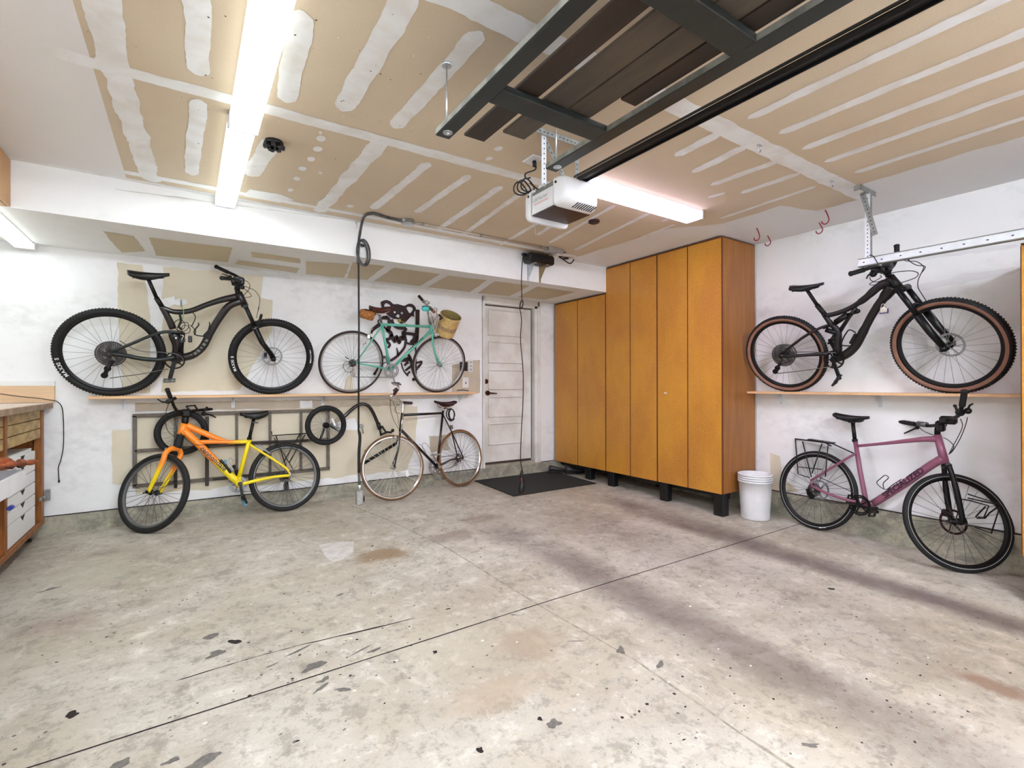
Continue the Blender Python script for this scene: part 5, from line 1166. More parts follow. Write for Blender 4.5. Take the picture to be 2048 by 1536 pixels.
hb_ = q.build('handlebar', 'alu_black', B.t); grip(hb_, K(*Bc(515, 105), .24), gR, .017); grip(hb_, K(*Bc(860, 206), -.13), gW, .017)
lever(hb_, K(*Bc(500, 140), .23), K(*Bc(405, 120), .22), bulk=.020, mid=K(*Bc(450, 145), .25)); lever(hb_, K(*Bc(800, 245), -.08), K(*Bc(905, 280), -.14), bulk=.018, mid=K(*Bc(860, 255), -.1))
q = MB(); q.tube([K(*Bc(480, 150), .26), K(*Bc(560, 110), .24)], .014, 8); q.tube([K(*Bc(800, 225), -.07), K(*Bc(830, 190), -.08)], .011, 8); q.build('shifter', 'black', hb_)
q = MB(); q.tube([K(*Bc(650, 180), .03), K(*Bc(690, 230), .02)], .008, 8); q.tube([K(*Bc(720, 170), .0), K(*Bc(750, 215), .0)], .008, 8); q.tube([K(*Bc(650, 180), .03), K(*Bc(720, 175), 0)], .006, 8); q.build('light_bracket', 'black', hb_)
q = MB()
for P in ([(500, 160, .22), (478, 230, .2), (475, 330, .15), (500, 400, .08), (560, 445, .03)], [(520, 150, .2), (560, 200, .15), (580, 260, .08), (570, 400, .04)], [(600, 405, .035), (640, 455, .035), (720, 510, .034), (860, 505, .03), (1000, 500, .024)]):
    q.tube(smooth_pts([K(*Bc(a, b), o) for a, b, o in P], 5), .0024, 6)
q.build('brake_cable', 'cord', B.t)
crankset(B, bbp, K(*Bc(1135, 975), .085), .075, -1, ringm='alu_grey', guard=True, pedm='alu_black', armw=.022, pedal_dir=V((.35, 0, -1)))
q = MB(); q.tube([K(*Bc(1130, 985), .10), K(*Bc(1165, 1030), .14)], [.016, .012], 10); M['blue_l'] = mat('light blue alloy', (120, 176, 206), .35, .5); q.build('toe_cage', 'blue_l', B.t)
q = MB(); q.tube(smooth_pts([K(*Bc(940, 640), .03), K(*Bc(990, 690), .035), K(*Bc(1030, 750), .03)], 4), .012, 8); q.build('pump', 'black', B.t)
q = MB(); q.tube(smooth_pts([K(*Bc(925, 630), .03), K(*Bc(1000, 690), .04), K(*Bc(1060, 740), .035), K(*Bc(1015, 650), .03), K(*Bc(1030, 620), .02), K(*Bc(1050, 650), .02)], 4), .0035, 6); q.build('bottle_cage', 'alu', B.t)
q = MB(); q.box(K(*Bc(985, 655), .035), (.02, .03, .035), bev=.005); q.build('bottle_clip', 'blue_l', B.t)
derailleur(B, K(*Bc(1500, 830), -.05), K(*Bc(1505, 880), -.05), -.05)
q = MB(); q.tube([K(*Bc(1040, 910), -.05), K(*Bc(1490, 905), -.05)], .0034, 6); q.tube([K(*Bc(1060, 800), -.05), K(*Bc(1500, 740), -.05)], .0034, 6); q.build('chain', 'chain_s', B.t)
q = MB(); q.tube(smooth_pts([K(*Bc(1240, 512), .07), K(*Bc(1300, 545), .075), K(*Bc(1375, 588), .07)], 3), .007, 8); q.tube([K(*Bc(1270, 510), .05), K(*Bc(1360, 575), .05)], .005, 8); q.build('rear_brake', 'alu', B.t)
q = MB()
for o in (-.05, .05):
    q.tube([K(*Bc(1378, 395), o), K(*Bc(1385, 432), o), K(*Bc(1690, 412), o)], .005, 8); q.tube([K(*Bc(1415, 430), o), K(*Bc(1500, 690), o*1.4)], .005, 8); q.tube([K(*Bc(1620, 420), o), K(*Bc(1480, 660), o*1.4)], .005, 8); q.tube([K(*Bc(1665, 425), o), K(*Bc(1530, 660), o*1.4)], .005, 8); q.tube([K(*Bc(1400, 450), o), K(*Bc(1560, 715), o*1.4)], .004, 8)
for x in (1390, 1480, 1580, 1685): q.tube([K(*Bc(x, 432-(x-1385)*.065), -.05), K(*Bc(x, 432-(x-1385)*.065), .05)], .005, 8)
q.build('rear_rack', 'black', B.t)

# ---------------------------------------------------------------- C: teal city bike on the back shelf
def Cc(x, y): return (620+x/5.689, 560+y/5.689)
def C2(x, y): return (690+x/8.533, 580+y/8.533)
def C4(x, y): return (820+x/11.81, 570+y/11.81)
R = .335; pr, pf = V((1.437, 5.255, sz)), V((2.435, 5.255, sz)); P0, n, up_ = plane(pr, pf, math.radians(-15))
B = Bike('teal road bike with a straw basket and brown saddle on the back wall shelf', P0, n, (1.95, 5.25, sz)); K = B.K
cr_ = pr+up_*R; cf_ = pf+up_*R
kw = dict(tire='brown_tire', side='brown_tire', rim='alu', rimd=.014, rimw=.022, nsp=36, spm='spoke_l', spr=.0013, hubm='alu')
wheel(B.t, 'rear_wheel', cr_, n, R, .030, cassette=(.042, .022, 6), **kw); wheel(B.t, 'front_wheel', cf_, n, R, .030, **kw)
sc_, ht, hb = K(*Cc(822, 505)), K(*Cc(1372, 505)), K(*Cc(1388, 615)); bbp = K(*C2(770, 1365)); ra2 = cr_
fr = MB(); fr.tube([ht, hb], .018, 14); fr.tube([sc_, K(*Cc(1368, 532))], .0145, 12); fr.tube([K(*Cc(1380, 575)), bbp], .0155, 12); fr.tube([K(*Cc(815, 490)), bbp], .0145, 12); fr.tube([bbp-n*.034, bbp+n*.034], .021, 14)
for o in (-.045, .045):
    fr.tube([K(*Cc(822, 512), o*.4), K(*Cc(700, 690), o*.8), K(*Cc(520, 945), o)], [.008, .008, .006], 10); fr.tube([bbp+n*o*.4, K(*Cc(760, 985), o*.9), K(*Cc(520, 945), o)], [.011, .010, .008], 10)
fr.build('frame', 'teal', B.t)
la, lb = K(*Cc(1120, 800), .016), K(*Cc(1290, 655), .016)
worn_marks([o_ for o_ in B.t.children if o_.name.startswith('frame')][-1], la, lb, n, up_, 9, .013, 'black')
q = MB()
for o in (-.05, .05): q.tube(smooth_pts([K(*Cc(1392, 625), o*.9), K(*Cc(1402, 740), o), K(*Cc(1430, 850), o), cf_+n*o], 4), [.0125]*5+[.011]*4+[.009]*4, 10)
q.tube([K(*Cc(1388, 622), -.05), K(*Cc(1388, 622), .05)], .014, 10); q.build('fork', 'teal', B.t)
tubes(B.t, 'seatpost', 'alu_grey', ([K(*C2(585, 400)), K(*C2(620, 560))], .0135))
q = MB(); q.tube([K(*C2(545, 400)), K(*C2(610, 395))], .018, 10); q.build('saddle_clamp', 'black', B.t)
sd = saddle(B.t, K(*C2(412, 285)), K(*C2(820, 300)), n, .085, .055, 'leather', .022, rails='chrome', clamp=K(*C2(575, 395)))
b0_ = K(*C2(290, 350), 0); b1_ = K(*C2(300, 470), 0)
for (xa, xb, nm) in (((262, 385), (350, 420), 0), ((345, 405), (478, 440), 1)):
    a, b = K(*C2(*xa), 0), K(*C2(*xb), 0); q = MB(); d = b-a
    q.tube([a-d*.10, a, a.lerp(b, .5), b, b+d*.08], [.02, .040+.008*nm, .050+.008*nm, .046+.008*nm, .02], 18); q.build('saddle_bag', 'wicker', sd)
q = MB(); q.tube([K(*C2(330, 330), .03), K(*C2(440, 345), .03), K(*C2(520, 400), .0)], .006, 8); q.tube([K(*C2(480, 470), .02), K(*C2(530, 400), .01)], .005, 8); q.build('bag_strap', 'leather_d', sd)
q = MB(); q.tube([ht, K(*Cc(1338, 350))], .0115, 12); q.tube([K(*Cc(1338, 350)), K(*C2(1430, 300))], .013, 12); q.build('stem', 'alu', B.t)
gF, gN = K(*C2(1262, 105), -.22), K(*C2(1518, 372), .22)
q = MB(); q.tube([gF]+smooth_pts([K(*C2(1330, 190), -.18), K(*C2(1385, 250), -.10), K(*C2(1430, 290), 0), K(*C2(1480, 335), .1)], 4)+[gN], .0115, 10)
hb_ = q.build('handlebar', 'chrome', B.t); grip(hb_, K(*C2(1345, 200), -.15), gF, .0165, 'leather_d'); M['brown_grip'] = mat('brown cork grip', (128, 92, 70), .7); grip(hb_, K(*C2(1455, 310), .08), gN, .0175, 'brown_grip')
q = MB(); q.tube(smooth_pts([K(*C2(1320, 190), -.15), K(*C2(1390, 190), -.12), K(*C2(1440, 220), -.10), K(*C2(1400, 245), -.09)], 4), .009, 8); q.build('brake_lever', 'chrome', hb_)
q = MB(); q.tube(smooth_pts([K(*C4(560, 550), .14), K(*C4(640, 560), .16), K(*C4(625, 640), .15), K(*C4(650, 760), .12)], 4), .006, 8); q.build('brake_lever', 'chrome', hb_)
q = MB(); c = K(*C2(1385, 322), .05); q.box(c, (.095, .07, .05), bev=.016); q.box(c+V((0, 0, .026)), (.085, .06, .006), bev=.003, m=1); q.build('handlebar_pouch', ['teal_l', 'black'], hb_)
q = MB()
for P in ([(480, 640, .05), (520, 740, .05), (560, 900, .05), (580, 1040, .05), (530, 1080, .03)], [(640, 760, .08), (560, 850, .08), (500, 900, .04), (440, 880, .02), (430, 660, .03)], [(650, 800, .05), (620, 940, .05), (590, 1040, .05)]):
    q.tube(smooth_pts([K(*C4(a, b), o) for a, b, o in P], 5), .0023, 6)
q.build('brake_cable', 'cord', B.t)
bc_ = K(895.5, 650, .03); bh = .245; bt = V((.03, -.60, .80)).normalized()
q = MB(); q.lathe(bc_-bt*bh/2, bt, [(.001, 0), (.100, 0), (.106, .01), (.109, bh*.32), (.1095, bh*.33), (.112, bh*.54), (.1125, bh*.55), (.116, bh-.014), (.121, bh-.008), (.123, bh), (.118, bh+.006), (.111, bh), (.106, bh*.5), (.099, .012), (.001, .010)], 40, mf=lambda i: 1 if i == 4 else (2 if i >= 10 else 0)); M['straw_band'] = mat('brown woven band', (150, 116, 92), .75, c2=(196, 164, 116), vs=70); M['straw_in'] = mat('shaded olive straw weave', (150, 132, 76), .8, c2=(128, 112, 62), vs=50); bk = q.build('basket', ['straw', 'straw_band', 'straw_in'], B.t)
q = MB(); q.tube(smooth_pts([K(*C4(680, 700), .1), K(*C4(720, 740), .12), K(*C4(770, 790), .13)], 3), .012, 8); q.tube([K(*C4(700, 820), .12), K(*C4(730, 790), .125)], .010, 8); q.build('basket_strap', 'leather_d', bk)
q = MB(); q.box(K(*C4(600, 1180), .03), (.035, .03, .05), bev=.006); q.box(K(*C4(660, 1165), .04), (.02, .02, .02)); q.build('front_brake', 'chrome', B.t)
q = MB()
for (a, b) in ((((1395, 765), (1480, 690))), ((1400, 775), (1560, 675))): q.tube([K(*Cc(*a), .05), K(*Cc(*b), .05)], .003, 6)
q.build('mudguard_stay', 'label_w', B.t)
crankset(B, bbp, K(*Cc(962, 1165), .07), .082, 1, m_='alu', ringm='alu', guard=True, pedm='alu_grey', armw=.016)
q = MB(); q.box(K(*Cc(975, 1250), .09), (.05, .06, .03), Matrix.Rotation(-.7, 3, 'Y'), bev=.006); q.build('toe_clip', 'leather_d', B.t)
derailleur(B, K(*Cc(470, 1025), .045), K(*Cc(490, 1080), .045), .04, silver='chrome')
q = MB(); q.tube([K(*Cc(540, 935), .04), K(*Cc(850, 945), .04)], .003, 6); q.tube([K(*Cc(490, 1103), .04), K(*Cc(880, 1108), .04)], .003, 6); q.build('chain', 'chain', B.t)
q = MB(); q.tube(smooth_pts([K(*Cc(460, 930), .05), K(*Cc(400, 935), .05), K(*Cc(378, 990), .05), K(*Cc(420, 1050), .05), K(*Cc(470, 1040), .05)], 5), .0024, 6); q.tube([K(*Cc(400, 875), .05), K(*Cc(440, 900), .05)], .004, 6); q.build('shift_cable', 'cord', B.t)
q = MB(); q.tube(smooth_pts([K(*C2(370, 830), .03), K(*C2(430, 760), .03), K(*C2(440, 690), .03), K(*C2(480, 660), .02)], 4), .004, 6); q.box(K(*C2(400, 800), .03), (.03, .03, .04), bev=.004); q.tube([K(*C2(360, 900), .04), K(*C2(300, 930), .04)], .005, 6); q.build('rear_brake', 'chrome', B.t)
q = MB(); q.sphere(K(*C2(925, 520), .03), .020, 10); M['olive'] = mat('olive rubber ball', (160, 150, 66), .5)
q.tube([K(*C2(925, 520), .03), K(*C2(1050, 570), .025), K(*C2(1065, 610), .02)], .003, 6); solo(q, 'ball_bungee', 'olive', 'small olive ball bungee looped on the teal bike top tube', 'bungee cord', K(*C2(990, 560), .03))

# ---------------------------------------------------------------- D: dark brown city bike on the floor
def Dc(x, y): return (590+x/5.12, 770+y/5.12)
def D2(x, y): return (760+x/11.82, 770+y/11.82)
R = .345; pr, pf = V((2.715, 5.125, 0)), V((1.806, 4.916, 0)); pr.z = fz(pr.y); pf.z = fz(pf.y); Rr_ = .335
P0, n, up_ = plane(pr, pf, math.radians(7)); B = Bike('dark brown city bike with tan tyres leaning on the back wall near the door', P0, n, (2.2, 5.0, 0)); K = B.K
cr_ = pr+up_*Rr_
kw = dict(tire='tan_tire2', side='tan_tire2', rim='chrome', rimd=.016, rimw=.024, nsp=36, hubm='chrome')
wheel(B.t, 'rear_wheel', cr_, n, Rr_, .030, spm='spoke_d', cassette=(.05, .024, 5), cas_side=-1, **kw)
yw = math.radians(-2); e_ = V((math.cos(yw), math.sin(yw), 0)); nh = V((-math.sin(yw), math.cos(yw), 0)); le = math.radians(10)
upf = V((0, 0, 1))*math.cos(le)+nh*math.sin(le); axf = e_.cross(upf); axf = axf if axf.y < 0 else -axf
cf_ = V((1.806, 4.916, pf.z))+upf*(R-.004)
kw['nsp'] = 32; wheel(B.t, 'front_wheel', cf_, axf, R-.004, .030, spm='spoke_w', spr=.0021, **kw)
ht, hb = K(*Dc(1100, 292)), K(*Dc(1077, 478)); bbp = K(*Dc(1455, 838)); rax = cr_
fr = MB(); fr.tube([ht, hb], .0165, 14); fr.tube([K(*Dc(1105, 308)), K(*Dc(1510, 288))], .0145, 12); fr.tube([K(*Dc(1082, 455)), bbp], .0155, 12); fr.tube([K(*Dc(1516, 262)), bbp], .0135, 12); fr.tube([bbp-n*.034, bbp+n*.034], .020, 14)
for o in (-.05, .05):
    fr.tube([K(*Dc(1514, 300), o*.3), K(*Dc(1600, 470), o*.8), rax+n*o], [.008, .008, .006], 10); fr.tube([bbp+n*o*.5, K(*Dc(1590, 768), o*.9), rax+n*o], [.010, .009, .008], 10)
fr.build('frame', 'brownblk', B.t)
q = MB(); q.tube([ht+n*.012, hb+n*.012], .009, 8); q.build('head_tube_highlight', 'chrome', B.t)  # chrome strip set in for the bright highlight down the head tube
q = MB()
for sg in (-.05, .05): q.tube(smooth_pts([K(*Dc(1075, 492), sg*.6), K(*Dc(1066, 560), sg*.9), K(*Dc(1055, 660), sg), cf_+axf*sg], 4), [.0115]*5+[.010]*4+[.008]*4, 10)
q.tube([K(*Dc(1075, 486), -.04), K(*Dc(1075, 486), .04)], .015, 10); q.build('fork', 'brownblk', B.t)
q = MB(); q.box(K(*Dc(1030, 540), .03), (.02, .04, .05), bev=.006); q.tube([K(*Dc(1066, 500), .042), K(*Dc(1052, 600), .06), K(*Dc(1042, 680), .06)], .005, 8); q.build('front_brake', 'chrome', B.t)
tubes(B.t, 'seatpost', 'chrome', ([K(*Dc(1525, 232)), K(*Dc(1514, 280))], .0135))
saddle(B.t, K(*Dc(1632, 172)), K(*Dc(1428, 165)), n, .085, .05, 'leather_d', .022, rails='chrome', clamp=K(*Dc(1522, 228)))
q = MB(); q.tube(smooth_pts([ht, K(*Dc(1103, 230)), K(*Dc(1100, 185)), K(*Dc(1070, 165)), K(*Dc(1045, 130))], 4), .0125, 12); q.build('stem', 'chrome', B.t)
gN, gW = K(*Dc(1062, 22), .25), K(*Dc(1190, 185), -.20)
q = MB(); q.tube(smooth_pts([K(*Dc(1012, 98), .20), K(*Dc(985, 118), .16), K(*Dc(1000, 135), .10), K(*Dc(1045, 135), .02), K(*Dc(1075, 160), -.05), K(*Dc(1105, 182), -.10)], 5), .0115, 10)
hb_ = q.build('handlebar', 'chrome', B.t); grip(hb_, K(*Dc(1015, 95), .20), K(*Dc(1050, 42), .25), .0165, 'leather_d'); grip(hb_, K(*Dc(1108, 180), -.10), gW, .017, 'leather_d')
q = MB(); q.tube(smooth_pts([K(*Dc(1050, 45), .25), K(*Dc(1062, 20), .25), K(*Dc(1040, 0), .26), K(*Dc(1015, -10), .26)], 4), .008, 8); q.build('bar_end', 'chrome', hb_)
q = MB(); q.sphere(K(*Dc(985, 112), .2), .022, 10); q.tube(smooth_pts([K(*Dc(985, 115), .2), K(*Dc(970, 140), .18), K(*Dc(985, 160), .16)], 3), .007, 8); q.build('brake_lever', 'chrome', hb_)
q = MB(); q.sphere(K(*Dc(1060, 185), -.02), .018, 10); q.build('bell', 'chrome', hb_)
q = MB()
for P in ([(975, 150, .18), (975, 220, .15), (990, 300, .12), (1020, 380, .06), (1060, 450, .03)], [(1000, 160, .1), (1025, 230, .1), (1050, 320, .06), (1062, 420, .04)], [(1060, 195, 0), (1025, 240, .03), (1030, 280, .03), (1080, 292, .02)]):
    q.tube(smooth_pts([K(*Dc(a, b), o) for a, b, o in P], 5), .0023, 6)
q.build('brake_cable', 'cord', B.t)
crankset(B, bbp, K(*Dc(1410, 715), .07), .082, -1, m_='chrome', ringm='alu', guard=True, pedm='alu', armw=.016)
derailleur(B, K(*Dc(1690, 735), -.045), K(*Dc(1645, 810), -.045), -.04, silver='alu')
q = MB(); q.tube([K(*Dc(1380, 760), -.05), K(*Dc(1690, 705), -.05)], .003, 6); q.tube([K(*Dc(1410, 905), -.05), K(*Dc(1650, 825), -.05)], .003, 6); q.build('chain', 'chain', B.t)
q = MB(); q.tube(smooth_pts([K(*Dc(1270, 610), .0), K(*Dc(1300, 620), .03), K(*Dc(1345, 700), .03), K(*Dc(1300, 630), .035), K(*Dc(1330, 590), .03), K(*Dc(1390, 660), .02)], 4), .003, 6); q.build('bottle_cage', 'alu', B.t)
q = MB(); c = K(*Dc(1150, 905), .035); q.box(c, (.045, .012, .07), Matrix.Rotation(-.3, 3, 'Y'), bev=.008); q.tube([c, c+V((-.05, 0, .03))], .004, 6); q.build('wheel_reflector', 'white', B.t)
q = MB(); q.box(K(*Dc(1600, 430), .02), (.04, .03, .05), bev=.006); q.build('rear_brake', 'chrome', B.t)
q = MB(); cc_ = K(*Dc(1592, 300), .09)
for k in range(5):
    ra, rb = .055+.006*math.sin(k*2), .066-.006*k*.4
    q.tube([cc_+V((ra*(1-.13*k)*math.cos(a), -.008*k+.006*math.sin(a), rb*math.sin(a))) for a in [j*PI/12 for j in range(24)]], .0042, 8, closed=True)
q.tube(smooth_pts([cc_+V((-.03, 0, -.05)), cc_+V((0, .0, -.075)), cc_+V((.03, 0, -.068)), cc_+V((.05, 0, -.05))], 4), .008, 8); q.tube([cc_+V((-.02, 0, .06)), K(*Dc(1530, 235), .02)], .005, 7)
solo(q, 'cable_lock', 'cord', 'coiled black cable lock hanging below the maroon saddle of the brown bike', 'bike lock', cc_+V((0, 0, -.08)))

# ---------------------------------------------------------------- E: dark mountain bike with tan tyres on the right shelf
def Ec(x, y): return (1480+x/3.606, 460+y/3.606)
def E2(x, y): return (1660+x/9.036, 470+y/9.036)
R = .362; pr, pf = V((4.695, 2.354, SRz)), V((4.712, 1.19, SRz)); P0, n, up_ = plane(pr, pf, math.radians(-18))
B = Bike('matt charcoal mountain bike with tan-sided tyres on the right wall shelf', P0, n, (4.7, 1.8, SRz)); K = B.K
cr_ = pr+up_*R
wheel(B.t, 'rear_wheel', cr_, n, R, .058, 'rubber', 'tan_tire', knobs=True, rotor=-1, cassette=(.104, .024, 10), rimd=.026)
yw = math.radians(82); nh = V((-math.sin(yw), math.cos(yw), 0)); le = math.radians(19); upf = V((0, 0, 1))*math.cos(le)+nh*math.sin(le); e_ = V((math.cos(yw), math.sin(yw), 0)); axf = e_.cross(upf); axf = axf if axf.x < 0 else -axf
cf_ = V((4.715, 1.185, SRz))+upf*R
wheel(B.t, 'front_wheel', cf_, axf, R, .060, 'rubber', 'tan_tire', knobs=True, rotor=-1, rimd=.026)
ht, hb = K(*Ec(1075, 335)), K(*Ec(1150, 425)); bbp = K(*Ec(692, 925))
fr = MB(); fr.tube([ht, hb], [.032, .034], 14)
fr.tube(smooth_pts([K(*Ec(1085, 375)), K(*Ec(1000, 410)), K(*Ec(900, 495)), K(*Ec(800, 560)), K(*Ec(700, 600)), K(*Ec(622, 618))], 4), [.036]*2+[.034]*2+[.030]*3+[.026]*3+[.020]*11, 14)
fr.tube(smooth_pts([K(*Ec(1105, 405)), K(*Ec(1030, 500)), K(*Ec(960, 600)), K(*Ec(890, 730)), K(*Ec(830, 840)), K(*Ec(760, 900)), bbp], 4), [.044, .044, .042, .040]+[.032]*3+[.030]*5+[.034]*6+[.036]*7, 14)
fr.tube(smooth_pts([K(*Ec(605, 605)), K(*Ec(650, 670)), K(*Ec(700, 725)), K(*Ec(705, 810)), K(*Ec(700, 900))], 4), [.020]*4+[.024]*4+[.030]*5+[.034]*4, 14)
fr.tube([K(*Ec(835, 560), .0), K(*Ec(780, 640)), K(*Ec(720, 730))], [.016, .013, .018], 10); fr.tube([bbp-n*.045, bbp+n*.045], .030, 18); fr.build('frame', 'carbon2', B.t)
q = MB()
for o in (-.062, .062):
    q.tube(smooth_pts([K(*Ec(290, 903), o), K(*Ec(440, 785), o), K(*Ec(560, 715), o*.8), K(*Ec(625, 690), o*.6)], 3), [.012]*10, 10); q.tube(smooth_pts([K(*Ec(290, 912), o), K(*Ec(440, 905), o), K(*Ec(640, 890), o*.7)], 3), [.014]*5+[.018]*2, 10)
q.build('rear_triangle', 'carbon2', B.t)
q = MB(); q.tube([K(*Ec(600, 705), .01), K(*Ec(700, 670), .01)], .014, 10); q.tube([K(*Ec(690, 665), .01), K(*Ec(775, 610), .01)], .024, 12); q.tube([K(*Ec(775, 610), .01), K(*Ec(855, 590), .01)], .012, 10); q.sphere(K(*Ec(850, 585), .02), .018, 10); q.tube([K(*Ec(620, 720), .02), K(*Ec(700, 745), .02)], .02, 10); q.build('rear_shock', 'alu_black', B.t)
tubes(B.t, 'seatpost', 'alu_black', ([K(*Ec(482, 432)), K(*Ec(562, 550))], .0145), ([K(*Ec(555, 540)), K(*Ec(625, 625))], .020))
saddle(B.t, K(*Ec(357, 408)), K(*Ec(603, 380)), n, .070, .046, 'black', .012, clamp=K(*Ec(490, 425)))
q = MB(); cw = K(*Ec(1165, 430)); legs = []
for (top, o) in (((1145, 440), .066), ((1205, 415), -.066)):
    a = K(*Ec(*top), o); b = cf_+axf*(.066 if o > 0 else -.066); m_ = a.lerp(b, .42); legs.append((m_, b)); q.tube([a, m_], [.020, .019], 12)
q.tube([K(*Ec(1140, 435), .07), K(*Ec(1210, 412), -.07)], .026, 12); fk = q.build('fork', 'alu_black', B.t)
q = MB()
for (m_, b) in legs: q.tube([m_, m_.lerp(b, .5), b+up_*.02], [.027, .025, .022], 12); q.tube([b+up_*.02, b-up_*.015], .022, 12)
a, b = legs[0][0], legs[1][0]; ctr = (a+b)/2+(a-cf_).normalized()*.07; q.tube(smooth_pts([a, ctr+axf*.04, ctr-axf*.04, b], 4), .014, 8); q.tube([cf_+axf*.08, cf_-axf*.08], .014, 10); q.build('fork_lowers', 'alu_black', fk)
q = MB(); q.box(cf_-axf*.05+(legs[1][0]-cf_).normalized()*.09, (.03, .05, .07), bev=.008); q.build('brake_caliper', 'alu', fk)
q = MB(); q.tube([ht, K(*E2(1040, 700))], .022, 12); q.tube([K(*E2(1040, 700)), K(*E2(1010, 620))], .026, 12); q.box(K(*E2(1000, 630), .01), (.05, .08, .05), bev=.012); q.build('stem', 'alu_black', B.t)
gN, gF = K(*E2(375, 700), .34), K(*E2(1205, 195), -.20)
q = MB(); q.tube([gN]+smooth_pts([K(*E2(640, 620), .22), K(*E2(820, 570), .12), K(*E2(960, 600), .03), K(*E2(1060, 620), -.02), K(*E2(1150, 540), -.09), K(*E2(1200, 420), -.14)], 4)+[gF], .0135, 10)
hb_ = q.build('handlebar', 'alu_black', B.t); grip(hb_, K(*E2(620, 628), .23), gN, .018); grip(hb_, K(*E2(1210, 330), -.16), gF, .018)
lever(hb_, K(*E2(780, 700), .15), K(*E2(660, 790), .22), bulk=.026, mid=K(*E2(700, 720), .2)); lever(hb_, K(*E2(1330, 400), -.12), K(*E2(1430, 460), -.10), bulk=.016)
q = MB(); q.box(K(*E2(860, 640), .09), (.05, .08, .04), bev=.01); q.box(K(*E2(1040, 560), -.02), (.05, .07, .05), bev=.012); q.tube([K(*E2(860, 640), .09), K(*E2(1040, 560), -.02)], .012, 8); q.build('shifter', 'black', hb_)
q = MB()
for P in ([(1260, 430, -.1), (1400, 470, -.08), (1560, 480, -.05), (1660, 540, -.05), (1690, 600, -.05), (1600, 800, -.05), (1590, 940, -.05), (1660, 1070, -.05), (1740, 1190, -.05)], [(1430, 470, -.08), (1560, 545, -.06), (1720, 570, -.05), (1660, 680, -.05)], [(1100, 690, 0), (1260, 660, .02), (1480, 650, .03), (1590, 690, .03), (1560, 760, .02), (1420, 820, .01), (1290, 860, .0)], [(720, 760, .12), (740, 820, .12), (840, 850, .1), (960, 810, .04)], [(900, 730, .1), (930, 760, .1), (850, 810, .1), (720, 880, .1), (760, 905, .08), (860, 890, .04)]):
    q.tube(smooth_pts([K(*E2(a, b), o) for a, b, o in P], 5), .0028, 6)
q.build('brake_hose', 'cord', B.t)
crankset(B, bbp, K(*Ec(718, 1070), .085), .078, 1, arm_off=.08, armw=.030, other=True, pedal_dir=V((0, .6, -1)))
derailleur(B, K(*Ec(285, 970), .05), K(*Ec(255, 1020), .05), .05)
q = MB(); q.tube([K(*Ec(330, 880), .05), K(*Ec(520, 880), .05), K(*Ec(690, 885), .05)], .0036, 6); q.tube([K(*Ec(275, 1035), .05), K(*Ec(470, 1012), .05), K(*Ec(660, 985), .05)], .0036, 6); q.build('chain', 'chain_s', B.t)
q = MB(); q.tube(smooth_pts([K(*Ec(835, 740), .03), K(*Ec(790, 720), .035), K(*Ec(765, 745), .04), K(*Ec(740, 790), .035), K(*Ec(735, 830), .03), K(*Ec(790, 835), .03)], 4), .0055, 7); q.beam(K(*Ec(840, 750), .0), K(*Ec(800, 820), .0), .03, .03, up=n, bev=.005); q.build('bottle_cage', 'black', B.t)
q = MB()
q.box(K(*Ec(1036, 597), .050), (.012, .052, .012)); q.box(K(*Ec(1062, 582), .050), (.012, .014, .036)); M['navy'] = mat('navy plastic', (52, 48, 110), .5)
sv = q; q = MB(); q.box(K(*Ec(1036, 575), .052), (.003, .045, .045), bev=.001); q.tube(smooth_pts([K(*Ec(1018, 560), .052), K(*Ec(1022, 538), .052), K(*Ec(1044, 535), .052), K(*Ec(1052, 560), .052)], 4), .004, 6)
t_ = solo(q, 'padlock', 'chrome', 'small padlock and tag hanging from the right hand mountain bike frame', 'padlock', K(*Ec(1038, 600), .052)); sv.build('padlock_base', 'navy', t_)
q = MB(); tp_ = at(1741, 511, 'x', 4.12); q.tube(smooth_pts([K(*E2(840, 500), .12), at(1755, 526, 'x', 4.083), at(1752, 521, 'x', 4.080), at(1747, 513, 'x', 4.082), at(1741, 510.5, 'x', 4.10), at(1738, 512, 'x', 4.14), V((4.14, tp_.y+.01, tp_.z-.03)), K(*E2(730, 560), .13), K(*E2(760, 560), .10), K(*E2(850, 500), .10), K(*E2(900, 530), .1)], 5), .0034, 6)
solo(q, 'tie_cord', 'cord', 'thin black cord tying the right hand mountain bike handlebar to the door track', 'cord', K(*E2(840, 540), .12))

# ---------------------------------------------------------------- F: mauve hybrid bike on the floor by the right wall
def Fc(x, y): return (1540+x/3.84, 780+y/3.84)
def F2(x, y): return (1760+x/10.24, 770+y/10.24)
R = .345; pr, pf = V((4.625, 2.13, 0)), V((4.50, 1.07, 0)); pr.z = fz(pr.y); pf.z = fz(pf.y)
P0, n, up_ = plane(pr, pf, math.radians(7)); B = Bike('mauve hybrid bike with rear rack leaning on the right wall, front wheel turned', P0, n, (4.55, 1.6, -.1)); K = B.K
cr_ = pr+up_*R
wheel(B.t, 'rear_wheel', cr_, n, R, .042, 'rubber', rim='alu_black', nsp=28, spm='spoke_d', rotor=-1, cassette=(.06, .022, 8), stripe=1, marks=(1, [(3.5, '#=##==', .012)]))
yw = math.radians(137); e_ = V((math.cos(yw), math.sin(yw), 0)); nh = V((-math.sin(yw), math.cos(yw), 0)); le = math.radians(-17)
upf = V((0, 0, 1))*math.cos(le)+nh*math.sin(le); axf = e_.cross(upf); axf = axf if axf.x < 0 else -axf
cf_ = V((4.515, 1.075, 0))+upf*R; cf_.z = fz(1.07)+R*math.cos(le)
M['red_dark'] = mat('dark red steel', (54, 24, 26), .4, .5)
wheel(B.t, 'front_wheel', cf_, axf, R, .042, 'rubber', rim='alu_black', nsp=28, spm='spoke_d', rotor=-1, rmat='red_dark', stripe=1)
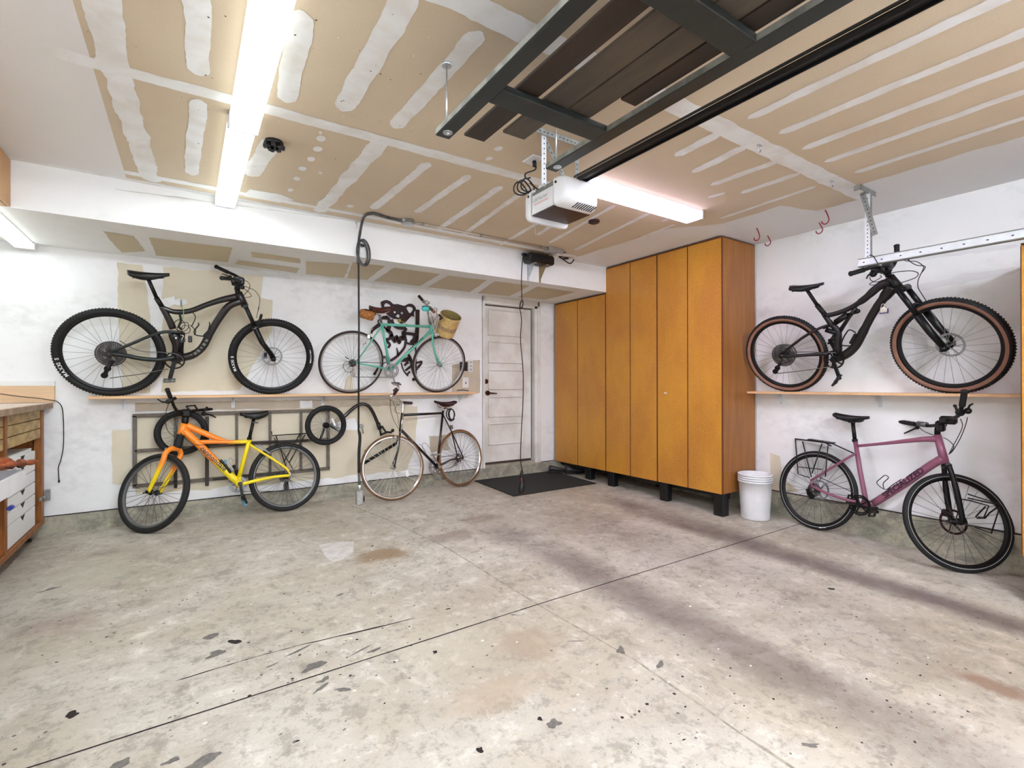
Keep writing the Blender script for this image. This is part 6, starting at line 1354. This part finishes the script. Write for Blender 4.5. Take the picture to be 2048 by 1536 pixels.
ht, hb = K(*Fc(1285, 345)), K(*Fc(1345, 568)); bbp = K(*Fc(712, 885))
fr = MB(); fr.tube([ht, hb], [.024, .028], 16)
fr.tube(smooth_pts([K(*Fc(1290, 378)), K(*Fc(1190, 378)), K(*Fc(1080, 388)), K(*Fc(880, 410)), K(*Fc(672, 430))], 4), [.024, .023, .022, .021, .020, .020, .019, .018, .017, .016, .015, .014, .013, .012, .012, .012, .012], 14)
fr.tube(smooth_pts([K(*Fc(1330, 530)), K(*Fc(1250, 568)), K(*Fc(1040, 715)), K(*Fc(800, 868))], 4), [.030, .030, .031]+[.029]*10, 14); fr.tube([K(*Fc(800, 868)), bbp], .026, 12)
fr.tube([K(*Fc(655, 392)), K(*Fc(690, 610)), K(*Fc(732, 830)), bbp], [.0175, .018, .019, .019], 14); fr.tube([bbp-n*.038, bbp+n*.038], .024, 16)
rax = cr_
for o in (-.062, .062):
    fr.tube(smooth_pts([K(*Fc(660, 485), o*.4), K(*Fc(600, 520), o*.8), K(*Fc(460, 605), o), K(*Fc(318, 692), o)], 3), .0105, 10); fr.tube(smooth_pts([K(*Fc(318, 735), o), K(*Fc(430, 790), o), K(*Fc(560, 835), o), K(*Fc(660, 858), o*.6)], 3), .0125, 10); fr.tube([K(*Fc(318, 690), o), K(*Fc(318, 738), o)], .010, 8)
f_ = fr.build('frame', 'mauve', B.t)
la, lb = K(*Fc(885, 832), .030), K(*Fc(1190, 625), .030)
text('lettering', 'SPECIALIZED', la, lb-la, up_, .058, 'plum', f_, .0008, width=(lb-la).length, bold=.0018)
tubes(B.t, 'seatpost', 'alu_black', ([K(*Fc(636, 250)), K(*Fc(652, 385))], .0150), ([K(*Fc(650, 378)), K(*Fc(654, 398))], .021))
saddle(B.t, K(*Fc(500, 178)), K(*Fc(762, 205)), n, .078, .052, 'black', .012, clamp=K(*Fc(628, 240)))
q = MB(); legs = []
for (top, mid, sg) in (((1372, 575), (1432, 680), 1), ((1338, 590), (1365, 700), -1)):
    a = K(*Fc(*top), .045*sg); b = cf_+axf*.058*sg; m_ = K(*Fc(*mid), .0); 
    m2 = a.lerp(b, .30)+axf*.012*sg
    q.tube(smooth_pts([a, m2, a.lerp(b, .65)+axf*.01*sg, b], 4), [.017]*5+[.019]*4+[.018]*4, 12)
q.tube([hb, K(*Fc(1350, 590))], .024, 12); q.tube([K(*Fc(1375, 578), .05), K(*Fc(1335, 590), -.05)], .018, 12); q.tube([cf_+axf*.075, cf_-axf*.075], .015, 10); fk = q.build('fork', 'alu_black', B.t)
q = MB(); q.box(cf_-axf*.06+V((.0, .03, .06)), (.035, .05, .05), bev=.008); q.build('brake_caliper', 'alu_black', fk)
# low rider carrier beside the front wheel
fd = V((math.cos(yw), math.sin(yw), 0)); fd = fd if fd.y < 0 else -fd
c0_ = V(cf_); nc = axf
def G(u, v_, o=.09): return atp(*Fc(u, v_), cf_+axf*o, axf)
for o in (.085,):
    q = MB()
    for P in ([(1520, 800), (1770, 880), (1700, 1100), (1575, 1055)], [(1520, 830), (1770, 885)], [(1425, 830), (1540, 850), (1680, 890), (1640, 985), (1590, 985)], [(1770, 885), (1690, 940), (1650, 985), (1600, 975)], [(1655, 895), (1600, 950), (1580, 975)]):
        q.tube([G(a, b, o) for a, b in P], .0048, 8)
    q.build('front_carrier', 'black', B.t)
q = MB(); q.tube([ht, K(*F2(1180, 900)), K(*F2(1200, 830))], .019, 12); q.box(K(*F2(1250, 800)), (.06, .06, .05), bev=.012); q.tube([K(*F2(1200, 830)), K(*F2(1290, 790))], .020, 10); q.build('stem', 'alu_black', B.t)
gF, gN = K(*F2(305, 735), -.17), K(*F2(1732, 125), .30)
q = MB(); q.tube([gF]+smooth_pts([K(*F2(700, 800), -.12), K(*F2(950, 835), -.08), K(*F2(1150, 825), -.02), K(*F2(1300, 760), .04), K(*F2(1480, 690), .1), K(*F2(1620, 610), .18), K(*F2(1670, 450), .24)], 4)+[gN], .0125, 10)
hb_ = q.build('handlebar', 'alu_black', B.t); grip(hb_, K(*F2(715, 800), -.12), gF, .018); grip(hb_, K(*F2(1680, 430), .24), gN, .019)
lever(hb_, K(*F2(760, 870), -.10), K(*F2(495, 990), -.14), bulk=.016, mid=K(*F2(600, 945), -.13)); lever(hb_, K(*F2(1800, 530), .2), K(*F2(1900, 385), .26), bulk=.022, mid=K(*F2(1830, 430), .24))
q = MB(); q.tube([K(*F2(780, 790), -.09), K(*F2(960, 815), -.07)], .020, 12); q.build('shifter', 'alu_grey', hb_)
q = MB(); q.sphere(K(*F2(1640, 560), .18), .028, 12); q.tube(smooth_pts([K(*F2(1590, 590), .17), K(*F2(1560, 480), .17), K(*F2(1530, 420), .17)], 3), .008, 8); q.sphere(K(*F2(1535, 430), .17), .012, 8); q.build('bell', 'black', hb_)
q = MB(); q.box(K(*F2(1400, 720), .05), (.05, .10, .06), bev=.014); q.box(K(*F2(1250, 870), .03), (.05, .05, .06), bev=.012); q.build('light_mount', 'black', hb_)
q = MB()
for P in ([(1790, 660, .18), (1760, 800, .15), (1650, 1080, .1), (1490, 1350, .04), (1400, 1420, .03)], [(1645, 690, .15), (1690, 830, .13), (1620, 1020, .1), (1500, 1240, .06), (1420, 1400, .03)], [(1300, 1080, .02), (1400, 1130, .03), (1500, 1230, .05), (1500, 1300, .05), (1410, 1420, .03)], [(800, 860, -.08), (900, 950, -.07), (1080, 1020, -.03)]):
    q.tube(smooth_pts([K(*F2(a, b), o) for a, b, o in P], 5), .0026, 6)
q.build('brake_hose', 'cord', B.t)
crankset(B, bbp, K(*Fc(820, 935), .08), .082, 1, ringm='alu_black', guard=True, pedal_dir=V((0, .25, -1)), armw=.020)
derailleur(B, K(*Fc(290, 770), .05), K(*Fc(318, 818), .05), .05)
q = MB(); q.tube([K(*Fc(330, 835), .05), K(*Fc(500, 868), .05), K(*Fc(700, 880), .05)], .0034, 6); q.tube([K(*Fc(380, 670), .05), K(*Fc(700, 815), .05)], .003, 6); q.build('chain', 'chain', B.t)
q = MB(); q.tube(smooth_pts([K(*Fc(1010, 685), .02), K(*Fc(940, 730), .03), K(*Fc(885, 765), .03), K(*Fc(820, 715), .035), K(*Fc(850, 680), .035), K(*Fc(885, 655), .035), K(*Fc(910, 675), .03), K(*Fc(870, 715), .02), K(*Fc(875, 760), .02)], 4), .0032, 6); q.build('bottle_cage', 'black', B.t)
q = MB()
for o in (-.06, .06):
    q.tube([K(*Fc(195, 375), o), K(*Fc(480, 412), o), K(*Fc(640, 485), o*.6)], .0058, 8)
    q.tube([K(*Fc(195, 380), o), K(*Fc(215, 645), o*1.4), K(*Fc(300, 672), o*1.3)], .005, 8); q.tube([K(*Fc(250, 395), o), K(*Fc(318, 670), o*1.2)], .005, 8); q.tube([K(*Fc(400, 412), o), K(*Fc(322, 640), o*1.2)], .005, 8); q.tube([K(*Fc(445, 425), o), K(*Fc(425, 665), o*1.2)], .0048, 8); q.tube([K(*Fc(212, 590), o*1.4), K(*Fc(400, 610), o*1.3)], .004, 8)
for (x, y) in ((195, 375), (290, 388), (390, 400), (480, 412)): q.tube([K(*Fc(x, y), -.06), K(*Fc(x, y), .06)], .0058, 8)
q.build('rear_rack', 'black', B.t)
q = MB(); q.beam(K(*Fc(300, 378)), K(*Fc(490, 408)), .06, .010, bev=.003); q.tube([K(*Fc(400, 392), .02), K(*Fc(470, 430), .03)], .006, 8); q.build('rack_clamp', 'black', B.t)

# ================================================================== THINGS HUNG ON THE BACK WALL
# steel grid panel
def Pw(u, v_, y=5.300): return at(u, v_, 'y', y)
M['gate'] = mat('brown grey painted steel', (110, 100, 88), .6, var=.15, vs=20)
q = MB(); cs = [Pw(*Bc(212, 262)), Pw(*Bc(1862, 195)), Pw(*Bc(1862, 712)), Pw(*Bc(212, 862))]
def bar(a, b, w=.030): q.beam(a, b, w, .022, up=(0, -1, 0), bev=.002)
zt_, zb_ = (cs[0].z+cs[1].z)/2, (cs[2].z+cs[3].z)/2; xl_, xr_ = cs[3].x, cs[2].x; zt_ = cs[0].z
def X(u): return Pw(*Bc(u, 500)).x
for z in (zt_, zb_): bar(V((xl_-.015, 5.300, z)), V((xr_+.015, 5.300, z)))
zm = Pw(*Bc(225, 562)).z; bar(V((xl_, 5.300, zm)), V((xr_, 5.300, zm)), .026)
for x in (xl_, xr_): bar(V((x, 5.300, zb_)), V((x, 5.300, zt_)))
for u in (558, 1082, 1366, 1630): x = X(u); bar(V((x, 5.300, zb_)), V((x, 5.300, zt_)), .022)
solo(q, 'grid_panel', 'gate', 'brown grey rectangular steel grid panel on the back wall behind the yellow bike', 'metal panel', ((xl_+xr_)/2, 5.300, zb_))
# trailer
R = .2025; t_ = thing('bike_trailer', 'folded black bike trailer with two small wheels hanging behind the yellow bike', 'bike trailer', (.6, 5.15, .6))
w1, w2 = at(363.5, 865, 'y', 5.235), at(652, 850.5, 'y', 5.17)
ax_ = V((0, -1, 0))
for i, w_ in enumerate((w1, w2)): wheel(t_, 'trailer_wheel', w_, ax_, R-.001*i, .046, 'rubber', rim='alu_black', rimd=.016, nsp=20, spm='spoke_l', hubm='alu_black', hubr=.02, flange=.02)
q = MB(); yb_ = 5.215
def T4(x, y, yy=yb_): return at(*Dc(x, y), 'y', yy)
q.tube(smooth_pts([T4(470, 360), T4(560, 270), T4(630, 215), T4(690, 195), T4(750, 215), T4(800, 285), T4(850, 400)], 5), .0185, 12)
q.build('tow_arm', 'black_gloss', t_)
q = MB(); q.tube([T4(850, 390), T4(868, 450)], .024, 10); q.tube([T4(868, 440), T4(882, 520)], .012, 8); q.tube([T4(890, 420), T4(930, 480), T4(985, 485), T4(1000, 468)], .011, 8); q.tube([T4(875, 510), T4(950, 480)], .011, 8); q.sphere(T4(1000, 466), .020, 10); q.build('hitch', 'black', t_)
q = MB(); q.tube([T4(700, 805), T4(1050, 590)], .0175, 12); q.tube([T4(712, 680), T4(885, 575)], .008, 8); q.sphere(T4(692, 818), .020, 10); q.tube([T4(1045, 600), T4(1060, 560)], .02, 10); q.build('side_bar', 'black', t_)
q = MB(); yt = 5.272
for (a, b) in (((740, 510), (1690, 470)), ((880, 805), (1530, 745))): q.beam(at(*Bc(*a), 'y', yt), at(*Bc(*b), 'y', yt), .020, .020, up=(0, -1, 0), bev=.003)
q.beam(at(*Bc(828, 270), 'y', yt), at(*Bc(828, 860), 'y', yt), .030, .020, up=(0, -1, 0), bev=.003); q.tube([at(*Bc(560, 620), 'y', yt), at(*Bc(560, 880), 'y', yt)], .013, 10); q.build('trailer_frame', M['gate_d'], t_)
q = MB(); q.beam(w1+V((0, .03, 0)), V((w1.x, 5.265, w1.z-.17)), .02, .02); q.beam(w2+V((0, .03, 0)), V((w2.x-.05, 5.225, w2.z-.17)), .02, .02); q.build('wheel_mount', 'black', t_)
c = w2+V((.07, -.02, .03)); q = MB(); q.box(c, (.022, .008, .085), Matrix.Rotation(-.4, 3, 'Y'), bev=.004); q.build('wheel_reflector', 'white', t_)
q = MB()
for i in range(9): q.tube([w2+V((.03, .015, -.01)), w2+V((.10+.01*i, .02, .05-.02*i))], .003, 5)
q.build('spoke_guard', 'black', t_)
q = MB(); c = at(722, 852, 'y', D-.002); q.cyl(c, c+V((0, -.03, 0)), .022, 14); q.tube([c+V((0, -.02, 0)), c+V((.01, -.035, -.05)), c+V((.012, -.03, -.08))], .008, 8)
solo(q, 'wall_hook', 'steel_dull', 'round metal hook on the back wall behind the hanging drop cord', 'hook', c+V((0, 0, -.08)))

# ---------------------------------------------------------------- bear wall sculpture
M['rust'] = mat('rusty brown steel', (52, 22, 16), .55, .3, c2=(34, 15, 14), vs=9)
def sculpture():
    cu = bpy.data.curves.new('tmp', 'CURVE'); cu.dimensions = '2D'; cu.fill_mode = 'BOTH'; cu.extrude = .002
    yw_ = 5.304; o0 = at(*C2(900, 1470), 'y', yw_)
    def P(x, y): p = at(*C2(x, y), 'y', yw_); return (p.x-o0.x, p.z-o0.z)
    def closed(pts, smooth=True):
        pp = [V((*P(*q), 0)) for q in pts]; pp = smooth_pts(pp, 4, True) if smooth else pp
        s = cu.splines.new('POLY'); s.points.add(len(pp)-1); s.use_cyclic_u = True
        for a, b in zip(s.points, pp): a.co = (b.x, b.y, 0, 1)
    closed([(625, 290), (612, 212), (640, 188), (705, 172), (770, 192), (828, 240), (900, 240), (1010, 268), (1080, 236), (1150, 242), (1200, 290), (1208, 345), (1176, 385), (1178, 458), (1140, 440), (1062, 520), (1018, 560), (940, 570), (900, 500), (830, 490), (760, 450), (712, 405), (645, 345)])
    closed([(668, 282), (690, 226), (735, 232), (780, 276), (730, 282)]); closed([(1050, 302), (1090, 284), (1150, 300), (1152, 350), (1106, 396), (1066, 345)])
    for (x, y) in ((850, 377), (972, 392)): closed([(x+22*math.cos(a), y+21*math.sin(a)) for a in [i*PI/4 for i in range(8)]])
    closed([(870, 440), (905, 410), (936, 436), (922, 470), (885, 462)])
    me = None
    ob = bpy.data.objects.new('tmp', cu); COL.objects.link(ob); bpy.context.view_layer.update()
    me = bpy.data.meshes.new_from_object(ob.evaluated_get(bpy.context.evaluated_depsgraph_get())); bpy.data.objects.remove(ob)
    q = MB(); q.add([V((v_.co.x+o0.x, yw_-v_.co.z, v_.co.y+o0.z)) for v_ in me.vertices], [tuple(p.vertices) for p in me.polygons])
    def stroke(pts, w):       # flat cut-steel stroke, width in metres
        pp = smooth_pts([at(*C2(*p), 'y', yw_) for p in pts], 5); k = len(pp); L = []; Rr = []
        for i in range(k):
            d = (pp[min(i+1, k-1)]-pp[max(i-1, 0)]).normalized(); s_ = V((-d.z, 0, d.x)); ww = w[0]+(w[1]-w[0])*i/(k-1); L.append(pp[i]+s_*ww/2); Rr.append(pp[i]-s_*ww/2)
        o = len(q.v)
        for dy in (-.002, .002): q.v += [p+V((0, dy, 0)) for p in L]+[p+V((0, dy, 0)) for p in Rr]
        def fc(*f): q.f.append(tuple(o+i for i in f)); q.mi.append(0); q.sm.append(False)
        for i in range(k-1):
            fc(i, i+1, k+i+1, k+i); fc(2*k+i, 3*k+i, 3*k+i+1, 2*k+i+1); fc(i, 2*k+i, 2*k+i+1, i+1); fc(k+i, k+i+1, 3*k+i+1, 3*k+i)
        fc(0, k, 3*k, 2*k); fc(k-1, 3*k-1, 4*k-1, 2*k-1)
    for pts, w in (([(1240, 335), (1235, 600), (1222, 850)], (.05, .045)), ([(640, 460), (740, 480), (755, 620), (715, 690)], (.02, .055)), ([(560, 525), (640, 480), (720, 470)], (.01, .05)),
                   ([(720, 690), (790, 740), (760, 830), (700, 850), (765, 930), (735, 985)], (.04, .025)), ([(790, 760), (850, 880), (880, 790), (925, 905), (955, 800), (1000, 850), (985, 740)], (.04, .03)),
                   ([(800, 500), (825, 580), (900, 640), (1040, 650)], (.03, .04)), ([(1050, 650), (1020, 700), (990, 735), (1100, 745), (1200, 762)], (.03, .035)), ([(1010, 740), (1040, 850), (1060, 905), (1180, 930)], (.03, .02)),
                   ([(1030, 880), (1015, 980), (900, 1120), (780, 1205)], (.025, .03)), ([(882, 985), (900, 1060), (905, 1120)], (.008, .03)), ([(1050, 1060), (1110, 1150), (1150, 1300), (1190, 1420)], (.02, .055)),
                   ([(950, 1200), (1040, 1190), (1120, 1160)], (.03, .06)), ([(1010, 1290), (1080, 1225)], (.02, .035)), ([(1030, 1375), (1140, 1290)], (.02, .03)), ([(960, 1240), (1000, 1370), (1075, 1470)], (.014, .014)), ([(1060, 1440), (1110, 1390)], (.02, .02)),
                   ([(1170, 1260), (1310, 1225), (1240, 1330), (1175, 1380)], (.02, .035)), ([(1205, 950), (1208, 1200), (1200, 1500), (1150, 1520)], (.012, .035)), ([(450, 740), (470, 680), (590, 590)], (.02, .045)), ([(495, 1445), (530, 1390), (560, 1330)], (.03, .015)),
                   ([(1130, 850), (1170, 880), (1230, 840)], (.06, .05)), ([(1160, 820), (1250, 810)], (.04, .04)), ([(590, 590), (680, 640), (720, 690)], (.02, .02)), ([(550, 1345), (640, 1260), (790, 1200)], (.010, .010)), ([(560, 525), (590, 590)], (.012, .02))): stroke(pts, w)
    solo(q, 'wall_sculpture', 'rust', 'rusty cut-steel bear with upright ski on the wall behind the teal bike', 'wall sculpture', o0)
sculpture()
EXPO = 1.95
# ================================================================== RENDER LOOK
scene.view_settings.view_transform = 'Standard'; scene.view_settings.look = 'None'
scene.view_settings.exposure = EXPO; scene.view_settings.gamma = 1.0; scene.view_settings.use_curve_mapping = False
w = bpy.data.worlds.new('world'); scene.world = w; w.use_nodes = True; w.node_tree.nodes['Background'].inputs[0].default_value = (0, 0, 0, 1)
